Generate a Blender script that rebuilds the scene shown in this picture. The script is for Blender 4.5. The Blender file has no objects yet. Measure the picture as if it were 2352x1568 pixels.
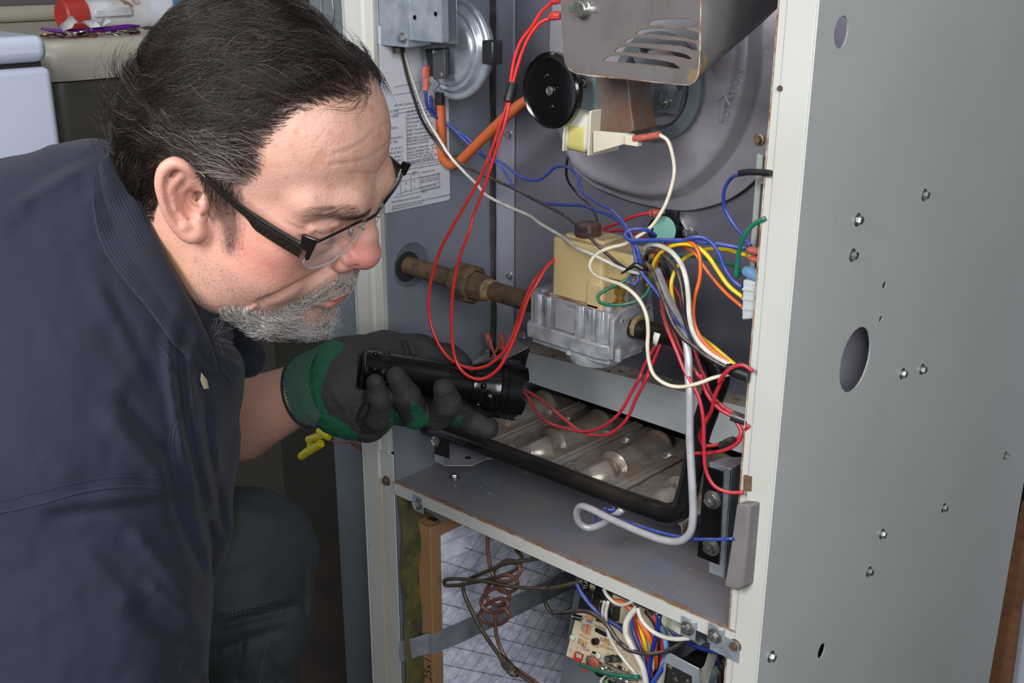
import bpy, bmesh, math, random
import numpy as np
from mathutils import Vector, Matrix, Quaternion
random.seed(7); rng = np.random.default_rng(7)
SC = bpy.context.scene
COL = SC.collection
# ---------------------------------------------------------------- camera
FPX = 2567.0; PX0 = np.array([1176.0, 784.0])
_dy = np.array([3755-1176, -120-784, FPX]); _dy /= np.linalg.norm(_dy)
_dz = -np.array([-26, 7216, FPX]); _dz = _dz-(_dz@_dy)*_dy; _dz /= np.linalg.norm(_dz)
_dx = np.cross(_dy, _dz)
RC = np.array([_dx, _dy, _dz])          # world <- camera (x right, y down, z forward)
CAM = np.array([0.0, -0.815, 1.25])
ZC = 1.25
cd = bpy.data.cameras.new('camera'); cam = bpy.data.objects.new('camera', cd); COL.objects.link(cam)
cd.sensor_width = 36.0; cd.lens = 36.0*FPX/2352.0; cd.clip_start = 0.02
_m = np.eye(4); _m[:3, 0] = RC[:, 0]; _m[:3, 1] = -RC[:, 1]; _m[:3, 2] = -RC[:, 2]; _m[:3, 3] = CAM
cam.matrix_world = Matrix(_m.tolist())
SC.camera = cam
# ---------------------------------------------------------------- light
def area(name, loc, target, size, power, col=(1, 1, 1), sy=None):
    l = bpy.data.lights.new(name, 'AREA'); l.energy = power; l.size = size; l.color = col
    if sy: l.shape = 'RECTANGLE'; l.size_y = sy
    o = bpy.data.objects.new(name, l); COL.objects.link(o)
    o.location = loc
    o.rotation_euler = (Vector(target)-Vector(loc)).to_track_quat('-Z', 'Y').to_euler()
    return o
area('key_softbox', (-0.62, -1.80, 1.92), (-0.75, 0.0, 0.90), 0.8, 43.0, (0.985, 0.985, 1.0))
area('fill_umbrella', (0.95, -1.35, 1.70), (-0.6, 0.1, 0.85), 0.9, 34.0, (0.93, 0.965, 1.0))
area('overhead_fill', (-1.7, 0.1, 2.45), (-1.5, 0.3, 0.0), 0.6, 5.0, (0.93, 0.96, 1.0))  # unseen overhead fill light for the laundry corner
W = bpy.data.worlds.new('world'); SC.world = W; W.use_nodes = True
W.node_tree.nodes['Background'].inputs[0].default_value = (0.75, 0.82, 1.0, 1)
W.node_tree.nodes['Background'].inputs[1].default_value = 0.3
SC.view_settings.view_transform = 'Standard'; SC.view_settings.look = 'None'
SC.view_settings.exposure = 0.0; SC.view_settings.gamma = 1.0; SC.view_settings.use_curve_mapping = False
SC.cycles.max_bounces = 6; SC.cycles.diffuse_bounces = 3; SC.cycles.glossy_bounces = 3
SC.cycles.transparent_max_bounces = 12; SC.cycles.sample_clamp_indirect = 4.0

# ---------------------------------------------------------------- pixel -> point
def ray(px, py): return RC@np.array([px-PX0[0], py-PX0[1], FPX])
def at(px, py, x=None, y=None, z=None, d=None):
    r = ray(px, py)
    if d is not None: t = d/FPX
    elif y is not None: t = (y-CAM[1])/r[1]
    elif x is not None: t = (x-CAM[0])/r[0]
    else: t = (z-CAM[2])/r[2]
    return CAM+r*t
def A(*a, **k): return at(*a, **k)
def V(*a): return np.array(a, float)
def nrm(v): v = np.asarray(v, float); return v/(np.linalg.norm(v)+1e-12)

# ---------------------------------------------------------------- materials
def s2l(c):
    o = []
    for v in c[:3]:
        v = v/255.0
        o.append(v/12.92 if v <= 0.04045 else ((v+0.055)/1.055)**2.4)
    return (o[0], o[1], o[2], 1.0)
MATS = {}
def mat(name, c, rough=0.5, metal=0.0, c2=None, n2=(20, 0.5), spots=None, dust=None, bump=None, coat=0.0, attr=None, spec=0.5, sss=0.0, alpha=None, trans=0.0, ior=1.45, wave=None, aniso=None, emit=None, sheen=0.0, roughvar=0.0):
    """procedural material. c2: second colour mixed by noise n2=(scale, amount); spots: list of (colour, scale, threshold);
    dust: (colour, amount, scale) gathers on faces that look up; bump: list of (scale, strength)."""
    if name in MATS: return MATS[name]
    m = bpy.data.materials.new(name); m.use_nodes = True; nt = m.node_tree; N = nt.nodes; L = nt.links
    b = N['Principled BSDF']
    tc = N.new('ShaderNodeTexCoord'); co = tc.outputs['Object']
    def noise(scale, detail=4.0, rgh=0.55, dist=0.0):
        n = N.new('ShaderNodeTexNoise'); n.inputs['Scale'].default_value = scale; n.inputs['Detail'].default_value = detail
        n.inputs['Roughness'].default_value = rgh; n.inputs['Distortion'].default_value = dist
        L.new(co, n.inputs['Vector']); return n.outputs['Fac']
    def ramp(src, a, bb):
        r = N.new('ShaderNodeMapRange'); r.inputs['From Min'].default_value = a; r.inputs['From Max'].default_value = bb
        L.new(src, r.inputs['Value']); return r.outputs['Result']
    def mix(f, a, bb):
        x = N.new('ShaderNodeMix'); x.data_type = 'RGBA'
        if isinstance(f, float): x.inputs['Factor'].default_value = f
        else: L.new(f, x.inputs['Factor'])
        for s, i in ((a, 'A'), (bb, 'B')):
            sock = [q for q in x.inputs if q.name == i and q.type == 'RGBA'][0]
            if isinstance(s, tuple): sock.default_value = s
            else: L.new(s, sock)
        return [q for q in x.outputs if q.type == 'RGBA'][0]
    def mul(a, k):
        x = N.new('ShaderNodeMath'); x.operation = 'MULTIPLY'; L.new(a, x.inputs[0])
        if isinstance(k, float): x.inputs[1].default_value = k
        else: L.new(k, x.inputs[1])
        return x.outputs[0]
    col = s2l(c)
    if attr:
        a = N.new('ShaderNodeVertexColor'); a.layer_name = attr; col = a.outputs['Color']
    if c2 is not None:
        col = mix(mul(ramp(noise(n2[0]), 0.4, 0.65), float(n2[1])), col, s2l(c2))
    if wave is not None:   # (colour, scale, amount, direction)
        w = N.new('ShaderNodeTexWave'); w.inputs['Scale'].default_value = wave[1]; w.bands_direction = wave[3]; L.new(co, w.inputs['Vector'])
        col = mix(mul(w.outputs['Fac'], float(wave[2])), col, s2l(wave[0]))
    rsock = None
    for sp in (spots or []):
        f = ramp(noise(sp[1], 3.0, 0.6), sp[2], sp[2]+0.04)
        col = mix(f, col, s2l(sp[0]))
        rsock = f
    if dust is not None:
        g = N.new('ShaderNodeNewGeometry'); s = N.new('ShaderNodeSeparateXYZ'); L.new(g.outputs['Normal'], s.inputs[0])
        up = ramp(s.outputs['Z'], 0.1, 0.9)
        f = mul(mul(up, ramp(noise(dust[2], 5.0, 0.6), 0.36, 0.62)), float(dust[1]))
        col = mix(f, col, s2l(dust[0]))
        if metal > 0:
            x = N.new('ShaderNodeMath'); x.operation = 'SUBTRACT'; x.inputs[0].default_value = 1.0; L.new(f, x.inputs[1])
            L.new(mul(x.outputs[0], float(metal)), b.inputs['Metallic'])
    if isinstance(col, tuple): b.inputs['Base Color'].default_value = col
    else: L.new(col, b.inputs['Base Color'])
    b.inputs['Roughness'].default_value = rough
    if roughvar:
        r = N.new('ShaderNodeMapRange'); r.inputs['To Min'].default_value = max(rough-roughvar, 0.05); r.inputs['To Max'].default_value = min(rough+roughvar, 1)
        L.new(noise(60, 5.0), r.inputs['Value']); L.new(r.outputs['Result'], b.inputs['Roughness'])
    if not b.inputs['Metallic'].is_linked: b.inputs['Metallic'].default_value = metal
    b.inputs['Specular IOR Level'].default_value = spec
    b.inputs['Coat Weight'].default_value = coat
    b.inputs['Sheen Weight'].default_value = sheen
    if sss:
        b.inputs['Subsurface Weight'].default_value = sss; b.inputs['Subsurface Radius'].default_value = (1.0, 0.35, 0.2)
        b.inputs['Subsurface Scale'].default_value = 0.004
    if trans: b.inputs['Transmission Weight'].default_value = trans; b.inputs['IOR'].default_value = ior
    if alpha is not None: b.inputs['Alpha'].default_value = alpha
    if emit: b.inputs['Emission Color'].default_value = s2l(emit[0]); b.inputs['Emission Strength'].default_value = emit[1]
    if bump:
        prev = None
        for sc_, st in bump:
            bp = N.new('ShaderNodeBump'); bp.inputs['Strength'].default_value = 1.0; bp.inputs['Distance'].default_value = st
            if isinstance(sc_, tuple):    # ('X', scale): fine ribs; ('K', scale): knit diamond
                w = N.new('ShaderNodeTexWave'); w.inputs['Scale'].default_value = sc_[1]; L.new(co, w.inputs['Vector'])
                if sc_[0] == 'K':
                    w.bands_direction = 'DIAGONAL'
                else: w.bands_direction = sc_[0]
                L.new(w.outputs['Fac'], bp.inputs['Height'])
            else: L.new(noise(sc_, 3.0), bp.inputs['Height'])
            if prev is not None: L.new(prev, bp.inputs['Normal'])
            prev = bp.outputs['Normal']
        L.new(prev, b.inputs['Normal'])
    MATS[name] = m
    return m

# ---------------------------------------------------------------- mesh building
class MB:
    """collects geometry in world coordinates"""
    def __init__(s): s.v = []; s.f = []; s.n = 0
    def add(s, v, f):
        v = np.asarray(v, float).reshape(-1, 3); s.v.append(v)
        s.f += [tuple(int(i)+s.n for i in q) for q in f]; s.n += len(v); return s
    def box(s, lo, hi):
        (a, b, c), (d, e, g) = lo, hi
        v = [(a, b, c), (d, b, c), (d, e, c), (a, e, c), (a, b, g), (d, b, g), (d, e, g), (a, e, g)]
        return s.add(v, [(0, 3, 2, 1), (4, 5, 6, 7), (0, 1, 5, 4), (1, 2, 6, 5), (2, 3, 7, 6), (3, 0, 4, 7)])
    def obox(s, c, ax, ay, az, hx, hy, hz):
        c = np.array(c, float); v = []
        for k in (-1, 1):
            for (i, j) in ((-1, -1), (1, -1), (1, 1), (-1, 1)):
                v.append(c+ax*hx*i+ay*hy*j+az*hz*k)
        return s.add(v, [(0, 3, 2, 1), (4, 5, 6, 7), (0, 1, 5, 4), (1, 2, 6, 5), (2, 3, 7, 6), (3, 0, 4, 7)])
    def prism(s, pts, off):
        """closed polygon pts extruded by the vector off"""
        p = np.array(pts, float); n = len(p); o = np.array(off, float)
        nn = np.zeros(3)
        for i in range(n): nn += np.cross(p[i], p[(i+1) % n])
        if nn@o > 0: p = p[::-1]
        v = np.vstack([p, p+o])
        f = [tuple(range(n)), tuple(range(2*n-1, n-1, -1))]
        f += [((i+1) % n, i, i+n, (i+1) % n+n) for i in range(n)]
        return s.add(v, f)
    def strip(s, rows, closed=False):
        """grid surface from rows of points"""
        r = np.array(rows, float); a, b = r.shape[:2]
        f = []
        for i in range(a-1):
            for j in range(b if closed else b-1):
                j2 = (j+1) % b
                f.append((i*b+j, i*b+j2, (i+1)*b+j2, (i+1)*b+j))
        return s.add(r.reshape(-1, 3), f)
    def lathe(s, prof, o, axis, seg=24, ref=None, caps=True, arc=None):
        """prof: list of (distance along the axis, radius)"""
        o = np.array(o, float); a = nrm(axis)
        u = nrm(np.cross(a, ref if ref is not None else ([0, 0, 1] if abs(a[2]) < 0.9 else [1, 0, 0]))); w = np.cross(a, u)
        t = np.linspace(0, 2*math.pi, seg, endpoint=False)
        rows = [[o+a*h+r*(math.cos(q)*u+math.sin(q)*w) for q in t] for h, r in prof]
        n0 = s.n
        s.strip(rows, True)
        if caps:
            s.f.append(tuple(n0+i for i in range(seg-1, -1, -1)))
            m = n0+(len(prof)-1)*seg; s.f.append(tuple(m+i for i in range(seg)))
        return s
    def tube(s, pts, r, seg=8, sub=6, caps=True, flat=None):
        p = smooth(pts, sub) if sub > 1 else np.array(pts, float)
        n = len(p)
        rr = np.interp(np.linspace(0, 1, n), np.linspace(0, 1, len(r)), r) if hasattr(r, '__len__') else np.full(n, r)
        T = np.gradient(p, axis=0); T /= np.linalg.norm(T, axis=1)[:, None]+1e-12
        u = np.cross(T[0], [0, 0, 1.0]);
        if np.linalg.norm(u) < 0.1: u = np.cross(T[0], [1.0, 0, 0])
        u = nrm(u); t = np.linspace(0, 2*math.pi, seg, endpoint=False); rows = []
        for i in range(n):
            u = nrm(u-(u@T[i])*T[i]); w = np.cross(T[i], u)
            rows.append(p[i]+rr[i]*(np.cos(t)[:, None]*u+np.sin(t)[:, None]*w*(flat or 1.0)))
        n0 = s.n; s.strip(rows, True)
        if caps:
            s.f.append(tuple(n0+i for i in range(seg))[::-1]); m = n0+(n-1)*seg; s.f.append(tuple(m+i for i in range(seg)))
        return s
    def sphere(s, c, r, seg=16, rings=10):
        r = np.array([r, r, r] if not hasattr(r, '__len__') else r, float)
        v = []; 
        for i in range(1, rings):
            ph = math.pi*i/rings
            for j in range(seg):
                th = 2*math.pi*j/seg; v.append((math.sin(ph)*math.cos(th), math.sin(ph)*math.sin(th), math.cos(ph)))
        v.append((0, 0, 1)); v.append((0, 0, -1)); v = np.array(v)*r+np.array(c)
        f = []
        for i in range(rings-2):
            for j in range(seg):
                j2 = (j+1) % seg; f.append((i*seg+j, (i+1)*seg+j, (i+1)*seg+j2, i*seg+j2))
        t = (rings-1)*seg
        for j in range(seg):
            j2 = (j+1) % seg; f.append((t, j, j2)); f.append((t+1, (rings-2)*seg+j2, (rings-2)*seg+j))
        return s.add(v, f)

def smooth(pts, sub=6):
    p = np.array(pts, float); n = len(p)
    if n < 3: return np.array([p[0]+(p[-1]-p[0])*t for t in np.linspace(0, 1, sub+1)])
    q = np.vstack([2*p[0]-p[1], p, 2*p[-1]-p[-2]]); out = []
    for i in range(1, n):
        p0, p1, p2, p3 = q[i-1], q[i], q[i+1], q[i+2]
        d1 = max(np.linalg.norm(p1-p0), 1e-9)**.5; d2 = max(np.linalg.norm(p2-p1), 1e-9)**.5; d3 = max(np.linalg.norm(p3-p2), 1e-9)**.5
        m1 = (p1-p0)/d1-(p2-p0)/(d1+d2)+(p2-p1)/d2; m2 = (p2-p1)/d2-(p3-p1)/(d2+d3)+(p3-p2)/d3
        m1 *= d2; m2 *= d2
        for t in np.linspace(0, 1, sub, endpoint=False):
            h = t*t*t; g = t*t
            out.append((2*h-3*g+1)*p1+(h-2*g+t)*m1+(-2*h+3*g)*p2+(h-g)*m2)
    out.append(p[-1]); return np.array(out)

def tag(o, label=None, cat=None, group=None, kind=None):
    if label: o['label'] = label
    if cat: o['category'] = cat
    if group: o['group'] = group
    if kind: o['kind'] = kind
    return o
def origin_of(o):
    v = np.zeros(3)
    while o is not None: v = v+np.array(o.location); o = o.parent
    return v
def link(name, geo, m, parent=None, smooth_=None, bevel=None, angle=35, colors=None, bseg=2):
    """geo: MB or (verts, faces) in world coordinates -> one mesh object"""
    if isinstance(geo, MB): v, f = np.vstack(geo.v), geo.f
    else: v, f = geo
    if parent is not None: org = origin_of(parent)
    else: org = np.array([(v[:, 0].min()+v[:, 0].max())/2, (v[:, 1].min()+v[:, 1].max())/2, v[:, 2].min()])
    me = bpy.data.meshes.new(name)
    if isinstance(f, np.ndarray):
        me.vertices.add(len(v)); me.vertices.foreach_set('co', (v-org).astype(np.float32).ravel())
        k = f.shape[1]; me.loops.add(f.size); me.loops.foreach_set('vertex_index', f.astype(np.int32).ravel())
        me.polygons.add(len(f)); me.polygons.foreach_set('loop_start', np.arange(0, f.size, k, dtype=np.int32))
        me.update(calc_edges=True)
    else: me.from_pydata((v-org).tolist(), [], f)
    if colors is not None:
        ca = me.color_attributes.new('col', 'FLOAT_COLOR', 'POINT')
        c4 = np.ones((len(v), 4), np.float32); c4[:, :3] = colors; ca.data.foreach_set('color', c4.ravel())
    if m is not None: me.materials.append(m)
    o = bpy.data.objects.new(name, me); COL.objects.link(o)
    if parent is not None: o.parent = parent
    else: o.location = org
    if smooth_ is True: me.shade_smooth()
    elif smooth_ != False:
        me.shade_smooth(); me.set_sharp_from_angle(angle=math.radians(angle))
    if bevel:
        b = o.modifiers.new('bevel', 'BEVEL'); b.width = bevel; b.segments = bseg; b.limit_method = 'ANGLE'; b.angle_limit = math.radians(40)
        b.harden_normals = False
    return o
def empty(name, loc, label=None, cat=None, group=None):
    o = bpy.data.objects.new(name, None); COL.objects.link(o); o.location = [float(q) for q in loc]; o.empty_display_size = 0.02
    return tag(o, label, cat, group)
def rpoly(pts, r, seg=4):
    """round the corners of a planar polygon (3-D points)"""
    p = [np.array(q, float) for q in pts]; n = len(p); out = []
    rs = r if hasattr(r, '__len__') else [r]*n
    for i in range(n):
        if rs[i] <= 0: out.append(p[i]); continue
        a = nrm(p[i-1]-p[i]); b = nrm(p[(i+1) % n]-p[i])
        s = p[i]+a*rs[i]; e = p[i]+b*rs[i]
        for t in np.linspace(0, 1, seg+1): out.append((1-t)**2*s+2*t*(1-t)*p[i]+t*t*e)
    return out
def plate_with_holes(name, O, U, Vv, w, h, th, holes, m, parent=None, bevel=None):
    """flat sheet spanned by U (w) and Vv (h) from O, with elliptical holes [(u,v,ru,rv)], thickness along U x V negative"""
    bm = bmesh.new(); O = np.array(O, float); nn = np.cross(U, Vv)
    org = origin_of(parent) if parent is not None else O
    def P(a, b): return Vector(O+U*a+Vv*b-org)
    def loop(pts):
        vs = [bm.verts.new(q) for q in pts]
        return [bm.edges.new((vs[i], vs[(i+1) % len(vs)])) for i in range(len(vs))]
    es = loop([P(0, 0), P(w, 0), P(w, h), P(0, h)])
    for hl in holes:
        if len(hl) == 4:
            u, v, ru, rv = hl; es += loop([P(u+ru*math.cos(t), v+rv*math.sin(t)) for t in np.linspace(0, 2*math.pi, 24, endpoint=False)])
        else: es += loop([P(a, b) for a, b in hl[0]])
    bmesh.ops.triangle_fill(bm, use_beauty=True, edges=es, normal=Vector(nn))
    me = bpy.data.meshes.new(name); bm.to_mesh(me); bm.free(); me.materials.append(m)
    o = bpy.data.objects.new(name, me); COL.objects.link(o)
    if parent is not None: o.parent = parent
    else: o.location = org
    s = o.modifiers.new('solid', 'SOLIDIFY'); s.thickness = th; s.offset = -1
    return o

# hex washer-head screw as one mesh
SCREW = {}
def screw(c, n, r=0.0045, parent=None, m=None, name='screw', up=(0, 0, 1)):
    """screw head centred at c, looking along n"""
    m = m or M_ZINC; key = (round(r, 5), m.name)
    if key not in SCREW:
        b = MB(); b.lathe([(0, r*1.55), (r*0.22, r*1.5), (r*0.35, r*1.2)], (0, 0, 0), (0, 0, 1), 20)
        b.lathe([(0.2*r, r), (r*1.05, r), (r*1.25, r*0.86)], (0, 0, 0), (0, 0, 1), 6)
        b.lathe([(1.1*r, r*0.5), (r*1.3, r*0.48)], (0, 0, 0), (0, 0, 1), 10)
        b.box((-r*.95, -r*.11, r*1.2), (r*.95, r*.11, r*1.34))
        me = bpy.data.meshes.new('screw'); me.from_pydata(np.vstack(b.v).tolist(), [], b.f); me.materials.append(m)
        me.shade_smooth(); me.set_sharp_from_angle(angle=math.radians(35)); SCREW[key] = me
    o = bpy.data.objects.new(name, SCREW[key]); COL.objects.link(o)
    q = Vector([float(t) for t in n]).to_track_quat('Z', 'Y')@Quaternion((0, 0, 1), random.uniform(0, 3))
    o.rotation_mode = 'QUATERNION'; o.rotation_quaternion = q
    if parent is not None: o.parent = parent; o.location = [float(t) for t in (np.array(c)-origin_of(parent))]
    else: o.location = [float(t) for t in c]
    return o

# ---------------------------------------------------------------- signed-distance modelling
def smin(a, b, k):
    h = np.maximum(k-np.abs(a-b), 0)/k
    return np.minimum(a, b)-h*h*k*0.25
def smax(a, b, k): return -smin(-a, -b, k)
def sell(p, c, r, R=None):
    q = p-np.asarray(c)
    if R is not None: q = q@R
    r = np.asarray(r, float)
    k0 = np.linalg.norm(q/r, axis=1); k1 = np.linalg.norm(q/(r*r), axis=1)+1e-9
    return k0*(k0-1)/k1
def scap(p, a, b, ra, rb=None):
    a = np.asarray(a, float); b = np.asarray(b, float); rb = ra if rb is None else rb
    ab = b-a; t = np.clip(((p-a)@ab)/(ab@ab+1e-12), 0, 1)
    return np.linalg.norm(p-a-t[:, None]*ab, axis=1)-(ra+(rb-ra)*t)
def schain(p, pts, rs, k=0.004):
    d = None
    for i in range(len(pts)-1):
        e = scap(p, pts[i], pts[i+1], rs[i], rs[i+1]); d = e if d is None else smin(d, e, k)
    return d
def surface_net(f, lo, hi, h, newton=2):
    lo = np.array(lo, float); hi = np.array(hi, float)
    C = 4; nc = np.ceil((hi-lo)/(h*C)).astype(int)
    n = nc*C
    ax = [lo[i]+h*C*(np.arange(nc[i])+0.5)-h/2 for i in range(3)]
    g = np.stack(np.meshgrid(*ax, indexing='ij'), -1).reshape(-1, 3)
    dc = f(g).reshape(nc)
    near = np.abs(dc) < h*C*1.6
    fine = np.where(dc < 0, -1.0, 1.0).repeat(C, 0).repeat(C, 1).repeat(C, 2)
    msk = near.repeat(C, 0).repeat(C, 1).repeat(C, 2)
    idx = np.argwhere(msk); P = lo+idx*h
    vals = np.empty(len(P))
    for s in range(0, len(P), 400000): vals[s:s+400000] = f(P[s:s+400000])
    fine[msk] = vals
    D = fine; S = D < 0
    acc = np.zeros(tuple(n-1)+(3,)); cnt = np.zeros(tuple(n-1))
    I = [slice(0, -1), slice(1, None)]
    for axis in range(3):
        o = [a for a in range(3) if a != axis]
        for i in (0, 1):
            for j in (0, 1):
                sa = [None]*3; sb = [None]*3
                sa[axis] = I[0]; sb[axis] = I[1]; sa[o[0]] = sb[o[0]] = I[i]; sa[o[1]] = sb[o[1]] = I[j]
                a = D[tuple(sa)]; b = D[tuple(sb)]; cr = (a < 0) != (b < 0)
                t = np.where(cr, a/np.where(cr, a-b, 1), 0)
                off = [0, 0, 0]; off[o[0]] = i; off[o[1]] = j
                for k in range(3):
                    acc[..., k] += np.where(cr, t if k == axis else off[k], 0)
                cnt += cr
    act = cnt > 0
    vid = -np.ones(cnt.shape, int); vid[act] = np.arange(act.sum())
    ci = np.argwhere(act); v = lo+h*(ci+acc[act]/cnt[act][:, None])
    quads = []
    for axis in range(3):
        sa = [slice(None)]*3; sb = [slice(None)]*3; sa[axis] = slice(0, -1); sb[axis] = slice(1, None)
        a = S[tuple(sa)]; b = S[tuple(sb)]; e = np.argwhere(a != b)
        o = [(axis+1) % 3, (axis+2) % 3]
        e = e[(e[:, o[0]] > 0) & (e[:, o[1]] > 0) & (e[:, o[0]] < n[o[0]]-1) & (e[:, o[1]] < n[o[1]]-1)]
        fl = a[tuple(e.T)]
        q = []
        for (i, j) in ((-1, -1), (0, -1), (0, 0), (-1, 0)):
            t = e.copy(); t[:, o[0]] += i; t[:, o[1]] += j; q.append(vid[tuple(t.T)])
        q = np.stack(q, 1); q[~fl] = q[~fl][:, ::-1]; quads.append(q)
    quads = np.vstack(quads); quads = quads[(quads >= 0).all(1)]
    for _ in range(newton):
        e = h*0.3; d0 = f(v); G = np.stack([(f(v+np.eye(3)[k]*e)-d0)/e for k in range(3)], 1)
        v = v-np.clip(d0, -h*.5, h*.5)[:, None]*G/np.maximum((G*G).sum(1), 0.3)[:, None]
    return v, quads
def vnormals(v, q):
    a = v[q[:, 0]]; fn = np.cross(v[q[:, 1]]-a, v[q[:, 2]]-a)+np.cross(v[q[:, 2]]-a, v[q[:, 3]]-a)
    n = np.zeros_like(v)
    for k in range(4): np.add.at(n, q[:, k], fn)
    return n/(np.linalg.norm(n, axis=1)[:, None]+1e-12)
def pnoise(p, scale, seed=0):
    """cheap smooth value noise, -1..1"""
    q = p*scale; i = np.floor(q).astype(np.int64); f = q-i; f = f*f*(3-2*f); out = 0
    def hsh(a): 
        h = (a[:, 0]*73856093) ^ (a[:, 1]*19349663) ^ (a[:, 2]*83492791) ^ (seed*2654435761)
        h = (h ^ (h >> 13))*1274126177 & 0x7fffffff
        return (h % 100003)/50001.5-1
    for dx in (0, 1):
        for dy in (0, 1):
            for dz in (0, 1):
                w = (f[:, 0] if dx else 1-f[:, 0])*(f[:, 1] if dy else 1-f[:, 1])*(f[:, 2] if dz else 1-f[:, 2])
                out = out+w*hsh(i+np.array([dx, dy, dz]))
    return out
def strands(P, Dr, length, r, seg=5, taper=0.25, curl=None, grav=0.0):
    """many thin 3-sided tapering tubes. P roots (N,3); Dr: function(points, step) -> direction or array paths (N,seg+1,3)"""
    paths = Dr
    N, K = paths.shape[:2]
    T = np.gradient(paths, axis=1); T /= np.linalg.norm(T, axis=2)[..., None]+1e-9
    ref = nrm(np.array([0.31, 0.52, 0.79])); u = np.cross(T, ref); u /= np.linalg.norm(u, axis=2)[..., None]+1e-9; w = np.cross(T, u)
    rr = (np.asarray(r).reshape(-1, 1)*np.linspace(1, taper, K)[None]*np.ones((N, 1)))[..., None]
    ring = [paths+rr*(math.cos(a)*u+math.sin(a)*w) for a in (0, 2.0944, 4.18879)]
    v = np.stack(ring, 2).reshape(-1, 3)
    base = (np.arange(N)*K*3)[:, None, None]+(np.arange(K-1)*3)[None, :, None]
    q = []
    for j in range(3):
        j2 = (j+1) % 3
        q.append(np.concatenate([base+j, base+j2, base+3+j2, base+3+j], 2).reshape(-1, 4))
    return v, np.vstack(q)
# ================================================================ materials
M_CREAM = mat('cream_paint', (192, 194, 190), 0.42, c2=(182, 184, 178), n2=(6, .5), spots=[((120, 84, 58), 60, .80), ((90, 80, 70), 150, .79)], bump=[(400, .00004)])
M_POST = mat('post_paint', (190, 190, 183), 0.45, c2=(180, 177, 167), n2=(9, .5), spots=[((122, 82, 52), 45, .73), ((80, 68, 60), 120, .74)], bump=[(300, .00005)])
M_RUSTEDGE = mat('rusty_edge', (128, 84, 54), 0.85, c2=(190, 178, 160), n2=(60, .9))
M_GREY = mat('grey_paint', (116, 121, 136), 0.45, c2=(106, 110, 124), n2=(7, .6), dust=((140, 122, 102), .45, 11), spots=[((132, 102, 66), 90, .765)], bump=[(350, .00004)])
M_GREYW = mat('grey_paint_wall', (122, 126, 137), 0.42, c2=(108, 111, 121), n2=(5, .7), spots=[((100, 88, 76), 35, .76)], bump=[(350, .00004)])
M_VEST = mat('vestibule_steel', (122, 121, 134), 0.42, .25, c2=(104, 103, 114), n2=(9, .8), spots=[((160, 155, 155), 240, .76)], bump=[(260, .00006)])
M_FLANGE = mat('flange_steel', (172, 173, 186), 0.36, .5, c2=(150, 150, 162), n2=(12, .6))
M_ALUM = mat('aluminized_steel', (182, 178, 188), 0.36, .35, c2=(160, 154, 164), n2=(11, .8), dust=((142, 124, 106), .55, 14), bump=[(200, .00007)], roughvar=.08)
M_GALV = mat('galvanised', (172, 180, 188), 0.30, .5, c2=(140, 150, 160), n2=(45, .9), bump=[(120, .00006)], roughvar=.1)
M_GALVD = mat('galvanised_dark', (132, 138, 144), 0.45, .5, c2=(112, 118, 124), n2=(16, .8))
M_ZINC = mat('zinc_screw', (190, 192, 188), 0.28, .9, c2=(150, 145, 130), n2=(200, .6))
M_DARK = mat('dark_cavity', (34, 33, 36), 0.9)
M_BLACKP = mat('black_pipe_paint', (16, 16, 19), 0.22, c2=(28, 26, 26), n2=(14, .6), dust=((92, 74, 60), .22, 16), spots=[((150, 120, 92), 230, .755)], bump=[(90, .00008)])
M_BLACK = mat('black_plastic', (22, 22, 24), 0.4, c2=(40, 40, 40), n2=(30, .4))
M_RUST = mat('rusty_iron', (82, 66, 50), 0.75, .15, c2=(110, 86, 60), n2=(70, .8), spots=[((70, 58, 48), 60, .62), ((168, 148, 116), 110, .74)], bump=[(160, .0005), (600, .0001)])
M_RUSTY_SHEET = mat('rusty_sheet', (112, 106, 102), 0.55, .3, c2=(116, 84, 64), n2=(32, .9), bump=[(220, .00012)])
M_CAST = mat('cast_aluminium', (182, 184, 190), 0.36, .3, c2=(134, 136, 142), n2=(55, .9), dust=((150, 134, 116), .5, 30), spots=[((84, 82, 84), 150, .69)], bump=[(130, .00012)])
M_BEIGE = mat('beige_plastic', (214, 190, 136), 0.42, c2=(200, 174, 120), n2=(10, .5), dust=((150, 132, 108), .85, 20))
M_BRASS = mat('brass', (176, 140, 70), 0.35, .8)
M_BROWN = mat('brown_plastic', (78, 50, 46), 0.55, dust=((128, 112, 98), .7, 60))
M_RUBBER = mat('orange_rubber', (186, 92, 44), 0.6, c2=(166, 78, 38), n2=(22, .6), dust=((150, 106, 76), .6, 30), bump=[(300, .00006)])
M_LABELW = mat('label_white', (206, 206, 214), 0.5, c2=(192, 192, 202), n2=(24, .5))
M_INK = mat('ink_black', (34, 34, 40), 0.7)
M_INSUL = mat('fibreglass', (98, 92, 52), 0.95, c2=(66, 62, 44), n2=(22, .9), spots=[((120, 108, 70), 60, .68)], bump=[(60, .003), (300, .001)])
M_CARD = mat('cardboard', (172, 132, 90), 0.8, c2=(156, 118, 78), n2=(10, .6), bump=[(260, .00006)])
M_FILTER = mat('filter_media', (228, 230, 242), .9, c2=(190, 192, 210), n2=(60, .8), bump=[(120, .0016), (500, .0004)], sheen=.2)
M_STEELW = mat('steel_wire', (150, 150, 155), 0.35, .8)
M_FOAM = mat('grey_foam', (118, 112, 112), 0.95, c2=(100, 95, 96), n2=(30, .7), bump=[(500, .0002)], dust=((140, 124, 106), .5, 40))
M_PINK = mat('red_terminal_sleeve', (206, 112, 96), 0.32, trans=.25, c2=(180, 84, 72), n2=(150, .5))
M_REDT = mat('terminal_red', (196, 66, 62), 0.3, trans=.15)
M_TIN = mat('tin', (200, 200, 198), 0.3, .9)

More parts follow.
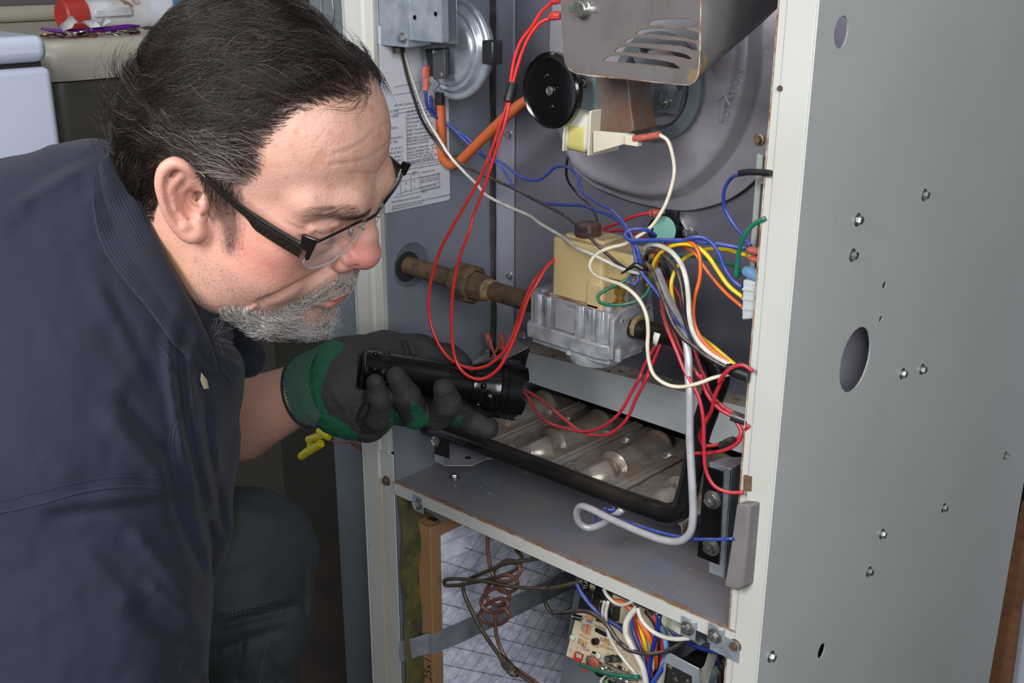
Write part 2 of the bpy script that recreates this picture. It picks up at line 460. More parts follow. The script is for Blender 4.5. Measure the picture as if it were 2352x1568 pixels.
XL, XR, XS, YB, XO = -0.975, -0.482, -0.448, 0.185, -1.034
ZT = 1.62
def shelf_z(x): return ZC-0.637+(x+.973)*0.028
EX, EY, EZ = V(1, 0, 0), V(0, 1, 0), V(0, 0, 1)

fur = empty('furnace_cabinet', (-.74, .35, 0.0), 'open cream painted steel furnace cabinet the man looks into', 'furnace')
# side panel with its holes
def ell(cx, cy, dx, dy):
    a = at(cx-dx, cy, x=XS); b = at(cx+dx, cy, x=XS); c = at(cx, cy-dy, x=XS); e = at(cx, cy+dy, x=XS); m = at(cx, cy, x=XS)
    return (m[1], m[2]-.02, (b[1]-a[1])/2, abs(c[2]-e[2])/2)
rib_hole = []
plate_with_holes('side_panel', (XS+.0014, 0.0012, .02), EY, EZ, .70, 1.6, .0016,
    [ell(1927, 74, 16, 38), ell(1960, 826, 33, 69), ell(2027, 655, 4.5, 8), ell(2019, 732, 4, 7), ell(1883, 1494, 7.5, 15), ell(2176, -6, 12, 6)], M_CREAM, fur)
b = MB(); t = np.linspace(0, math.pi/2, 8)
b.strip([[(XS-.03+.03*math.cos(q), .70+.03*math.sin(q), z) for q in t][::-1] for z in (.02, ZT)]); link('rear_corner', b, M_CREAM, fur)
# stamped rib on the side panel
b = MB(); p0 = at(1928, 365, x=XS); p1 = at(1915, 522, x=XS)
b.lathe([(0, .001), (.004, .0035), (np.linalg.norm(p1-p0)-.004, .0035), (np.linalg.norm(p1-p0), .001)], p0-EX*.002, p1-p0, 12); link('stamped_rib', b, M_CREAM, fur)
# right front post: folded flange
def post(name, prof, z0, z1, m=M_POST, bev=.0012):
    b = MB(); b.prism([(x, y, z0) for x, y in prof], (0, 0, z1-z0)); return link(name, b, m, fur, bevel=bev)
post('front_post', [(XS, .03), (XS, .0), (XS-.026, .0), (XS-.027, .0015), (XS-.034, .0015), (XS-.034, .022), (XS-.0325, .022), (XS-.0325, .003), (XS-.0015, .0025), (XS-.0015, .03)], .02, ZT)
b = MB(); b.tube([(XR-.0003, .0012, .03), (XR-.0003, .0012, ZT)], .0007, 6, 2); link('rusty_edge', b, M_RUSTEDGE, fur)
# left front post, with raised ridge
post('front_post', [(XO, .05), (XO, .004), (XO+.004, .0), (XO+.028, 0), (XO+.031, -.0025), (XO+.036, -.0025), (XO+.039, 0), (XO+.052, 0), (XO+.052, .02), (XO+.0505, .02), (XO+.0505, .0015), (XO+.0015, .0055), (XO+.0015, .05)], ZC-.60, ZT)
post('front_post', [(XO, .05), (XO, .004), (XO+.004, .0), (XO+.031, 0), (XO+.033, .002), (XO+.0585, .002), (XO+.0585, .0035), (XO+.0015, .0055), (XO+.0015, .05)], .02, ZC-.60)
b = MB(); b.tube([(XO+.034, -.0002, .05), (XO+.0345, .0, .3), (XO+.0335, -.0002, ZC-.64)], .0011, 6, 4); link('sealant_bead', b, mat('sealant', (176, 150, 120), .7), fur)
# inner left wall (above and below the shelf) with the knocked-out hole round the gas pipe
hz = at(925, 612, x=XL)
plate_with_holes('inner_wall', (XL-.001, .70, .03), -EY, EZ, .70-.004, ZT-.03, .001, [(.70-hz[1], hz[2]-.03, .0125, .0125)], M_GREYW, fur)
b = MB(); b.box((XO, .0, .02), (XO+.001, .70, ZT)); link('outer_wall', b, M_CREAM, fur)
b = MB(); b.lathe([(0, .0275), (.0012, .0275), (.0012, .026), (.0006, .026), (.0006, .014), (.0, .014)], (XL+.0002, hz[1]+.012, hz[2]), EX, 32, caps=False); link('knockout_ring', b, M_GALVD, fur)
b = MB(); b.box((XL-.03, -.0+.004, hz[2]-.05), (XL-.012, .10, hz[2]+.05)); link('knockout_backing', b, M_GALVD, fur)
# vestibule back panel: flange strip and main sheet, opening for the burners below
b = MB(); b.box((XL+.004, YB-.004, ZC-.625), (XL+.034, YB+.003, ZT)); link('back_flange', b, M_FLANGE, fur, bevel=.001)
b = MB(); b.box((XL+.0345, YB-.001, ZC-.53), (XS-.002, YB+.003, ZT)); link('vestibule_panel', b, M_VEST, fur)
b = MB(); b.tube([(XL+.035, YB-.0035, ZC-.5), (XL+.035, YB-.0035, ZT)], .0012, 6, 2); link('folded_seam', b, M_FLANGE, fur)
b = MB(); b.tube(np.array([(XL+.001+.0015*math.sin(i*2.1), YB-.006+.001*math.cos(i*1.3), ZC-.61+i*.04) for i in range(25)]), .0042, 6, 2); link('corner_gasket', b, mat('gasket', (36, 36, 38), .9, c2=(70, 62, 56), n2=(60, .7)), fur)
# shelf with rolled front rail
xl, xr = XL+.002, XR+.008
b = MB()
zl, zr = shelf_z(xl), shelf_z(xr)
b.prism([(xl, .003, zl), (xr, .003, zr), (xr, .003, zr-.0012), (xl, .003, zl-.0012)], (0, .38, 0)); link('shelf', b, M_GREY, fur)
b = MB(); b.prism([(xl, -.001, zl+.001), (xr, -.001, zr+.001), (xr, -.001, zr-.0155), (xl, -.001, zl-.0155)], (0, .0018, 0)); link('front_rail', b, M_POST, fur, bevel=.0006)
b = MB(); b.prism([(xl, .0, zl+.0008), (xr, .0, zr+.0008), (xr, .006, zr+.0006), (xl, .006, zl+.0006)], (0, 0, .0008)); link('rail_lip', b, mat('lip', (130, 124, 122), .6, c2=(140, 96, 62), n2=(50, .9)), fur)
b = MB(); b.tube([(xl, -.0012, zl+.0015), (xr, -.0012, zr+.0015)], .0006, 6, 2); link('rusty_edge', b, M_RUSTEDGE, fur)
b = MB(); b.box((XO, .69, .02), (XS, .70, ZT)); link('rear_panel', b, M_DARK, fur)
b = MB(); b.box((XO, 0, .0), (XS, .70, .02)); link('bottom_pan', b, M_GALVD, fur)
b = MB(); b.box((XO, .0, ZT), (XS, .70, ZT+.01)); link('top_panel', b, M_CREAM, fur)
# rear seal of the burner opening
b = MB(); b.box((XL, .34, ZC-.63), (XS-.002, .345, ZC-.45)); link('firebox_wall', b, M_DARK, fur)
# crumbs of rust and dust on the shelf
b = MB()
for k in range(150):
    px, py = random.choice([(random.gauss(1500, 110), random.gauss(1275, 60)), (random.gauss(1280, 160), random.gauss(1180, 50)), (random.gauss(1120, 70), random.gauss(1105, 20))])
    c = at(px, py, z=ZC-.632); c[2] = shelf_z(c[0])+.0003
    if XL+.01 < c[0] < XR-.005 and .006 < c[1] < .17: 
        s_ = random.uniform(.0003, .0008); b.obox(c, nrm(V(random.gauss(0, 1), random.gauss(0, 1), 0)), nrm(V(random.gauss(0, 1), random.gauss(0, 1), .2)), EZ, s_, s_*.7, s_*.5)
o = tag(link('rust_crumbs', b, mat('crumbs', (128, 98, 70), .9, c2=(176, 160, 140), n2=(80, .8)), None), 'scattered rust and dust crumbs on the grey shelf', 'debris'); o['kind'] = 'stuff'
# side screws
for (px, py) in [(2120, 447), (1967, 504), (1955, 585), (2115, 847), (2070, 857), (2165, 1165), (2023, 1225), (1993, 1311), (1768, 1506), (2307, 1045)]:
    screw(at(px, py, x=XS)+EX*.0005, EX, .0042, fur)
b = MB(); c_ = at(1792, 203, y=0); b.lathe([(0, .0025), (.0015, .0022)], c_, -EY, 12); link('rivet', b, M_RUST, fur)
# front clips and screws on the rail
for (px, py) in [(962, 1155), (1582, 1440), (1645, 1457)]:
    c = at(px, py, y=-.002)
    b = MB(); b.box((c[0]-.009, -.0035, c[2]-.012), (c[0]+.009, -.002, c[2]+.010)); link('clip', b, M_GALV, fur, bevel=.0008)
    screw(c-EY*.002, -EY, .0050, fur)
for (px, py) in [(890, 1103), (1690, 1480)]:
    screw(at(px, py, y=0)-EY*.001, -EY, .0042, fur, M_RUST)
b = MB(); c0 = at(1640, 1462, y=-.0025); c1 = at(1700, 1500, y=-.0025)
b.prism([c0+V(-.004, 0, .006), c1+V(-.002, 0, .01), c1+V(-.002, 0, -.012), c0+V(-.004, 0, -.016)], (0, .0012, 0)); link('end_tab', b, M_GALV, fur)
# lower left strip of the right post
b = MB(); p = [at(1697, 1410, y=.001), at(1706, 1412, y=.001), at(1694, 1575, y=.001), at(1680, 1575, y=.001)]
b.prism(p, (0, .001, 0)); link('inner_flange', b, M_POST, fur)
# dark foam and brown tape at the right post
b = MB(); p = [at(1708, 1092, y=-.001), at(1726, 1094, y=-.001), at(1725, 1128, y=-.001), at(1707, 1127, y=-.001)]
b.prism(p, (0, .004, 0)); link('brown_tape', b, mat('brown_tape', (112, 84, 56), .8, c2=(80, 62, 48), n2=(70, .8)), fur)
# screws on shelf
for (px, py) in [(1044, 1098), (1003, 1017)]:
    if py > 1050: screw(at(px, py, z=ZC-.634)+EZ*.0005, EZ, .0042, fur)

foam = MB(); q = [at(1691, 1156, y=-.012), at(1722, 1160, y=-.012), at(1707, 1345, y=-.012), at(1693, 1357, y=-.012), at(1662, 1347, y=-.012), at(1676, 1262, y=-.012)]
foam.prism(q, (0.004, .014, 0)); tag(link('foam_strip', foam, M_FOAM, None, bevel=.002), 'grey foam gasket strip hanging loose inside the right front post', 'foam strip')

# ================================================================ heat shield
hs = empty('heat_shield', (-.72, .165, ZC-.53), 'grey speckled sheet metal heat shield across the back above the burners', 'heat shield')
y0 = .165
b = MB(); b.prism([(-.925, y0, ZC-.528), (-.925, y0, ZC-.487), (XR+.01, y0, ZC-.462), (XR+.01, y0, ZC-.523)], (0, .0012, 0)); link('front_sheet', b, mat('shield_sheet', (188, 192, 194), .5, .1, c2=(170, 174, 176), n2=(20, .6), spots=[((190, 192, 194), 420, .70)], bump=[(260, .00007)]), hs, bevel=.0006)
b = MB(); b.prism([(-.925, y0, ZC-.487), (XR+.01, y0, ZC-.462), (XR+.01, YB+.01, ZC-.458), (-.925, YB+.01, ZC-.482)], (0, 0, -.0012)); link('dusty_ledge', b, mat('ledge', (168, 160, 152), .7, .1, c2=(138, 116, 92), n2=(40, .9), spots=[((96, 80, 66), 90, .6)], bump=[(300, .0003)]), hs)
# pointed igniter bracket by the flashlight head
ib = empty('igniter_bracket', at(1150, 830, y=.12), 'small galvanised bracket with two red push-on terminals left of gas valve', 'bracket')
P = lambda x, y, yy: at(x, y, y=yy)
b = MB(); b.prism([P(1072, 838, .14), P(1180, 775, .17), P(1213, 797, .12), P(1140, 833, .10), P(1100, 842, .11)], (0, 0, -.0012)); link('bracket_top', b, mat('dusty_galv', (176, 174, 168), .5, .2, c2=(150, 138, 122), n2=(30, .8)), ib)
b = MB(); b.prism([P(1213, 798, .12), P(1192, 846, .12), P(1140, 834, .10)], (.0, .0012, 0)); link('bracket_side', b, M_BLACK, ib)
for (x0, y0_, x1, y1) in [(1119, 765, 1128, 800), (1152, 766, 1156, 802)]:
    b = MB(); b.tube([P(x0, y0_, .135), P((x0+x1)/2, (y0_+y1)/2, .135), P(x1, y1, .135)], [.0038, .0046, .0034], 10, 4, flat=.7); link('terminal', b, M_PINK, ib)
for pts in ([(1124, 778), (1133, 806), (1146, 832), (1156, 846)], [(1153, 780), (1140, 804), (1130, 824), (1128, 846)]):
    b = MB(); b.tube([P(x, y, .124) for x, y in pts], .0016, 8, 5); link('igniter_lead', b, mat('dusty_red', (176, 92, 84), .6), ib)
b = MB(); b.box(tuple(P(1140, 822, .13)+V(-.008, -.004, -.004)), tuple(P(1140, 822, .13)+V(.010, .008, .010))); link('igniter_block', b, M_BLACK, ib, bevel=.001)
for (px, py) in [(1121, 812), (1203, 772)]: screw(P(px, py, .14), EZ, .004, ib)
# black tray end seen under the bracket
b = MB(); b.prism([P(1192, 846, .122), P(1215, 800, .122), P(1196, 872, .122), P(1190, 880, .122)], (0, .002, 0)); link('dark_edge', b, M_BLACK, ib)

# ================================================================ burners
M_BURN = mat('burner_steel', (176, 168, 160), 0.34, .5, c2=(138, 122, 108), n2=(34, .9), dust=((150, 124, 100), .5, 30), spots=[((120, 84, 60), 60, .74)], bump=[(160, .00012)], roughvar=.08)
def burner_mesh(xc, yb):
    """stamped burner: plate with a raised half tube, bulb, shutter mouth; local coordinates about (xc, yb, z=ZC-.572)"""
    z0 = ZC-.574; w = .0455
    us = np.linspace(-w, w, 61); ys = np.linspace(-.012, .17, 80); rows = []
    for y in ys:
        r = []
        for u in us:
            z = 0.0
            # raised tube
            R = .0165+.004*max(0, (y-.02)/.15); uu = u+.002
            if y > .046: k = min(1, (y-.046)/.006); z += (k*max(0, R*R-uu*uu)**.5*0.80*(1 if y < .139 else max(0, 1-(y-.139)/.005)) + (.0018*(abs(uu) < R) if .132 < y < .140 else 0))
            # bulb of the venturi
            e = 1-((y-.026)/.027)**2-((uu-.003*math.sin((y-.01)*110))/.0175)**2
            if y <= .052 and e > 0: z = max(z, .0150*e**.6+.0012*math.exp(-((uu-.004*math.sin((y-.01)*120))/.0016)**2))
            e = 1-((y-.050)/.0036)**2-(uu/.0205)**2
            if e > 0: z = max(z, .0182*e**.5)
            # mouth
            e = 1-((uu+.004)/.0095)**2
            if y < .012 and e > 0: z = max(z, .0105*e**.5)
            e = 1-((u+.030)/.0075)**2-((y-.0)/.012)**2
            if e > 0: z = max(z, .006*e**.5)
            # long stiffening creases
            z += .0022*math.exp(-((u-.032)/.002)**2)+.0016*math.exp(-((u-.039)/.0016)**2)
            # round dimple holes
            for (a, c, rr) in ((.026, .117, .0062), (-.037, .117, .0062)):
                d = math.hypot(u-a, y-c)
                if d < rr: z -= .0075*(1-(d/rr)**8)
            if abs(u) > w-.0015: z -= .011
            r.append((xc+u, yb+y, z0+z))
        rows.append(r)
    return MB().strip(rows)
proto = None; labels = ['leftmost stamped steel gas burner, mostly behind the glove', 'second gas burner from the left, under the sagging red wires', 'third gas burner from the left with full bulb and shutter visible', 'rightmost gas burner, behind the black manifold bend']
for i in range(4):
    xc = -.909+i*.0935
    if i == 0:
        e = empty('gas_burner', (xc, .075, ZC-.6), labels[0], 'burner', 'stamped burners in a row')
        s_ = link('burner_shell', burner_mesh(xc, .075), M_BURN, e, angle=60)
        m_ = s_.modifiers.new('solid', 'SOLIDIFY'); m_.thickness = .001
        b = MB(); b.lathe([(-.003, .0078), (.006, .0078), (.006, .006), (-.003, .006), (-.003, .0078)], (xc-.006, .064, ZC-.573), EY, 20, caps=False)
        sh = link('air_shutter', b, M_BURN, e)
        b = MB(); b.lathe([(0, .004), (.016, .004), (.017, .0025)], (xc-.006, .046, ZC-.566), EY, 14); ori = link('orifice', b, M_BRASS, e)
        b = MB(); b.tube([(xc-.046, .068, ZC-.5752), (xc-.046, .23, ZC-.5752)], .0009, 6, 2); sm = link('rusty_edge', b, M_RUSTEDGE, e)
        for (a, c) in ((.026, .192), (-.037, .192)):
            b = MB(); b.lathe([(0, .0074), (.0008, .0070), (.0008, .0058), (0, .0056)], (xc+a, c, ZC-.574), EZ, 18, caps=False)
            ey = link('eyelet', b, M_ALUM, e)
        proto = e
    else:
        c = proto.copy(); COL.objects.link(c); c.location = (xc, .075, ZC-.6); c['label'] = labels[i]
        for ch in proto.children:
            k = ch.copy(); COL.objects.link(k); k.parent = c
# burner rack brackets
rk = empty('burner_rack', at(1000, 1060, y=.05), 'galvanised burner support plate with small hole at left end of manifold', 'bracket')
zt_ = ZC-.603
b = MB(); b.prism([at(1005, 1045, z=zt_), at(1020, 1068, z=zt_), at(1085, 1068, z=zt_), at(1118, 1052, z=zt_), at(1200, 1052, z=zt_), at(1240, 960, z=zt_), at(1100, 960, z=zt_)], (0, 0, -.0012)); link('support_plate', b, M_ALUM, rk)
b = MB(); c = at(1075, 1051, z=zt_+.0004); b.lathe([(0, .004), (.0002, .004)], c, EZ, 16); link('hole', b, M_DARK, rk)
b = MB(); b.prism([P(998, 1008, .0), P(1030, 1012, .0), P(1030, 1052, .0), P(998, 1042, .0)], (0, .0015, 0)); link('black_tab', b, M_BLACKP, rk)
b = MB(); b.prism([P(998, 1040, .002), P(1018, 1045, .002), P(1018, 1068, .002), P(999, 1060, .002)], (0, .0015, 0)); link('lower_tab', b, M_GALV, rk)
screw(P(1001, 1013, -.001), -EY, .0042, rk)

rb = empty('manifold_bracket', P(1640, 1200, .04), 'black steel strap bolted on galvanised channel at lower right', 'bracket')
yy = .032
b = MB(); b.prism([P(1617, 1070, yy), P(1660, 1082, yy), P(1650, 1297, yy), P(1601, 1278, yy)], (0, .002, 0)); link('black_strap', b, M_BLACKP, rb, bevel=.0005)
b = MB(); b.prism([P(1630, 1062, yy+.003), P(1681, 1078, yy+.003), P(1663, 1328, yy+.003), P(1628, 1314, yy+.003)], (0, .0015, 0)); link('channel_face', b, M_GALV, rb, bevel=.0005)
e0 = P(1681, 1078, yy+.003); e1 = P(1664, 1328, yy+.003)
b = MB(); b.prism([e0, e0+V(0, .10, .002), V(e1[0], e1[1]+.10, e1[2]), e1], (-.0015, 0, 0)); link('channel_side', b, M_GALV, rb)
f0 = P(1630, 1064, yy+.003)
b = MB(); b.prism([e0, f0, f0+V(.004, .02, 0), V(f0[0]+.02, f0[1]+.03, e0[2]), e0+V(0, .12, 0)], (0, 0, .0012)); link('channel_top', b, M_ALUM, rb)
for (px, py) in [(1637, 1147), (1634, 1255)]: screw(P(px, py, yy), -EY, .0062, rb)

# ================================================================ gas train
gp = empty('gas_supply_pipe', (XL, .033, ZC-.36), 'rusty brown iron gas pipe with hexagonal union through left wall', 'pipe')
yp = .034; pz = lambda px, py: P(px, py, yp)
a0 = pz(885, 597)+V(-.02, 0, .002); a1 = pz(1212, 692)+V(.01, 0, 0); ax = nrm(a1-a0)
def along(px, py): return float((pz(px, py)-a0)@ax)
L1, L2 = along(1042, 642), along(1156, 672)
b = MB(); b.lathe([(0, .0108), (L1-.016, .0108), (L1-.0155, .0112), (L1-.002, .0102), (L1+.004, .0102)], a0, ax, 28); link('pipe', b, M_RUST, gp)
b = MB(); lu = along(1070, 650)
b.lathe([(lu-.020, .0135), (lu-.012, .0155), (lu-.010, .0165)], a0, ax, 24); link('union_tail', b, M_RUST, gp)
b = MB(); b.lathe([(lu-.012, .0205), (lu-.009, .0232), (lu+.012, .0232), (lu+.016, .0205), (lu+.0165, .0175), (lu+.013, .0170)], a0, ax, 8, caps=True); link('hex_nut', b, M_RUST, gp, bevel=.001)
b = MB(); b.lathe([(lu+.012, .0168), (lu+.022, .0165), (lu+.034, .0145)], a0, ax, 8); link('union_nose', b, M_RUST, gp, bevel=.0008)
b = MB(); pr = []
for k in range(8): pr += [(lu+.032+k*.0016, .0114), (lu+.0328+k*.0016, .0122)]
b.lathe(pr, a0, ax, 24); link('thread', b, mat('pipe_dope', (152, 128, 90), .85, c2=(96, 74, 48), n2=(120, .9), bump=[(300, .0003)]), gp)
b = MB(); b.lathe([(lu+.044, .0108), (np.linalg.norm(a1-a0), .0108)], a0, ax, 28); link('nipple', b, M_RUST, gp)
b = MB(); b.lathe([(.0, .0150), (.024, .0155), (.030, .0135), (.031, .0105)], a0, ax, 24); link('collar', b, M_RUST, gp)
b = MB(); b.lathe([(0, .0185), (.0006, .0185)], V(XL+.0012, hz[1]+.006, hz[2]-.001), EX, 24); link('torn_hole', b, M_DARK, gp)

# gas valve
gv = empty('gas_valve', (-.70, .04, ZC-.39), 'cast aluminium gas valve with tall beige cap in the middle', 'gas valve')
vy = .012; X0, X1 = P(1210, 700, vy)[0], P(1402, 720, vy)[0]
zb, ztp = ZC-.392, ZC-.343
prof = [(X0, vy+.006), (X0+.006, vy)]
# ribbed casting outline in plan
for (u, w_, d_) in ((.012, .007, -.003), (.026, .006, -.003)):
    prof += [(X0+u, vy), (X0+u+.0015, vy+d_), (X0+u+w_, vy+d_), (X0+u+w_+.0015, vy)]
prof += [(X0+.045, vy+.001), (X0+.066, vy+.001)]
for (u, w_, d_) in ((.068, .008, -.004), (.082, .008, -.005), (.096, .006, -.004)):
    if X0+u+w_ < X1-.003: prof += [(X0+u, vy), (X0+u+.0015, vy+d_), (X0+u+w_, vy+d_), (X0+u+w_+.0015, vy)]
prof += [(X1-.002, vy-.001), (X1+.001, vy+.004), (X1+.001, vy+.058), (X1-.01, vy+.066), (X0+.01, vy+.062), (X0, vy+.05)]
b = MB(); b.prism([(x, y, zb+.014) for x, y in prof], (0, 0, ztp-zb-.014)); link('valve_body', b, M_CAST, gv, bevel=.0009)
pl = [(X0-.001, vy+.004), (X0+.005, vy-.005), (X1-.012, vy-.007), (X1+.002, vy-.003), (X1+.003, vy+.06), (X1-.012, vy+.07), (X0+.01, vy+.066), (X0-.001, vy+.05)]
b = MB(); b.prism([(x, y, zb) for x, y in pl], (0, 0, .0165)); link('lower_casting', b, M_CAST, gv, bevel=.0016)
b = MB(); b.prism([(X0+(x-X0)*.94+.004, vy+.008+(y-vy)*.86-.004, zb-.006) for x, y in pl], (0, 0, .008)); link('bottom_gasket_plate', b, M_CAST, gv, bevel=.001)
b = MB(); b.lathe([(0, .026), (.007, .029), (.012, .029)], (X1-.038, vy+.026, zb-.016), EZ, 40); link('diaphragm_cup', b, M_CAST, gv, bevel=.001)
b = MB(); b.box((X0+.041, vy-.0016, zb+.018), (X0+.0675, vy+.001, ztp-.006)); link('name_plate', b, mat('plate', (182, 184, 186), .45, .4, spots=[((70, 70, 72), 160, .70)]), gv, bevel=.0006)
for (x, y, z, r) in [(X0+.018, vy+.008, ztp, .0045), (X0+.031, vy+.006, ztp, .0042), (X1-.01, vy+.01, ztp, .004), (X1-.01, vy+.05, ztp, .004), (X0+.012, vy+.05, ztp, .004)]:
    b = MB(); b.lathe([(-.02, r), (.0025, r), (.0035, r*.7)], (x, y, z), EZ, 14); link('bolt', b, M_CAST, gv)
for (px, py) in [(1308, 800), (1420, 815)]:
    b = MB(); c = P(px, py, vy); b.lathe([(-.006, .004), (.007, .0036)], c, EZ, 12); link('lug', b, M_CAST, gv)
b = MB(); b.prism([(X0+.022, vy+.002, ztp+.0005), (X1-.018, vy+.002, ztp+.0005), (X1-.018, vy+.05, ztp+.0005), (X0+.022, vy+.05, ztp+.0005)], (0, 0, .002)); link('rusty_gasket', b, M_RUSTEDGE, gv)
# beige cap
cx0, cx1 = P(1268, 600, vy+.004)[0], P(1383, 600, vy+.004)[0]
zc = P(1290, 543, vy+.01)[2]
cap = rpoly([(cx0, vy+.004, 0), (cx1, vy+.004, 0), (cx1, vy+.052, 0), (cx0, vy+.052, 0)], .004)
b = MB(); b.prism([p+V(0, 0, ztp+.002) for p in cap], (0, 0, zc-ztp-.002)); link('beige_cap', b, M_BEIGE, gv, bevel=.0015)
b = MB(); b.box((cx0+.010, vy+.012, zc-.001), (cx1-.006, vy+.046, zc+.004)); link('cap_step', b, M_BEIGE, gv, bevel=.002)
b = MB(); b.box((cx1-.018, vy+.002, ztp-.004), (cx1+.003, vy+.010, ztp+.026)); link('cap_latch', b, M_BEIGE, gv, bevel=.002)
b = MB(); b.box((cx1-.001, vy+.014, ztp+.03), (cx1+.030, vy+.050, zc-.004)); link('cap_ear', b, M_BEIGE, gv, bevel=.002)
kc = P(1350, 548, vy+.022)
b = MB(); b.lathe([(0, .0130), (.004, .0140), (.0045, .0128), (.0125, .0122), (.0135, .0105)], (kc[0], kc[1], zc+.003), EZ, 16); link('knob', b, M_BROWN, gv)
for k in range(12):
    q = k*math.pi/6; b = MB(); b.box((kc[0]+.0122*math.cos(q)-.001, kc[1]+.0122*math.sin(q)-.001, zc+.0075), (kc[0]+.0122*math.cos(q)+.001, kc[1]+.0122*math.sin(q)+.001, zc+.0155)); link('knob_rib', b, M_BROWN, gv)
b = MB(); c = P(1425, 690, vy+.03); b.lathe([(0, .006), (.006, .006), (.0065, .0045), (.012, .0045), (.0125, .007), (.018, .007)], (c[0], c[1], ztp), EZ, 16); link('brass_fitting', b, M_BRASS, gv)
b = MB(); b.box((cx1+.002, vy+.03, ztp), (cx1+.024, vy+.056, ztp+.035)); link('solenoid_frame', b, M_GALV, gv, bevel=.001)
b = MB(); b.lathe([(0, .009), (.034, .009), (.036, .006)], (cx1+.022, vy+.035, ztp+.004), EZ, 20); link('solenoid', b, M_STEELW, gv)
# right side flange with holes
fc = P(1480, 752, vy+.028); xf = X1+.001
b = MB(); b.prism([(xf, vy-.002, zb+.002), (xf, vy+.060, zb+.002), (xf, vy+.066, zb+.03), (xf, vy+.060, ztp+.004), (xf, vy+.012, ztp+.002), (xf, vy-.002, ztp-.006)], (.005, 0, 0)); link('outlet_flange', b, M_CAST, gv, bevel=.0012)
for (dy, dz) in [(.010, .012), (.012, .040), (.052, .014), (.054, .044)]:
    b = MB(); b.lathe([(0, .0028), (.0012, .0028), (.0012, .0016), (0, .0016)], (xf+.005, vy+dy, zb+dz), EX, 14); link('flange_hole', b, M_CAST, gv)

# manifold: outlet, elbow, down leg, bend, long horizontal run
mp = empty('gas_manifold', P(1240, 1080, .02), 'black painted gas manifold pipe bending down and across the burners', 'pipe')
oz = zb+.028; oy = vy+.030
o0 = V(xf+.004, oy, oz)
path = [o0, P(1530, 770, oy), P(1590, 792, oy), P(1632, 818, oy), P(1648, 862, oy), P(1630, 930, .040), P(1606, 1000, .036), P(1592, 1070, .030), P(1577, 1140, .026)]
b = MB(); b.tube(path, [.0105, .0105, .0112, .0128, .0125, .0112, .0108, .0108, .0108], 24, 10); link('riser', b, M_BLACKP, mp)
run = [P(1577, 1135, .026), P(1566, 1166, .024), P(1536, 1180, .022), P(1500, 1170, .022), P(1430, 1146, .024), P(1330, 1108, .027), P(1240, 1073, .030), P(1100, 1020, .034), P(1010, 990, .037), P(978, 984, .038)]
b = MB(); b.tube(run, [.0108, .0112, .0113, .0110, .0106, .0106, .0106, .0106, .0104, .0085], 24, 10); link('crossbar', b, M_BLACKP, mp)
b = MB(); b.lathe([(0, .0112), (.0008, .0122), (.004, .0122), (.005, .0112)], P(1462, 748, oy), EX, 24); link('thread_seal', b, mat('pipe_dope', (196, 162, 104)), mp)
b = MB(); lp = P(1516, 764, oy); t = np.linspace(-.5, 2.6, 16)
b.strip([[(lp[0]+s_*math.sin(max((q+.6)/3.3*math.pi, .2)), oy-.0115*math.sin(q), oz+.0115*math.cos(q)) for q in t] for s_ in (0, .0075)]); k = link('paper_tag', b, mat('paper_tag', (232, 230, 216), .7), mp); k.modifiers.new('s', 'SOLIDIFY').thickness = .0004

# ================================================================ inducer blower
iy = .176
idr = empty('inducer_blower', P(1560, 300, iy), 'draft inducer blower with big stamped round housing on back wall', 'blower')
out_px = [(1309, 367), (1348, 411), (1392, 440), (1453, 462), (1549, 483), (1612, 478), (1676, 456), (1734, 411), (1790, 330), (1830, 200), (1835, 60), (1815, -80), (1740, -200), (1600, -260), (1450, -240), (1330, -140), (1270, 0), (1262, 150), (1275, 280)]
rim_px = [(1329, 383), (1362, 412), (1405, 431), (1450, 447), (1510, 458), (1574, 447), (1644, 399), (1705, 319), (1746, 191), (1752, 48), (1735, -60), (1690, -140), (1590, -190), (1460, -170), (1360, -90), (1315, 40), (1300, 170), (1302, 270), (1312, 345)]
def loopw(px, y): return smooth([at(a, b_, y=iy) for a, b_ in px+[px[0]]], 6)[:-1]*V(1, 0, 1)+V(0, y, 0)
lo_ = loopw(out_px, 0); lr_ = loopw(rim_px, 0)
# resample both loops by angle about a centre
cc = at(1540, 150, y=iy)
def byang(l, n=120):
    a = np.unwrap(np.arctan2(l[:, 2]-cc[2], l[:, 0]-cc[0])); r = np.hypot(l[:, 0]-cc[0], l[:, 2]-cc[2])
    o = np.argsort(np.mod(a, 2*math.pi)); am = np.mod(a, 2*math.pi)[o]; rm = r[o]
    t = np.linspace(0, 2*math.pi, n, endpoint=False); return t, np.interp(t, am, rm, period=2*math.pi)
t_, ro = byang(lo_); _, rr_ = byang(lr_); ro = np.maximum(ro, rr_+.008)
def ring(r, y): return np.stack([cc[0]+r*np.cos(t_), np.full(len(t_), y), cc[2]+r*np.sin(t_)], 1)
rows = [ring(ro, iy+.006), ring(ro, iy+.001), ring(ro-.0015, iy), ring(rr_+.002, iy), ring(rr_-.001, iy-.002), ring(rr_-.006, iy-.016), ring(rr_-.010, iy-.0195), ring(rr_-.016, iy-.020), ring(rr_-.020, iy-.0185), ring(rr_*.78, iy-.0185), ring(rr_*.5, iy-.020), ring(rr_*.3, iy-.022), ring(rr_*0.02, iy-.022)]
b = MB(); b.strip(rows, True); k = link('stamped_housing', b, M_ALUM, idr, angle=50)
fy = iy-.0185
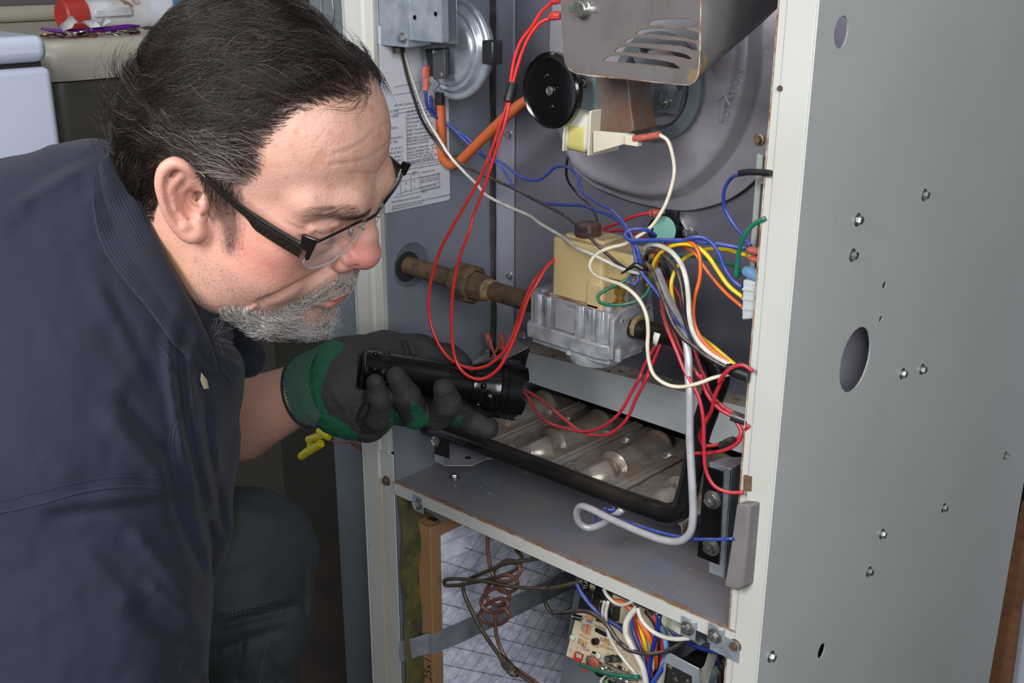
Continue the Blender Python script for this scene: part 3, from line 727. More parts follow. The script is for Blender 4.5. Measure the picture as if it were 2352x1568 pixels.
# oval dimple
b = MB(); c = at(1655, 150, y=fy); b.sphere(c+V(0, .004, .012), (.020, .007, .036), 24, 14); link('oval_boss', b, M_ALUM, idr, smooth_=True)
for (px, py) in [(1745, 320)]: screw(at(px, py, y=iy)-EY*.001, -EY, .0042, idr, mat('worn_screw', (160, 140, 112), .5, .6))
for (px, py) in [(1172, 309), (1174, 633)]: screw(at(px, py, y=YB-.002), -EY, .0045, fur)
# embossed arrow and word
def text(body, size, O, U, Vv, m, parent, name='lettering', ext=.0003, align='LEFT', spacing=1.0, sx=1.0):
    c = bpy.data.curves.new('text', 'FONT'); c.body = body; c.size = size; c.extrude = ext; c.align_x = align; c.space_character = spacing
    c.materials.append(m); c.resolution_u = 2
    o = bpy.data.objects.new('text', c); COL.objects.link(o)
    N_ = np.cross(U, Vv); mm = Matrix([[U[0]*sx, Vv[0], N_[0], 0], [U[1]*sx, Vv[1], N_[1], 0], [U[2]*sx, Vv[2], N_[2], 0], [0, 0, 0, 1]])
    org = origin_of(parent) if parent is not None else np.zeros(3)
    mm.translation = Vector([float(q) for q in (np.array(O)-org)]); bpy.context.view_layer.update()
    me = bpy.data.meshes.new_from_object(o); me.transform(mm)
    bpy.data.objects.remove(o); bpy.data.curves.remove(c)
    if name is None: return me
    me.name = name; o = bpy.data.objects.new(name, me); COL.objects.link(o); o.parent = parent
    return o
def joined(name, ms, m, parent, kind='stuff'):
    bm = bmesh.new()
    for x in ms: bm.from_mesh(x); bpy.data.meshes.remove(x)
    me = bpy.data.meshes.new(name); bm.to_mesh(me); bm.free(); me.materials.append(m)
    o = bpy.data.objects.new(name, me); COL.objects.link(o); o.parent = parent; o['kind'] = kind; return o
ta = at(1670, 290, y=fy-.0012); tb = at(1688, 228, y=fy-.0012); U = nrm(tb-ta); Vv = nrm(np.cross(-EY, U))
text('ROTATION', .0125, ta, U, Vv, M_FLANGE, idr, ext=.0006, sx=.9)
b = MB(); q0 = at(1650, 280, y=fy-.0003); q1 = at(1655, 237, y=fy-.0003); q2 = at(1649, 234, y=fy-.0003); q3 = at(1666, 219, y=fy-.0003); q4 = at(1674, 240, y=fy-.0003); q5 = at(1666, 240, y=fy-.0003); q6 = at(1661, 280, y=fy-.0003)
b.tube([q0, q1, q2, q3, q4, q5, q6, q0], .0006, 6, 1); link('arrow', b, M_FLANGE, idr)
# mounting spider, shaft, laminated core, coil, cooling disc
mc = P(1452, 215, .10)
M_GREYPL = mat('grey_casting', (112, 122, 130), .5, .15, c2=(92, 100, 108), n2=(30, .6), dust=((128, 116, 100), .5, 40))
b = MB(); rc = V(mc[0]-.006, 0, mc[2]+.002)
b.lathe([(0, .056), (.006, .056), (.008, .052), (.010, .044), (.004, .040), (0, .040), (0, .056)], (rc[0], fy-.004, rc[2]), -EY, 48, caps=False); link('motor_ring', b, M_GREYPL, idr)
b = MB(); b.lathe([(0, .030), (.012, .030), (.020, .022), (.022, .012)], (rc[0], fy-.002, rc[2]), -EY, 36); link('motor_hub', b, M_GREYPL, idr)
for a in (.3, 2.2, 4.2):
    d_ = V(math.cos(a), 0, math.sin(a)); s_ = V(-math.sin(a), 0, math.cos(a)); b = MB()
    b.obox(V(rc[0], fy-.010, rc[2])+d_*.034, d_, EY, s_, .014, .005, .006); link('spider_arm', b, M_GREYPL, idr, bevel=.001)
fp = P(1530, 232, fy-.02)
b = MB(); b.prism([P(1500, 205, fy-.022), P(1568, 208, fy-.014), P(1555, 265, fy-.014), P(1485, 255, fy-.022)], (0, .004, 0)); link('mounting_foot', b, M_GREYPL, idr, bevel=.001)
b = MB(); b.prism([P(1500, 205, fy-.022), P(1520, 212, fy-.034), P(1508, 250, fy-.034), P(1485, 255, fy-.022)], (0, .012, 0)); link('foot_web', b, M_GREYPL, idr, bevel=.001)
screw(P(1532, 234, fy-.024), -EY, .0042, idr); b = MB(); b.lathe([(0, .0022), (.014, .0022)], P(1532, 234, fy-.024), -EY, 10); link('stud', b, M_ZINC, idr)
dc = P(1266, 208, .036); shaft_x, shaft_z = dc[0], dc[2]
b = MB(); b.lathe([(0, .006), (.12, .006)], dc, EY, 16); link('shaft', b, M_ZINC, idr)
b = MB(); b.lathe([(-.001, .0005), (-.001, .030), (-.002, .0335), (-.0035, .0355), (-.0015, .0375), (.004, .0378), (.006, .036), (.006, .001)], dc, EY, 56, caps=False); link('cooling_disc', b, mat('gloss_black', (12, 12, 13), .18, c2=(24, 22, 20), n2=(300, .3), coat=.3), idr)
b = MB(); b.lathe([(-.0006, .0045), (-.002, .0045), (-.0024, .003)], dc-EY*.001, EY, 20); link('disc_rivet', b, M_ZINC, idr)
for (px, py) in [(1255, 174), (1267, 245), (1281, 202)]:
    b = MB(); b.sphere(P(px, py, .0352), (.0028, .0012, .0028) if px != 1281 else (.0012, .0008, .0012), 12, 8); link('dimple', b, MATS['gloss_black'], idr)
b = MB(); b.box((dc[0]+.004, .0635, dc[2]-.020), (dc[0]+.050, .090, dc[2]+.018)); link('bearing_bracket', b, mat('blue_grey_casting', (130, 142, 152), .45, .2), idr, bevel=.003)
screw(P(1343, 190, .056), -EY, .0035, idr)
# core: C shaped laminations
c0 = P(1375, 190, .055); c1 = P(1452, 300, .055)
b = MB(); core = rpoly([P(1366, 170, .06), P(1440, 170, .06), P(1449, 250, .06), P(1456, 300, .06), P(1440, 310, .06), P(1380, 318, .06), P(1375, 270, .06)], .0018)
b.prism(core, (0, .036, 0)); link('laminated_core', b, M_RUSTY_SHEET, idr, bevel=.001)
for k in range(9):
    b = MB(); yk = .0625+k*.0037; pp = [p*V(1, 0, 1)+V(0, yk, 0) for p in core]; cm = sum(pp)/len(pp)
    b.prism([cm+(p-cm)*1.012 for p in pp], (0, .0022, 0)); link('lamination', b, M_RUSTY_SHEET, idr)
# coil with bobbin flanges
M_COIL = mat('coil_paper', (222, 218, 206), .6, c2=(206, 198, 176), n2=(24, .5)); M_BOB = mat('bobbin', (214, 206, 184), .5)
M_YEL = mat('yellow_label', (206, 196, 116), .55)
ca = P(1292, 298, .045); cb = P(1395, 318, .045); cax = nrm(cb-ca); Lc = np.linalg.norm(cb-ca); cu = nrm(np.cross(EY, cax))
def coilbox(a, w0, w1, h0, d0, d1, name, m, r=.008):
    q = []
    for (u, w) in rpoly([V(d0, h0[0], 0), V(d1, h0[0], 0), V(d1, h0[1], 0), V(d0, h0[1], 0)], r) and [(p[0], p[1]) for p in rpoly([V(d0, h0[0], 0), V(d1, h0[0], 0), V(d1, h0[1], 0), V(d0, h0[1], 0)], r)]:
        q.append(ca+cax*w0+EY*u+cu*w)
    b = MB(); b.prism(q, cax*(w1-w0)); return link(name, b, m, idr, bevel=.0008)
coilbox(0, 0, .0022, (-.022, .022), 0, .048, 'bobbin_flange', M_BOB, .002)
coilbox(0, .0022, .034, (-.020, .020), .003, .045, 'coil', M_COIL, .009)
coilbox(0, .034, .0365, (-.024, .021), -.001, .048, 'bobbin_flange', M_BOB, .002)
coilbox(0, .006, .026, (-.009, .0208), .0018, .030, 'yellow_label', M_YEL, .008)
b = MB(); b.prism([P(1362, 352, .046), P(1455, 325, .046), P(1452, 308, .046), P(1362, 300, .046)], (0, .004, 0)); link('terminal_board', b, M_BOB, idr, bevel=.0006)
b = MB(); b.obox(P(1455, 322, .044), EX, EY, EZ, .008, .004, .005); link('terminal_block', b, M_BOB, idr, bevel=.001)
b = MB(); b.tube([P(1460, 318, .043), P(1480, 316, .042), P(1492, 314, .042)], [.0052, .0056, .004], 10, 4, flat=.7); b.tube([P(1490, 314, .042), P(1516, 309, .042)], .0034, 10, 3); link('terminal_sleeve', b, M_PINK, idr)

# louvred bracket box
lb = empty('louvred_bracket', P(1450, 190, .0), 'grey rust-edged sheet metal hood with angled louvre slots top centre', 'bracket')
ly = .0
U0 = P(1291, -60, ly); 
outl = [P(1286, -90, ly), P(1292, 60, ly), P(1296, 125, ly), P(1303, 152, ly), P(1322, 167, ly), P(1440, 180, ly), P(1560, 193, ly), P(1585, 193, ly), P(1600, 180, ly), P(1606, 150, ly), P(1610, 0, ly), P(1614, -90, ly)]
def q4p(x, y): return P(1150+x/3.1354, y/3.1354, ly)
slots = [[(1060, 185), (1075, 160), (1110, 142), (1425, 152), (1425, 196), (1200, 188)],
 [(972, 250), (985, 225), (1040, 206), (1425, 232), (1424, 292), (1300, 272), (1100, 255)],
 [(892, 312), (905, 290), (955, 270), (1200, 285), (1410, 315), (1418, 368), (1300, 335), (1050, 318)],
 [(818, 376), (832, 352), (885, 332), (1100, 350), (1320, 380), (1362, 400), (1385, 430), (1240, 405), (1000, 385)],
 [(735, 442), (760, 415), (812, 396), (1000, 412), (1200, 440), (1265, 460), (1305, 498), (1150, 478), (900, 455)]]
bm = bmesh.new(); org = origin_of(lb); es = []
for L_ in [outl]+[[q4p(*p) for p in s_] for s_ in slots]:
    if L_ is not outl: L_ = smooth(L_+[L_[0]], 3)[:-1]
    vs = [bm.verts.new(Vector(p-org)) for p in L_]; es += [bm.edges.new((vs[i], vs[(i+1) % len(vs)])) for i in range(len(vs))]
bmesh.ops.triangle_fill(bm, use_beauty=True, edges=es, normal=Vector((0, -1, 0)))
me = bpy.data.meshes.new('front_sheet'); bm.to_mesh(me); bm.free()
M_HOOD = mat('hood_sheet', (118, 114, 113), .42, .3, c2=(98, 92, 88), n2=(16, .8), spots=[((138, 116, 90), 24, .66)], dust=((134, 112, 88), .8, 18), bump=[(240, .00012)])
me.materials.append(M_HOOD); o = bpy.data.objects.new('front_sheet', me); COL.objects.link(o); o.parent = lb
m_ = o.modifiers.new('s', 'SOLIDIFY'); m_.thickness = .0022; m_.offset = 0
b = MB(); b.tube(outl, .0010, 6, 3); link('rusty_edge', b, M_RUSTEDGE, lb)
for s_ in slots:
    b = MB(); pp = [q4p(*p) for p in s_]; b.tube([q-EY*.0005 for q in pp+[pp[0]]], .0007, 6, 3); link('slot_edge', b, mat('slot_rust', (96, 70, 54), .85, c2=(120, 104, 90), n2=(60, .8)), lb)
b = MB(); e_ = [P(1614, -90, ly), P(1610, 0, ly), P(1606, 150, ly), P(1600, 180, ly), P(1588, 192, ly)]
far = [at(1830, -90, x=-.575), at(1815, -30, x=-.575), at(1789, 16, x=-.575), at(1760, 44, x=-.575), at(1745, 58, x=-.576)]
b.strip([e_, [e_[i]*.5+far[i]*.5 for i in range(5)], far]); k = link('side_sheet', b, M_HOOD, lb); k.modifiers.new('s', 'SOLIDIFY').thickness = .0015
b = MB(); kc = P(1343, 21, ly-.001); b.lathe([(0, .0085), (.002, .0085), (.0022, .0072), (.008, .0072), (.0088, .0062)], kc, -EY, 28); link('limit_switch', b, M_ZINC, lb)
b = MB(); b.obox(kc+V(-.014, 0, 0), EX, EY, EZ, .004, .0012, .0025); b.obox(kc+V(.012, 0, 0), EX, EY, EZ, .004, .0012, .0025); link('switch_tab', b, M_TIN, lb)

# ================================================================ pressure switch and junction boxes
ps = empty('pressure_switch', P(1050, 130, .056), 'shiny round galvanised pressure switch beside the junction boxes', 'pressure switch')
pc = P(1036, 112, .066)
b = MB(); b.lathe([(.012, .052), (.010, .055), (.004, .0565), (.002, .0552), (.001, .0520), (.0025, .0500), (.002, .0480), (-.004, .0462), (-.0055, .0445), (-.005, .0425), (-.0045, .0410), (-.008, .0395), (-.0095, .036), (-.0100, .028), (-.0105, .001)], pc, EY, 64, caps=False); link('diaphragm_housing', b, M_GALV, ps, angle=60)
b = MB(); b.lathe([(.012, .052), (.020, .048), (.022, .001)], pc, EY, 64, caps=False); link('rear_housing', b, M_GALV, ps)
b = MB(); b.obox(P(1131, 120, .062), EX, EY, EZ, .0085, .008, .0125); link('black_clamp', b, M_BLACK, ps, bevel=.002)
b = MB(); b.prism([P(955, -60, .050), P(1047, -60, .046), P(1050, 102, .046), P(1000, 100, .046), P(955, 97, .046)], (0, .0015, 0)); link('mounting_plate', b, M_GALV, ps, bevel=.0006)
b = MB(); b.prism([P(976, 113, .043), P(1018, 110, .043), P(1020, 172, .043), P(984, 176, .043)], (0, .010, 0)); link('microswitch', b, M_BLACK, ps, bevel=.001)
b = MB(); b.prism([P(992, 116, .039), P(1020, 113, .039), P(1023, 180, .039), P(994, 182, .039)], (0, .006, 0)); link('switch_cover', b, mat('dark_grey_plastic', (58, 60, 62), .5), ps, bevel=.001)
for (px, py) in [(997, 119), (1016, 171)]:
    b = MB(); b.lathe([(0, .0024), (.001, .0022)], P(px, py, .0385), -EY, 12); link('rivet', b, M_TIN, ps)
b = MB(); b.tube([P(980, 152, .040), P(979, 178, .040)], [.005, .0056], 10, 3, flat=.6); b.tube([P(979, 178, .040), P(978, 206, .040)], [.0032, .0036], 10, 3); link('terminal_sleeve', b, M_PINK, ps)
b = MB(); b.obox(P(999, 197, .040), nrm(V(.6, 0, .5)), EY, nrm(V(-.5, 0, .6)), .007, .001, .0035); link('spade_terminal', b, M_TIN, ps)
b = MB(); b.lathe([(0, .006), (.014, .005)], P(1010, 212, .066), -EZ, 14); link('hose_nipple', b, M_BLACK, ps)
jb = empty('junction_box', P(900, 100, .02), 'galvanised steel junction box pair in the top left corner', 'junction box')
b = MB(); zt = 1.55
bl0, bl1 = P(866, 103, .004), P(937, 105, .004)
b.box((bl0[0], .004, bl0[2]), (bl1[0], .038, zt)); link('box_body', b, M_GALV, jb, bevel=.0012)
b = MB(); b2 = P(942, 97, .008); b3 = P(1016, 88, .008); b.box((b2[0], .007, b2[2]+.002), (b3[0], .018, zt)); link('box_cover', b, M_GALV, jb, bevel=.0012)
for (px, py) in [(953, 40), (1001, 32)]:
    b = MB(); b.lathe([(0, .0026), (.0006, .0026), (.0006, .0018), (0, .0018)], P(px, py, .007), -EY, 14); link('hole', b, M_DARK, jb)
screw(P(925, 88, .0035), -EY, .0040, jb)
b = MB(); b.lathe([(0, .007), (.006, .007)], P(915, 108, .016), -EZ, 14); link('cable_grommet', b, M_BLACK, jb)

# ================================================================ rating label on the left wall
lab = empty('rating_label', (XL+.0005, .05, ZC-.30), 'white rating label with French and English text on inner left wall', 'label')
lz0 = at(1032, 462, x=XL)[2]+.002; ly1 = at(1032, 400, x=XL)[1]; ly0 = -.0+.002; lz1 = ZC-.085
b = MB(); b.prism(rpoly([(XL+.0004, ly0, lz0), (XL+.0004, ly1, lz0), (XL+.0004, ly1, lz1), (XL+.0004, ly0, lz1)], [0, .004, .004, 0]), (.0003, 0, 0)); link('label_sheet', b, M_LABELW, lab, smooth_=False)
LTS = []; RUL = MB()
def LT(px, py, s, size=.0037, sx=.95):
    p = at(px, py, x=XL+.0009); LTS.append(text(s, size, p, EY, EZ, M_INK, lab, None, ext=.00002, sx=sx))
lines = [(932, 243, 'AIR FORCE CENTRAL FURNACE BUILDING CONSTRUCTION'), (933, 252, 'AIR CHAUD CENTRAL POUR BATIMENT')]
for (px, py, s) in [(935, 262, 'EQUIPE POUR LE GAZ NATUREL'), (935, 270, 'GAZ PROPANE AVEC CONVERSION'), (935, 279, 'EQUIPEMENT D ORIGINE'), (935, 288, 'CATEGORIE   I'), (935, 297, 'VOLTS AC  115      HZ  60'), (935, 306, 'DEBIT CALORIFIQUE MAX'), (935, 315, 'DEBIT CALORIFIQUE'), (935, 324, "PRESS MAX D'ALIMENTATION"), (935, 331, "PRESS MIN D'ALIMENTATION"), (935, 338, "PUISSANCE D'ENTREE"), (935, 348, 'PRESSURE TUBULURE    0.87'), (935, 356, 'HAUTE TEMPERATURE   25-43'), (935, 363, 'STATIQUE PRESS. MAX  0.5'), (935, 370, 'CONCU POUR UNE TEMP  79'), (937, 379, "INSTALLER A L'INTERIEUR")]: LT(px, py-3, s)
for (px, py, s) in [(896, 262, 'AL GAS'), (896, 274, 'T WITH'), (898, 300, 'HZ 60'), (896, 324, '14.0 IN W.C.'), (896, 333, 'G. FOR'), (897, 348, '3.5  IN W.C.'), (896, 358, '45-75 DEG. F'), (896, 368, '0.5  IN W.C.'), (896, 377, 'P 175 DEG. F')]: LT(px, py-3, s)
for (px, py, s) in [(905, 248, 'AIR FORCE CENTRAL FURNACE CONSTRUCTION'), (905, 388, 'SUITABLE FOR FLOORING IN ALCOVE OR CLOSET AT MINIMUM CLEARANCE'), (905, 400, 'COMBUSTIBLE DANS UN PLACARD OU UNE ALCOVE. A UNE'), (900, 470, 'POUR OPERATION ABOVE 2000 FT.'), (900, 480, 'ALTITUDE PLUS HAUTE QUE 2,000 PIEDS, ET POUR LES CONVERSIONS'), (900, 486, 'REFEREZ-VOUS AUX INSTRUCTIONS')]: LT(px, py-3, s, .0031)
for (px, py, s) in [(946, 398, 'VENT'), (946, 403, 'EVENT'), (968, 398, 'INDICE (POUCES)'), (966, 410, 'WITH SINGLE WALL VENT'), (966, 416, "AVEC UTILISATION D'UN"), (966, 421, 'EVENT A PAROI UNIQUE'), (966, 433, 'WITH TYPE B-1, AVEC'), (966, 439, "UTILISATION D'UN EVENT"), (966, 444, 'TYPE B-1')]: LT(px, py, s, .0028)
for (px, py, s) in [(931, 424, '6'), (950, 418, '6'), (930, 440, '3'), (951, 434, '1')]: LT(px, py, s, .0045)
for (a, c) in [((903, 253), (1000, 238)), ((903, 262), (1028, 243)), ((933, 262), (936, 378)), ((905, 366+14), (1028, 350)), ((905, 388), (1028, 366)), ((912, 405), (962, 394)), ((912, 418), (1008, 398)), ((912, 446), (1009, 418)), ((1008, 393), (1010, 430)), ((962, 393), (965, 436)), ((942, 398), (945, 442)), ((918, 404), (921, 448)), ((905, 454), (1010, 430)), ((905, 200), (966, 188)), ((966, 188), (967, 208)), ((905, 218), (967, 208))]:
    RUL.tube([at(*a, x=XL+.001), at(*c, x=XL+.001)], .0002, 4, 1)
joined('printed_text', LTS, M_INK, lab); link('printed_rule', RUL, M_INK, lab)['kind'] = 'stuff'
# ================================================================ wires
def mw(name, c, dirt=.5): return mat('wire_'+name, c, .38, c2=tuple(int(v*.78) for v in c), n2=(60, .5), dust=((150, 128, 108), dirt, 90), coat=.1)
W_RED = mw('red', (226, 50, 44), .25); W_DRED = mw('dark_red', (186, 38, 52), .4); W_BLUE = mw('blue', (44, 72, 158), .4); W_WHITE = mw('white', (214, 210, 198), .5)
W_IVORY = mw('ivory', (222, 212, 188), .4); W_BLK = mw('black', (44, 42, 44), .6); W_ORG = mw('orange', (228, 106, 40), .25); W_YEL = mw('yellow', (236, 198, 26), .3)
W_GRN = mw('green', (22, 112, 86), .4); W_BRN = mw('brown', (118, 78, 64), .4); W_OLV = mw('olive', (76, 64, 50), .4); W_LBL = mw('light_blue', (104, 158, 204), .3)
W_SLV = mat('aluminium_tube', (186, 186, 190), .34, .3, c2=(158, 156, 156), n2=(50, .6), dust=((150, 132, 116), .5, 40))
def path3(pts, ys):
    n = len(pts); s = np.linspace(0, 1, n); yy = np.interp(s, np.linspace(0, 1, len(ys)), ys)
    out = []
    for i, p in enumerate(pts):
        y = yy[i]
        if p[0] < 1130 and y > -.02: y = min(y, at(p[0], p[1], x=XL+.006)[1])
        out.append(at(p[0], p[1], y=min(y, .176)))
    return out
def wire(name, label, m, pts, ys, r=.0016, group=None, cat='wire', seg=8, sub=5):
    b = MB(); b.tube(path3(pts, ys), r, seg, sub); o = link(name, b, m, None, smooth_=True); tag(o, label, cat, group); return o
def c6(*q): return [(1180+a/3.5633, 460+b/3.5633) for a, b in q]
def c8(*q): return [(960+a/2.868, 860+b/2.868) for a, b in q]
def c3(*q): return [(860+a/3.136, b/3.136) for a, b in q]
def c5(*q): return [(850+a/3.92, 480+b/3.92) for a, b in q]
def c10(*q): return [(1550+a/3.137, 350+b/3.137) for a, b in q]
G = 'wires of the furnace harness'
ra = wire('red_wire', 'bright red wire making the wider, left loop in front of the flashlight', W_RED,
     c3((1290, 5), (1200, 90), (1130, 200), (1060, 290), (1010, 420), (980, 600), (965, 720), (905, 900), (830, 1120), (750, 1300), (640, 1500))+c5((740, 160), (640, 350), (575, 540), (533, 740), (530, 930), (560, 1080), (620, 1220), (700, 1330), (800, 1400), (930, 1435), (1050, 1410), (1180, 1310), (1260, 1190), (1320, 1030), (1400, 800), (1480, 640), (1640, 470))+[(1285, 590)],
     [.0, -.004, -.012, -.03, -.045, -.05, -.05, -.045, -.03, -.01, .03], .0017)
rb_ = wire('red_wire', 'bright red wire making the narrower, right loop in front of the flashlight', W_RED,
     c3((1275, 130), (1200, 160), (1130, 240), (1070, 360), (1030, 480), (995, 610), (975, 730), (930, 920), (860, 1130), (790, 1350), (710, 1560))+c5((900, 180), (830, 360), (775, 560), (745, 740), (733, 940), (735, 1100), (745, 1240), (780, 1380), (840, 1470), (960, 1530), (1060, 1510), (1160, 1430), (1240, 1290), (1330, 1080), (1420, 810), (1500, 670), (1590, 520))+[(1272, 596), (1290, 580)],
     [.002, -.008, -.016, -.035, -.05, -.056, -.055, -.05, -.035, -.012, .03], .0017)
b = MB(); b.tube(path3([(1178, 193), (1173, 212), (1167, 233)], [-.013, -.021]), .0050, 12, 3); link('black_sleeve', b, M_BLACK, ra)
b = MB(); b.tube(path3(c3((1262, 124), (1280, 118)), [.0, 0]), .0025, 10, 2); b.tube(path3(c3((1276, 118), (1300, 113), (1345, 115)), [0, .001]), [.0040, .0046, .0035], 10, 3); link('terminal_sleeve', b, M_REDT, rb_)
b = MB(); b.tube(path3(c3((1280, 12), (1300, 0), (1345, -10)), [0, 0]), [.003, .0046, .004], 10, 3); link('terminal_sleeve', b, M_REDT, ra)
h = wire('rubber_hose', 'thick orange rubber hose looping from pressure switch to the inducer', M_RUBBER, c3((472, 695), (475, 800), (482, 930), (487, 1060), (500, 1140), (545, 1185), (610, 1165), (680, 1100), (780, 1000), (900, 885), (1000, 795), (1070, 740), (1180, 700)), [.10, .10, .10, .095, .09, .09, .09, .10], .0060, cat='hose', seg=16, sub=8)
wire('black_wire', 'black wire from the junction box diving under the orange hose', W_BLK, c3((190, 350), (240, 560), (290, 720), (340, 860), (430, 1000), (540, 1125), (640, 1190), (760, 1250), (900, 1310), (1050, 1380), (1200, 1460))+c6((340, 80), (430, 135), (540, 220), (700, 380), (860, 520), (960, 590)), [.06, .07, .08, .085, .075, .05, .02, .0, .02], .0017, G)
wire('white_wire', 'white wire from the junction box running down right over the gas valve cap', W_WHITE, c3((208, 350), (250, 500), (310, 680), (370, 840), (460, 990), (550, 1130), (640, 1230), (740, 1330), (800, 1400), (950, 1480), (1130, 1560))+c6((200, 180), (400, 300), (520, 390), (640, 440), (760, 500), (900, 565), (1040, 600)), [.055, .065, .075, .08, .06, .045, .03, -.004, -.006, .02], .0019, G)
wire('blue_wire', 'blue wire with humped upper course between pressure switch and harness', W_BLUE, c3((372, 650), (380, 750), (435, 835), (520, 890), (600, 945), (690, 1010), (800, 1130), (900, 1160), (980, 1220), (1080, 1285), (1180, 1295), (1250, 1250), (1300, 1205), (1380, 1200), (1460, 1260), (1495, 1380), (1560, 1430))+c6((700, 30), (800, 80), (880, 160), (950, 260), (990, 350), (1030, 460), (1040, 560)), [.07, .09, .11, .115, .10, .09, .06, .03, .012, .015], .0017, G)
wire('blue_wire', 'blue wire with straighter lower course between pressure switch and harness', W_BLUE, c3((405, 690), (420, 780), (480, 850), (570, 930), (670, 1030), (800, 1135), (880, 1170), (940, 1240), (1000, 1340), (1100, 1410), (1200, 1455), (1350, 1475), (1500, 1480))+c6((640, 70), (780, 120), (880, 190), (950, 290), (985, 400), (1010, 520), (1060, 610), (1130, 700), (1200, 790), (1260, 880), (1320, 970), (1420, 1085), (1490, 1170)), [.075, .09, .11, .115, .10, .07, .04, .02, .012, .01, .005, .0], .0017, G)
wire('ivory_wire', 'long ivory wire from inducer coil curling past the valve to lower right', W_IVORY, [(1514, 309), (1533, 322), (1545, 357), (1549, 392), (1542, 431), (1530, 466)]+c6((1200, 110), (1120, 220), (1010, 300), (900, 360), (780, 390), (665, 450), (622, 530), (655, 600), (760, 650), (880, 690), (980, 760), (1050, 850), (1090, 960), (1100, 1080), (1095, 1200), (1110, 1330), (1150, 1430), (1240, 1500), (1350, 1525), (1500, 1500), (1640, 1450), (1800, 1415)), [.042, .05, .045, .03, .0, -.015, -.02, -.02, -.02, -.02, -.015, .0], .0019, G)
wire('white_wire', 'thick white wire arching over the harness knot then down right', W_WHITE, c6((1068, 440), (1075, 390), (1130, 360), (1210, 375), (1300, 430), (1370, 520), (1410, 640), (1430, 800), (1437, 940), (1470, 1080), (1540, 1190), (1640, 1270), (1790, 1350)), [.03, .015, .0, -.01, -.01, -.005, .0], .0024, G)
wire('black_wire', 'dusty black wire arching beneath the thick white wire', W_BLK, c6((1085, 500), (1090, 440), (1130, 415), (1200, 430), (1270, 490), (1335, 575), (1372, 690), (1388, 820), (1400, 960), (1440, 1080), (1500, 1180), (1600, 1290), (1700, 1350)), [.035, .02, .005, -.003, -.002, .0], .0022, G)
wire('black_wire', 'black wire sweeping down from harness knot in front of the manifold elbow', W_BLK, c6((1045, 490), (1100, 530), (1150, 620), (1200, 750), (1250, 880), (1310, 1020), (1380, 1120), (1480, 1200), (1600, 1290), (1760, 1375)), [.03, .01, -.005, -.01, -.005, .0], .0022, G)
wire('orange_wire', 'orange wire running diagonally to the white plastic connector', W_ORG, c6((1130, 520), (1150, 440), (1230, 375), (1300, 355), (1400, 380), (1480, 430), (1550, 530), (1640, 650), (1750, 770), (1872, 872)), [.03, .02, .02, .02, .02, .01], .0017, G)
wire('orange_wire', 'orange wire bending sharply down beside the thick white wire', W_ORG, c6((1160, 560), (1200, 450), (1300, 380), (1380, 340), (1450, 345), (1503, 400), (1527, 500), (1520, 650), (1484, 780), (1470, 900), (1480, 1010), (1530, 1120), (1620, 1220), (1760, 1320)), [.03, .015, .005, .0, .0, -.002, -.004, .0], .0018, G)
wire('yellow_wire', 'yellow wire arching over to the white plastic connector', W_YEL, c6((1130, 640), (1145, 520), (1210, 425), (1320, 365), (1440, 360), (1530, 400), (1600, 470), (1680, 590), (1760, 700), (1874, 792)), [.03, .015, .005, .005, .01, .01], .0020, G)
y2 = wire('yellow_wire', 'yellow wire from orange terminal looping back and down to lower right', W_YEL, c6((1960, 470), (1850, 430), (1720, 400), (1590, 400), (1480, 430), (1390, 480), (1320, 580), (1290, 680), (1300, 800), (1340, 920), (1400, 1010), (1520, 1110), (1650, 1210), (1810, 1345)), [.015, .03, .035, .03, .015, .01, .0], .0020, G)
wire('yellow_wire', 'short yellow wire hidden behind the harness knot', W_YEL, c6((1090, 700), (1120, 640), (1160, 560)), [.045, .03], .0018, G)
bw = wire('blue_wire', 'printed blue wire running straight right to the orange terminal', W_BLUE, c6((1160, 290), (1100, 245), (1000, 235), (930, 255), (912, 290), (950, 325), (1100, 325), (1300, 325), (1500, 335), (1700, 360), (1840, 385), (1940, 395)), [.04, .02, .01, .005, .005, .01, .015], .0020, G)
b = MB(); q = path3(c6((985, 321), (1100, 321), (1300, 321), (1500, 331), (1700, 356), (1840, 381)), [-.0, .003, .008])
wire('blue_wire', 'blue wire curving from the knot down to the white plastic connector', W_BLUE, c6((1240, 340), (1380, 330), (1460, 305), (1550, 305), (1620, 350), (1680, 440), (1730, 560), (1790, 650), (1870, 715)), [.01, .0, .005, .01, .012], .0019, G)
wire('green_wire', 'green wire looped in front of the gas valve casting', W_GRN, c6((990, 600), (950, 630), (850, 690), (740, 740), (690, 785), (702, 830), (780, 855), (880, 855), (990, 830), (1070, 780), (1115, 710), (1125, 620)), [.03, .01, -.005, -.01, -.005, .01, .03], .0017, G)
wire('green_wire', 'bright green wire hanging in an arc beside the right post', W_GRN, c6((2060, 145), (1960, 200), (1890, 290), (1850, 400), (1830, 520), (1820, 632)), [.0, .0, .005, .01], .0021, G)
wire('green_wire', 'dark green wire running right behind the yellow wires', W_GRN, c6((1220, 480), (1370, 455), (1500, 460), (1640, 490), (1760, 520), (1850, 555), (1905, 582)), [.05, .05, .05, .03], .0018, G)
wire('green_wire', 'short green wire end entering the blue splice', W_GRN, c6((1820, 630), (1860, 600), (1910, 600)), [.012, .02], .0017, G)
bs = wire('blue_wire', 'blue wire bowed left from a black sleeve by the right post', W_BLUE, c10((470, 155), (400, 190), (352, 290), (360, 400), (420, 510), (490, 600), (545, 672)), [.0, .02, .03, .03, .02], .0017, G)
b = MB(); b.tube(path3(c10((468, 150), (520, 142), (600, 142), (690, 150)), [0, -.002]), .0028, 12, 4); link('black_sleeve', b, M_BLACK, bs)
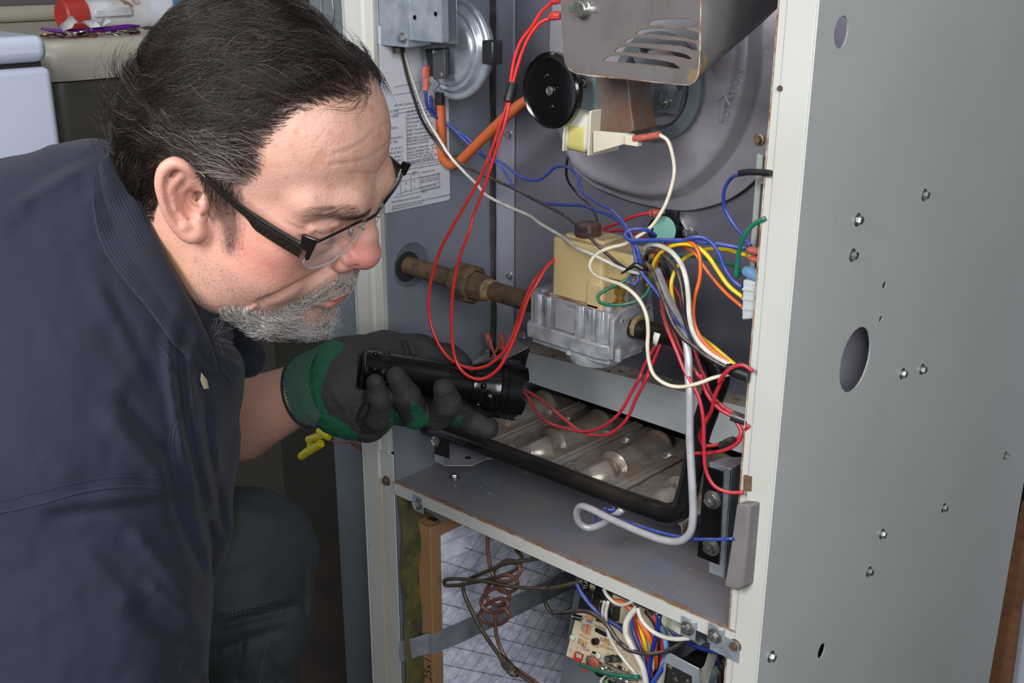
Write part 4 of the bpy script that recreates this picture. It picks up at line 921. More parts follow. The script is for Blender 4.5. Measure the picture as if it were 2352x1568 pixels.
sr = wire('red_wire', 'printed dark red wire slanting from sensor terminal behind the valve', W_DRED, c6((1140, 100), (1000, 125), (850, 185), (720, 240), (690, 260)), [.14, .13, .12], .0019, G)
b = MB(); b.tube(path3(c6((1100, 112), (1150, 100), (1200, 98)), [.14, .15]), [.0045, .006, .005], 10, 3, flat=.7); link('terminal_sleeve', b, M_PINK, sr)
wire('red_wire', 'short red wire curving over the top of the valve cap', W_DRED, c6((1060, 300), (1000, 268), (880, 242), (750, 260)), [.06, .08], .0018, G)
wire('red_wire', 'short dusty red wire behind the white wire at the valve', W_DRED, c6((985, 470), (930, 425), (890, 390)), [.05, .06], .0019, G)
wire('red_wire', 'short red wire curving under the white wire at the valve terminals', W_DRED, c6((920, 605), (850, 600), (810, 590), (800, 560)), [.04, .05], .0018, G)
wire('blue_wire', 'small blue wire hook below the harness knot', W_BLUE, c6((1020, 590), (1015, 660), (980, 690), (955, 655), (970, 610)), [.02, .01, .02], .0016, G)
wire('black_wire', 'thin black wire hanging from the inducer coil down behind the blue wires', W_BLK, [(1303, 360), (1303, 411), (1329, 447), (1357, 472), (1371, 505), (1374, 540)], [.09, .12, .09], .0015, G)
for i, (c, y_) in enumerate([((1255, 480), .045), ((1240, 520), .04)]): pass
# ---- bundle knot
kn = MB()
for k in range(7):
    a = k*1.1; kn.tube(path3(c6((1080+20*math.cos(a), 560+10*math.sin(a)), (1160+30*math.sin(a), 520+40*math.cos(a)), (1240+10*math.cos(2*a), 560+50*math.sin(a)), (1270, 640)), [.03+.01*math.sin(a), .035+.012*math.cos(a), .05]), .0020, 6, 4)
kn_o = tag(link('cable_tie_knot', kn, W_BLK, None, smooth_=True), 'tangled dusty black tie where the harness wires meet right of the valve', 'cable tie'); kn_o['kind'] = 'stuff'
b = MB(); b.tube(path3(c6((880, 600), (940, 560), (1000, 530), (1060, 560)), [.005, .012]), [.0009, .0016, .0028, .003], 8, 4); tag(link('cable_tie', b, M_BLACK, None), 'thin black cable tie tail sticking out left of the harness knot', 'cable tie')
# ---- pilot tube
pt = wire('aluminium_tube', 'silver grey sleeved tube dropping down and hooking back below the manifold', W_SLV, c6((1170, 560), (1230, 720), (1300, 870), (1370, 1020), (1410, 1150), (1430, 1300), (1430, 1450))+c8((1790, 100), (1790, 400), (1800, 600), (1810, 800), (1812, 930), (1795, 1035), (1725, 1095), (1620, 1090), (1450, 1030), (1250, 940), (1130, 880), (1070, 868), (1045, 920), (1068, 980), (1120, 1008), (1200, 990), (1290, 930), (1350, 885)), [.03, .01, -.005, -.012, -.018, -.02, -.02, -.012, .0, .012, .02], .0038, G, 'tube', 12, 6)
bt = wire('blue_wire', 'thin blue wire strapped to the silver tube, running right to the post', W_BLUE, c8((1285, 865), (1290, 890), (1215, 890), (1260, 925), (1400, 975), (1600, 1040), (1800, 1080), (1950, 1085), (2075, 1080)), [.02, .012, .005, -.005, -.012, -.015, -.015], .0016, G)
wire('blue_wire', 'short blue wire end drooping through the silver tube hook', W_BLUE, c8((1240, 880), (1170, 925), (1180, 975), (1218, 1003)), [.008, .016], .0014, G)
b = MB(); c = path3(c8((1290, 955), (1312, 962)), [.002, .001]); b.tube(c, .0048, 14, 1); link('black_tie', b, M_BLACK, pt)
# ---- lower red wires
wire('red_wire', 'dark red wire hanging in the shallower curve over the burners', W_DRED, c6((1185, 1120), (1170, 1170), (1100, 1290), (1040, 1420))+c8((1470, 0), (1400, 130), (1330, 250), (1220, 340), (1100, 375), (980, 355), (850, 310), (770, 230), (720, 140), (650, 85)), [.04, .03, .02, .04, .07], .0017, G)
wire('red_wire', 'dark red wire hanging in the deeper curve over the burners', W_DRED, c6((1215, 1130), (1200, 1180), (1120, 1370), (1060, 1490))+c8((1520, 0), (1440, 150), (1370, 300), (1270, 385), (1170, 400), (1060, 365), (950, 280), (830, 180), (720, 110), (650, 82)), [.04, .03, .02, .04, .07], .0018, G)
wire('red_wire', 'red wire falling past the manifold and turning right above the strap', W_DRED, c6((1205, 820), (1220, 900), (1240, 1000), (1290, 1130), (1340, 1250), (1400, 1400))+c8((1790, 30), (1850, 150), (1880, 300), (1885, 500), (1900, 640), (1955, 735), (2050, 775), (2145, 775)), [.03, .0, -.01, -.012, -.012, -.005], .0019, G)
w6 = wire('red_wire', 'red wire descending left of two into the black taped splice', W_DRED, c6((1210, 900), (1240, 990), (1310, 1100), (1385, 1260), (1480, 1390), (1530, 1450))+c8((1860, 0), (1900, 120), (1980, 220), (2085, 282)), [.03, .005, .0, .0, .005], .0019, G)
w7 = wire('red_wire', 'red wire descending right of two into the black taped splice', W_DRED, c6((1420, 1080), (1480, 1220), (1530, 1380))+c8((1890, 20), (1930, 130), (2010, 210), (2090, 262)), [.02, .01, .005], .0019, G)
b = MB(); b.tube(path3(c8((2068, 268), (2110, 285), (2180, 310)), [.003, .006]), .0050, 12, 4); link('taped_splice', b, W_BLK, w6)
wire('red_wire', 'short red wire dropping behind the thick white wire', W_DRED, c6((1230, 620), (1300, 700), (1360, 800), (1375, 880)), [.05, .045], .0018, G)
wire('red_wire', 'red wire hooking over from right post and looping down to the rack', W_DRED, c6((1960, 1400), (1880, 1350), (1800, 1362), (1725, 1420), (1680, 1490))+c8((2010, 20), (1960, 130), (1935, 230), (1880, 340), (1858, 420), (1885, 465), (1980, 460), (2080, 430), (2180, 385)), [-.005, -.01, .0, .01, .02], .0019, G)
wire('red_wire', 'red wire loop below the taped splice reaching left to manifold', W_DRED, c8((2090, 300), (2128, 370), (2112, 440), (2040, 490), (1930, 515), (1820, 520)), [.005, .0, .01], .0019, G)
wire('red_wire', 'short red wire stub behind the splice by the right post', W_DRED, c8((2180, 335), (2135, 390), (2120, 430)), [.0, .01], .0018, G)
b = MB(); 
for k in range(5): b.tube(path3(c8((1995, 480-k*6), (2030, 440+k*5), (2080, 425+k*4)), [.012+.001*k, .012]), .003, 6, 3)
o = tag(link('lint_clump', b, W_BLK, None), 'dark lint clump caught on red wires above the channel bracket', 'lint'); o['kind'] = 'stuff'
# black taped harness end at right post
b = MB(); b.tube(path3([(1672, 843), (1692, 852), (1722, 864)], [.0, .0]), [.0055, .0065, .0060], 14, 4); tag(link('harness_sleeve', b, M_BLACK, None), 'shiny black sleeve gathering the harness wires at the right post', 'sleeve')
# connector, splice, terminals, rail
b = MB(); q = [P(1706, 642, .004), P(1742, 648, .004), P(1738, 732, .004), P(1703, 735, .004)]
b.prism(q, (0, .016, 0)); cn = link('plug_connector', b, mat('nylon', (206, 212, 212), .35, trans=.3, c2=(190, 196, 196)), None, bevel=.0015); tag(cn, 'white nylon plug connector at the edge of the right post', 'connector')
for py in (662, 684, 706):
    b = MB(); b.prism([P(1704, py, .0025), P(1740, py+5, .0025), P(1740, py+9, .0025), P(1704, py+4, .0025)], (0, .003, 0)); link('rib', b, MATS['nylon'], cn)
b = MB(); b.tube([P(1712, 622, .012), P(1728, 628, .010), P(1752, 640, .006)], [.0045, .0062, .005], 12, 4); tag(link('splice_cap', b, mat('blue_splice', (110, 150, 186), .35, trans=.2), None), 'pale blue splice cap just above the white plug connector', 'splice')
for i, (x, y, lb_) in enumerate([(1724, 573, 'upper reddish push-on terminal ending the printed blue wire'), (1730, 594, 'lower orange push-on terminal ending the yellow wire')]):
    b = MB(); b.tube([P(x-4, y-1, .013), P(x+6, y+1, .011), P(x+30, y+9, .006)], [.0038, .0050, .0036], 10, 3, flat=.7); tag(link('push_terminal', b, M_PINK, None), lb_, 'terminal')
rl = empty('switch_housing', P(1740, 560, .03), 'tall grey-green plastic housing behind the right post edge', 'housing')
b = MB(); q = [P(1742, 358, .03), P(1800, 362, .03), P(1795, 650, .03), P(1722, 620, .03)]; b.prism(q, (0, .012, 0)); M_TRAY = mat('tray_plastic', (152, 156, 150), .5, c2=(140, 143, 138)); link('plate', b, M_TRAY, rl)
b = MB(); q = [P(1738, 352, .022), P(1752, 358, .022), P(1732, 622, .022), P(1719, 616, .022)]; b.prism(q, (0, .02, 0)); link('side_flange', b, M_TRAY, rl, bevel=.001)
b = MB(); q = [P(1742, 408, .018), P(1754, 410, .018), P(1752, 424, .018), P(1741, 422, .018)]; b.prism(q, (0, .01, 0)); link('notch_block', b, M_TRAY, rl, bevel=.0006)
# limit sensor with green dot
ss = empty('limit_sensor', P(1540, 530, .17), 'black round limit sensor with pale green sticker under the blower housing', 'sensor')
b = MB(); b.lathe([(0, .0165), (.012, .0165), (.014, .015)], P(1545, 522, .178), -EY, 32); link('sensor_body', b, M_BLACK, ss)
b = MB(); b.lathe([(.0, .0148), (.0008, .0148)], P(1527, 527, .158), -EY, 32); link('green_sticker', b, mat('mint_sticker', (140, 200, 184), .5), ss)
b = MB(); b.lathe([(0, .0155), (.012, .0155)], P(1529, 527, .171), -EY, 32); link('sensor_cap', b, M_BLACK, ss)
b = MB(); b.tube([P(1520, 500, .182), P(1565, 495, .182), P(1590, 530, .182), P(1580, 560, .182)], [.006, .010, .011, .008], 14, 6, flat=.35); link('mounting_bracket', b, M_CAST, ss)
b = MB(); b.obox(P(1545, 498, .165), EX, EY, EZ, .007, .004, .007); link('terminal_block', b, M_BLACK, ss, bevel=.001)
screw(P(1581, 533, .177), -EY, .0050, ss); screw(P(1497, 522, .180), -EY, .0045, ss)
# ================================================================ lower compartment
def c1(*q): return [(860+a/3.214, 1080+b/3.214) for a, b in q]
def c2(*q): return [(1240+a/4.704, 1280+b/4.704) for a, b in q]
def cp(*q): return [(1280+a/6.32, 1320+b/6.32) for a, b in q]
def ct(*q): return [(1480+a/8.34, 1380+b/8.34) for a, b in q]
zl_ = ZC-.652
b = MB(); ys = np.linspace(.002, .66, 60); zs = np.linspace(.03, zl_, 70)
ins_k = lambda y, z: 1.0 if (y < .04 or z > zl_-.07) else 0.15
b.strip([[(XL+.0015+ins_k(y, z)*(.0085+.0035*math.sin(y*31+z*17)*math.sin(z*23+y*9)+.0025*math.sin(z*61+y*41)), y, z) for y in ys] for z in zs])
ins = tag(link('insulation_blanket', b, M_INSUL, None, smooth_=True), 'mossy brown fibreglass insulation blanket lining the blower compartment wall', 'insulation'); ins['kind'] = 'stuff'
# pleated air filter standing against the left wall
xf_ = -.944; fl = empty('air_filter', (xf_-.012, .35, .03), 'white pleated furnace air filter in cardboard frame, stamped 25x1', 'filter')
fy0 = at(992, 1380, x=xf_)[1]; fz1 = at(1010, 1205, x=xf_)[2]+.004; fb = at(1015, 1380, x=xf_)[1]-fy0
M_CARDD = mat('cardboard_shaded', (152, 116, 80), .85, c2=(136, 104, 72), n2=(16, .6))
b = MB(); b.box((xf_-.024, fy0, .04), (xf_, fy0+.0012, fz1)); link('frame_front', b, M_CARD, fl, bevel=.0005)
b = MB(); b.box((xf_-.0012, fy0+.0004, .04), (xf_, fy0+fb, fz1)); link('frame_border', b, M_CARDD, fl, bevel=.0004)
b = MB(); b.box((xf_-.024, fy0, fz1-.0012), (xf_, fy0+.60, fz1)); link('frame_top', b, M_CARD, fl)
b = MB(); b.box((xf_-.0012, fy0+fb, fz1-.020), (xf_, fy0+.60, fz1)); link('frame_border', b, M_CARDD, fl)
yy_ = np.linspace(fy0+.008, fy0+.58, 90); rows = []
pit = .0265
for i in range(0, 24*8+1):
    z = fz1-.012-i*pit/8; ph = (i % 8)/8; tri = abs(ph-.5)*2
    rows.append([(xf_-.0015-.019*((1-tri)**1.2)+.0010*math.sin(y*70+i*.7)+.0008*math.sin(y*190+i), y, z+.0035*math.sin(y*22+i*.05)) for y in yy_])
b = MB(); b.strip(rows); link('pleated_media', b, M_FILTER, fl, smooth_=True)
b = MB()
for k in range(-30, 46):   # diamond wire mesh
    for sgn in (1, -1):
        pts = []
        for t in np.linspace(0, 1, 12):
            y = fy0+.01+t*.57; z = (fz1-.02-k*.032+.46*t) if sgn > 0 else (fz1-.02-(k+8)*.032-.40*t)
            if z > fz1-.022 or z < .06: continue
            ph = ((fz1-.012-z)/pit) % 1; tri = abs(ph-.5)*2
            pts.append((xf_-.0004, y, z))
        if len(pts) > 2: b.tube(pts, .00035, 4, 1, caps=False)
link('wire_mesh', b, mat('mesh_wire', (92, 96, 112), .4, .6), fl)['kind'] = 'stuff'
b = MB()
for i in range(1, 24):
    z = fz1-.012-i*pit+pit/2
    for y in np.arange(fy0+.03+.02*(i % 3), fy0+.55, .065): b.tube([(xf_-.0006, y, z+.0035*math.sin(y*22)), (xf_-.0003, y+.012, z+.0035*math.sin(y*22+.2)+.001)], .0004, 4, 1)
link('pale_dash', b, mat('pale_bead', (236, 236, 240), .2), fl)['kind'] = 'stuff'  # short pale dashes in rows over the pleated media
p = at(991, 1567, y=fy0-.0004); text('25x1', .0185, p, EZ, -EX, mat('stamp_ink', (58, 42, 34), .8), fl, 'lettering', ext=.00003, sx=1.0)
b = MB(); b.prism([at(978, 1190, z=fz1+.0004), at(1000, 1198, z=fz1+.0004), at(1008, 1192, z=fz1+.0004), at(988, 1185, z=fz1+.0004)], (0, 0, .0002)); link('stamp_block', b, MATS['stamp_ink'], fl)
# retaining strap
st = MB(); q0 = at(917, 1498, y=.001); qa = at(984, 1477, y=fy0-.003); q1 = at(1062, 1452, x=xf_+.004); q2 = at(1312, 1332, x=xf_+.006)
h_ = .0155; rows = []
for q in [q0, qa, qa+V(.006, .001, 0), q1, q1*.5+q2*.5, q2, q2+(q2-q1)*.6]: rows.append([q+V(0, 0, h_), q-V(0, 0, h_)])
st.strip(rows); o = link('filter_strap', st, M_GALV, None, smooth_=False); m_ = o.modifiers.new('s', 'SOLIDIFY'); m_.thickness = .0012; tag(o, 'galvanised strap holding the filter across the blower compartment', 'strap')
# wires of the compartment
G2 = 'wires in the blower compartment'
cw = wire('copper_tube', 'coiled brown capillary tube hanging in front of the filter', W_BRN, c1((835, 470), (838, 600), (852, 700), (885, 790), (950, 822), (1030, 800), (1075, 740), (1060, 690), (1000, 664), (930, 690), (880, 750), (885, 830), (920, 880), (985, 900), (1045, 870), (1050, 810), (990, 772), (910, 790), (840, 860), (822, 920), (860, 980), (930, 995), (985, 965), (990, 910), (930, 870), (860, 880), (800, 940), (790, 990), (830, 1035), (900, 1050), (970, 1020), (985, 975), (940, 945), (870, 965), (800, 1020), (780, 1070), (820, 1120), (890, 1140), (960, 1115), (992, 1060), (960, 1020), (910, 1040), (893, 1100), (895, 1180), (915, 1270), (950, 1350), (1000, 1430), (1100, 1500), (1210, 1580)), [.045, .04, .055, .04, .055, .04, .05, .045, .04, .04], .0026, None, 'tube', 10, 5)
tw = wire('lamp_cord', 'olive brown twin cord doubled back in a long loop by filter', W_OLV, c1((1540, 815), (1350, 860), (1200, 870), (1000, 855), (850, 825), (700, 805), (580, 800), (518, 815), (522, 845), (600, 848), (720, 828), (860, 800), (1000, 755), (1075, 700), (1088, 640), (1045, 590)), [.03, .03, .03, .04, .06], .0024, G2)
wire('lamp_cord', 'olive brown twin cord slanting up right across the copper coil', W_OLV, c1((700, 800), (840, 740), (960, 690), (1080, 670), (1200, 650), (1300, 620)), [.045, .03, .02], .0026, G2)
wire('lamp_cord', 'olive brown twin cord hanging from the loop to the taped joint', W_OLV, c1((655, 825), (660, 900), (700, 1000), (760, 1120), (840, 1250), (920, 1360), (965, 1410)), [.04, .035, .03], .0026, G2)
b = MB(); b.tube(path3(c1((930, 1370), (975, 1430), (1030, 1490), (1060, 1510)), [.032, .03]), [.004, .0075, .0075, .004], 12, 4, flat=.6); tag(link('taped_joint', b, W_BLK, None), 'black taped joint where coil tube and cords meet at bottom', 'joint')
wire('lamp_cord', 'olive brown twin cord leaving the taped joint to bottom right', W_OLV, c1((1050, 1490), (1120, 1540), (1200, 1600)), [.03, .03], .0024, G2)
wire('black_wire', 'black printed wire bowing left then under the circuit board relays', W_BLK, c2((260, 140), (190, 190), (120, 270), (70, 380), (60, 480), (100, 565), (180, 600), (300, 592), (420, 577), (540, 592), (640, 650), (740, 745), (830, 880), (930, 975), (1050, 1022), (1180, 1042), (1320, 1022), (1450, 972), (1610, 880)), [.03, .03, .03, .02, .01, .005, .01, .02], .0024, G2)
wire('white_wire', 'white wire sagging just beneath the front rail above relays', W_WHITE, c2((690, 340), (720, 400), (780, 465), (850, 505), (930, 505), (1000, 470)), [.03, .02], .0021, G2)
wire('white_wire', 'white wire left of the pair crossing the chip on circuit board', W_WHITE, c2((705, 470), (680, 560), (690, 660), (740, 770), (800, 860), (880, 920), (960, 990)), [.03, .03, .04], .0020, G2)
wire('white_wire', 'white wire right of the pair reaching bottom past the capacitors', W_WHITE, c2((742, 470), (715, 580), (715, 700), (745, 830), (810, 960), (900, 1090), (1000, 1210), (1130, 1360)), [.028, .025, .02], .0021, G2)
wire('white_wire', 'thickest white wire bulging left then down to the bottom edge', W_WHITE, c2((1050, 545), (985, 610), (935, 700), (930, 820), (980, 930), (1050, 1060), (1110, 1180), (1150, 1370)), [.015, .008, .01], .0035, G2)
wire('white_wire', 'white wire curving right to the clip under the front rail', W_WHITE, c2((1055, 545), (1090, 650), (1150, 735), (1240, 810), (1350, 860), (1480, 880), (1620, 868)), [.012, .008, .008], .0025, G2)
wire('orange_wire', 'thick orange wire dropping under the front rail to the bundle', W_ORG, c2((790, 470), (880, 485), (960, 530), (1040, 640), (1120, 750), (1185, 860), (1230, 960), (1262, 1060), (1270, 1200)), [.03, .025, .025, .03], .0034, G2)
wire('yellow_wire', 'yellow wire in the multicoloured bundle right of circuit board', W_YEL, c2((1030, 630), (1075, 730), (1110, 830), (1138, 930), (1155, 1030)), [.03, .03], .0026, G2)
wire('orange_wire', 'thin orange wire beside the yellow one in the bundle', W_ORG, c2((1010, 640), (1055, 760), (1095, 870), (1140, 1000)), [.035, .035], .0018, G2)
wire('red_wire', 'pink red wire in the multicoloured bundle right of circuit board', W_DRED, c2((1005, 600), (1040, 760), (1080, 880), (1120, 1000), (1170, 1120), (1225, 1380)), [.032, .03, .02], .0028, G2)
wire('blue_wire', 'blue wire leftmost in the multicoloured bundle', W_BLUE, c2((990, 620), (1005, 780), (1045, 900), (1100, 1030), (1150, 1180), (1180, 1390)), [.03, .025, .02], .0025, G2)
wire('blue_wire', 'blue wire from under the rail slanting over the relays', W_BLUE, c2((395, 270), (440, 370), (520, 480), (620, 590), (740, 680), (850, 750), (930, 830)), [.03, .03, .035], .0026, G2)
wire('blue_wire', 'dark printed blue wire dropping vertically through the bundle', mw('navy', (26, 44, 130), .2), c2((1295, 620), (1268, 780), (1240, 900), (1210, 1030), (1185, 1180), (1170, 1380)), [.02, .015, .015], .0026, G2)
wire('black_wire', 'thick black wire in the bundle beside the light blue wire', W_BLK, c2((1150, 570), (1240, 690), (1290, 820), (1300, 960), (1295, 1100), (1255, 1260)), [.035, .03, .03], .0034, G2)
wire('red_wire', 'bright red wire in the bundle left of the light blue wire', W_DRED, c2((1225, 620), (1290, 760), (1318, 900), (1325, 1050), (1315, 1180)), [.03, .025], .0026, G2)
wire('blue_wire', 'light blue wire on the right side of the bundle', W_LBL, c2((1305, 740), (1350, 870), (1368, 990), (1345, 1110), (1300, 1230), (1215, 1380)), [.028, .025, .02], .0029, G2)
wire('blue_wire', 'blue wire crossing at the bottom of the bundle', W_BLUE, c2((1350, 1160), (1290, 1240), (1200, 1380)), [.02, .015], .0026, G2)
wire('blue_wire', 'dark blue wire running right from behind transformer under the rail', MATS['wire_navy'], c2((1360, 680), (1430, 800), (1520, 880), (1650, 950), (1800, 995), (2070, 1035)), [.04, .035, .03], .0026, G2)
wire('black_wire', 'black wire descending right behind the transformer bracket arm', W_BLK, c2((1920, 1000), (1980, 1120), (2060, 1240)), [.06, .05], .0036, G2)
wire('black_wire', 'black wire dropping below the pale blue wire nut at bottom right', W_BLK, c2((1870, 1130), (1930, 1220), (1950, 1380)), [.07, .06], .0032, G2)
wire('blue_wire', 'dark blue wire behind the transformer at the far right', MATS['wire_navy'], c2((2070, 1095), (1960, 1120), (1880, 1160), (1830, 1240)), [.06, .07], .0026, G2)
wire('green_wire', 'green wire arching over the screw terminals of the board', W_GRN, c2((440, 1160), (560, 1200), (700, 1240), (880, 1278), (1060, 1292)), [.035, .02, .01], .0026, G2)
# control panel tray and circuit board
ty = .10
tr = MB(); tr.prism([at(1322, 1300, y=ty+.045), at(1322, 1345, y=ty+.03), at(1284, 1580, y=ty-.03), at(1720, 1760, y=ty-.03), at(1720, 1400, y=ty+.045)], (0, .002, 0))
tag(link('control_panel', tr, M_GALVD, None), 'galvanised mounting panel behind the circuit board, right of filter', 'panel')
b = MB(); b.prism([at(1310, 1300, y=ty+.02), at(1330, 1300, y=ty+.02), at(1296, 1575, y=ty-.035), at(1282, 1575, y=ty-.035)], (0, .003, 0)); 
O_ = at(1300, 1505, y=.05); VV = nrm(V(0, .32, .95)); NN = np.cross(EX, VV)
def Q(px, py, h=0.0):
    r = ray(px, py); o2 = O_+NN*h; t = ((o2-CAM)@NN)/(r@NN); return CAM+r*t
cb_ = empty('circuit_board', O_, 'tan furnace control circuit board with relays and red switch block', 'circuit board')
M_PCB = mat('pcb', (206, 188, 160), .55, c2=(198, 178, 150), n2=(30, .5))
b = MB(); q = [Q(1300, 1505), Q(1530, 1606), Q(1530, 1420), Q(1345, 1335), Q(1337, 1362)]; b.prism(q, -NN*.0016); link('board', b, M_PCB, cb_, smooth_=False)
def pc_(x, y, h=0.0): px, py = cp((x, y))[0]; return Q(px, py, h)
M_RES = mat('resistor', (206, 160, 120), .5); cols = [mat('band_red', (190, 60, 44), .5), mat('band_yellow', (226, 180, 50), .5), mat('band_orange', (222, 120, 50), .5), mat('band_brown', (110, 66, 44), .5)]
ri = random.Random(3)
def resistor(x0, y0, x1, y1, body=M_RES):
    a, c = pc_(x0, y0, .0022), pc_(x1, y1, .0022); d_ = nrm(c-a); L_ = np.linalg.norm(c-a)
    b = MB(); b.lathe([(0, .0004), (L_*.2, .0004), (L_*.21, .0013), (L_*.3, .0015), (L_*.36, .0012), (L_*.64, .0012), (L_*.7, .0015), (L_*.79, .0013), (L_*.8, .0004), (L_, .0004)], a, d_, 8); o = link('resistor', b, body, cb_)
    b = MB()
    for k, f_ in enumerate((.4, .52, .62)): b.lathe([(L_*f_, .00135), (L_*(f_+.05), .00135)], a, d_, 8)
    link('colour_band', b, ri.choice(cols), o)
for (x0, y0, x1, y1) in [(425, 575, 530, 610), (420, 600, 525, 636), (415, 628, 520, 662), (390, 720, 500, 755), (385, 745, 495, 780), (375, 770, 490, 806), (370, 798, 485, 834), (362, 826, 475, 866), (345, 878, 455, 930), (330, 945, 440, 990), (322, 970, 432, 1016), (315, 998, 425, 1040), (645, 915, 765, 970), (650, 965, 765, 1015), (630, 1015, 760, 1080), (490, 1000, 600, 1050), (820, 980, 930, 1025), (975, 1080, 1080, 1130)]: resistor(x0, y0, x1, y1)
for (x0, y0, x1, y1) in [(405, 655, 510, 700)]: resistor(x0, y0, x1, y1, mat('resistor_blue', (96, 160, 214), .5))
for (x0, y0, x1, y1) in [(430, 480, 560, 530), (440, 500, 570, 550)]: resistor(x0, y0, x1, y1, mat('resistor_green', (90, 140, 96), .5))
def blk(x0, y0, x1, y1, x2, y2, h, name, m, bev=.0006):
    """parallelogram a,b,c on the board raised by h"""
    a, bb, c = pc_(x0, y0), pc_(x1, y1), pc_(x2, y2); b = MB(); b.prism([a, bb, bb+c-a, c], NN*h if (np.cross(bb-a, c-a)@NN) > 0 else NN*h); return link(name, b, m, cb_, bevel=bev)
M_REL = mat('relay_black', (30, 30, 33), .35)
r1 = blk(420, 470, 600, 545, 470, 180, .017, 'relay', M_REL, .001); blk(345, 190, 460, 240, 370, 60, .015, 'relay', M_REL, .001)
r2 = blk(720, 590, 900, 668, 745, 380, .017, 'relay', M_REL, .001); r3 = blk(640, 300, 800, 370, 660, 140, .015, 'relay', M_REL, .001)
text('TTLER', .0065, pc_(412, 270, .0155), nrm(pc_(440, 100)-pc_(412, 270)), -EX, mat('white_ink', (200, 200, 200), .6), cb_, 'lettering', ext=.00002)
blk(560, 815, 720, 895, 575, 760, .003, 'chip', M_REL); blk(575, 660, 650, 690, 600, 610, .003, 'chip', M_REL)
for k in range(7):
    b = MB(); c = pc_(590+k*22, 745+k*10, .001); b.box(tuple(c-.0006), tuple(c+.0006)); link('chip_pin', b, M_TIN, cb_)
rs = blk(270, 1210, 360, 1255, 300, 1105, .006, 'switch_block', mat('switch_red', (206, 50, 34), .4), .0006)
for k in range(3):
    b = MB(); c = pc_(292+k*22, 1165+k*9, .0068); b.box(tuple(c-V(.0009, .0008, .0022)), tuple(c+V(.0009, .0008, .0022))); link('switch_lever', b, MATS['white_ink'], rs)
for (x, y, h, r) in [(750, 1195, .012, .0042), (865, 1190, .012, .0042)]:
    b = MB(); b.lathe([(0, r), (h, r), (h+.0004, r*.9)], pc_(x+60, y+10), NN, 16); o = link('capacitor', b, M_REL, cb_); b = MB(); b.lathe([(h+.0003, r*.8), (h+.0007, r*.75)], pc_(x+60, y+10), NN, 16); link('capacitor_top', b, M_TIN, o)
b = MB(); b.lathe([(0, .0034), (.011, .0034)], pc_(350, 630, .003), nrm(NN-EX*1.2), 14); o = link('capacitor', b, M_REL, cb_); b = MB(); b.lathe([(.011, .0028), (.0115, .0028)], pc_(350, 630, .003), nrm(NN-EX*1.2), 14); link('capacitor_top', b, M_TIN, o)
b = MB(); b.lathe([(0, .0042), (.006, .0040)], pc_(575, 960), NN, 12); link('transistor', b, M_REL, cb_)
blk(520, 1130, 560, 1150, 530, 1100, .003, 'jumper', M_REL); blk(330, 410, 370, 425, 340, 375, .003, 'jumper', M_REL); blk(890, 1340, 940, 1365, 905, 1305, .003, 'jumper', M_REL); blk(880, 720, 950, 745, 895, 690, .004, 'jumper', M_REL)
M_CLAY = mat('clay_disc', (170, 92, 66), .6)
b = MB(); b.sphere(pc_(530, 1290, .006), (.009, .003, .009), 16, 10); link('disc_capacitor', b, M_CLAY, cb_, smooth_=True)
b = MB(); b.sphere(pc_(400, 1345, .006), (.006, .003, .006), 16, 10); link('disc_capacitor', b, M_CLAY, cb_, smooth_=True)
b = MB(); b.sphere(pc_(468, 1250, .006), (.005, .003, .007), 16, 10); link('disc_capacitor', b, mat('grey_blob', (92, 84, 76), .6), cb_, smooth_=True)
for (x, y) in [(240, 905), (615, 1165), (1225, 1420)]:
    b = MB(); b.lathe([(0, .0040), (.004, .0036), (.005, .002)], pc_(x, y), NN, 12); link('standoff', b, mat('nylon_clear', (196, 204, 180), .4), cb_)
tb = blk(690, 1330, 1180, 1550, 710, 1265, .006, 'terminal_strip', mat('olive_plastic', (120, 114, 98), .5), .0005)
for k, (x, y) in enumerate([(660, 1360), (750, 1400), (840, 1470), (920, 1500), (1010, 1545)]):
    b = MB(); b.lathe([(0, .0062), (.003, .0062)], pc_(x, y, .004), NN, 12); b.sphere(pc_(x, y, .008), .0042, 12, 8); link('terminal_screw', b, M_TIN if k != 1 else M_ZINC, tb)
    b = MB(); b.lathe([(0, .0085), (.003, .0085)], pc_(x-25, y+10, .001), NN, 10); link('terminal_lug', b, M_REL, tb)
for (ch, x, y) in [('C', 760, 1290), ('G', 845, 1335), ('Y', 950, 1385), ('W', 1005, 1415), ('R', 1105, 1465)]: text(ch, .0065, pc_(x, y, .0003), EX, VV, M_INK, cb_, 'lettering', ext=.00002)
ts = []
for (s_, x, y, sz) in [('SPEED', 480, 1180, .0045), ('DELAY', 355, 1060, .0040), ('R16', 620, 925, .003), ('R17', 615, 950, .003), ('R18', 600, 1035, .003), ('R14', 320, 870, .003), ('R22', 355, 715, .003), ('R23', 350, 740, .003), ('R24', 340, 765, .003), ('R25', 335, 795, .003), ('R31', 300, 935, .003), ('R32', 295, 965, .003), ('R33', 290, 990, .003), ('C5', 320, 680, .003), ('C8', 385, 610, .003), ('U1', 530, 740, .0035), ('R11', 540, 620, .003), ('R12', 545, 650, .003), ('TWI', 755, 1085, .003), ('J3', 335, 380, .0035), ('R41', 945, 1060, .003), ('R42', 935, 1090, .003), ('+', 720, 1150, .004)]:
    ts.append(text(s_, sz, pc_(x, y, .0003), EX, VV, M_INK, cb_, None, ext=.00001))
joined('silkscreen_text', ts, M_INK, cb_)
b = MB()
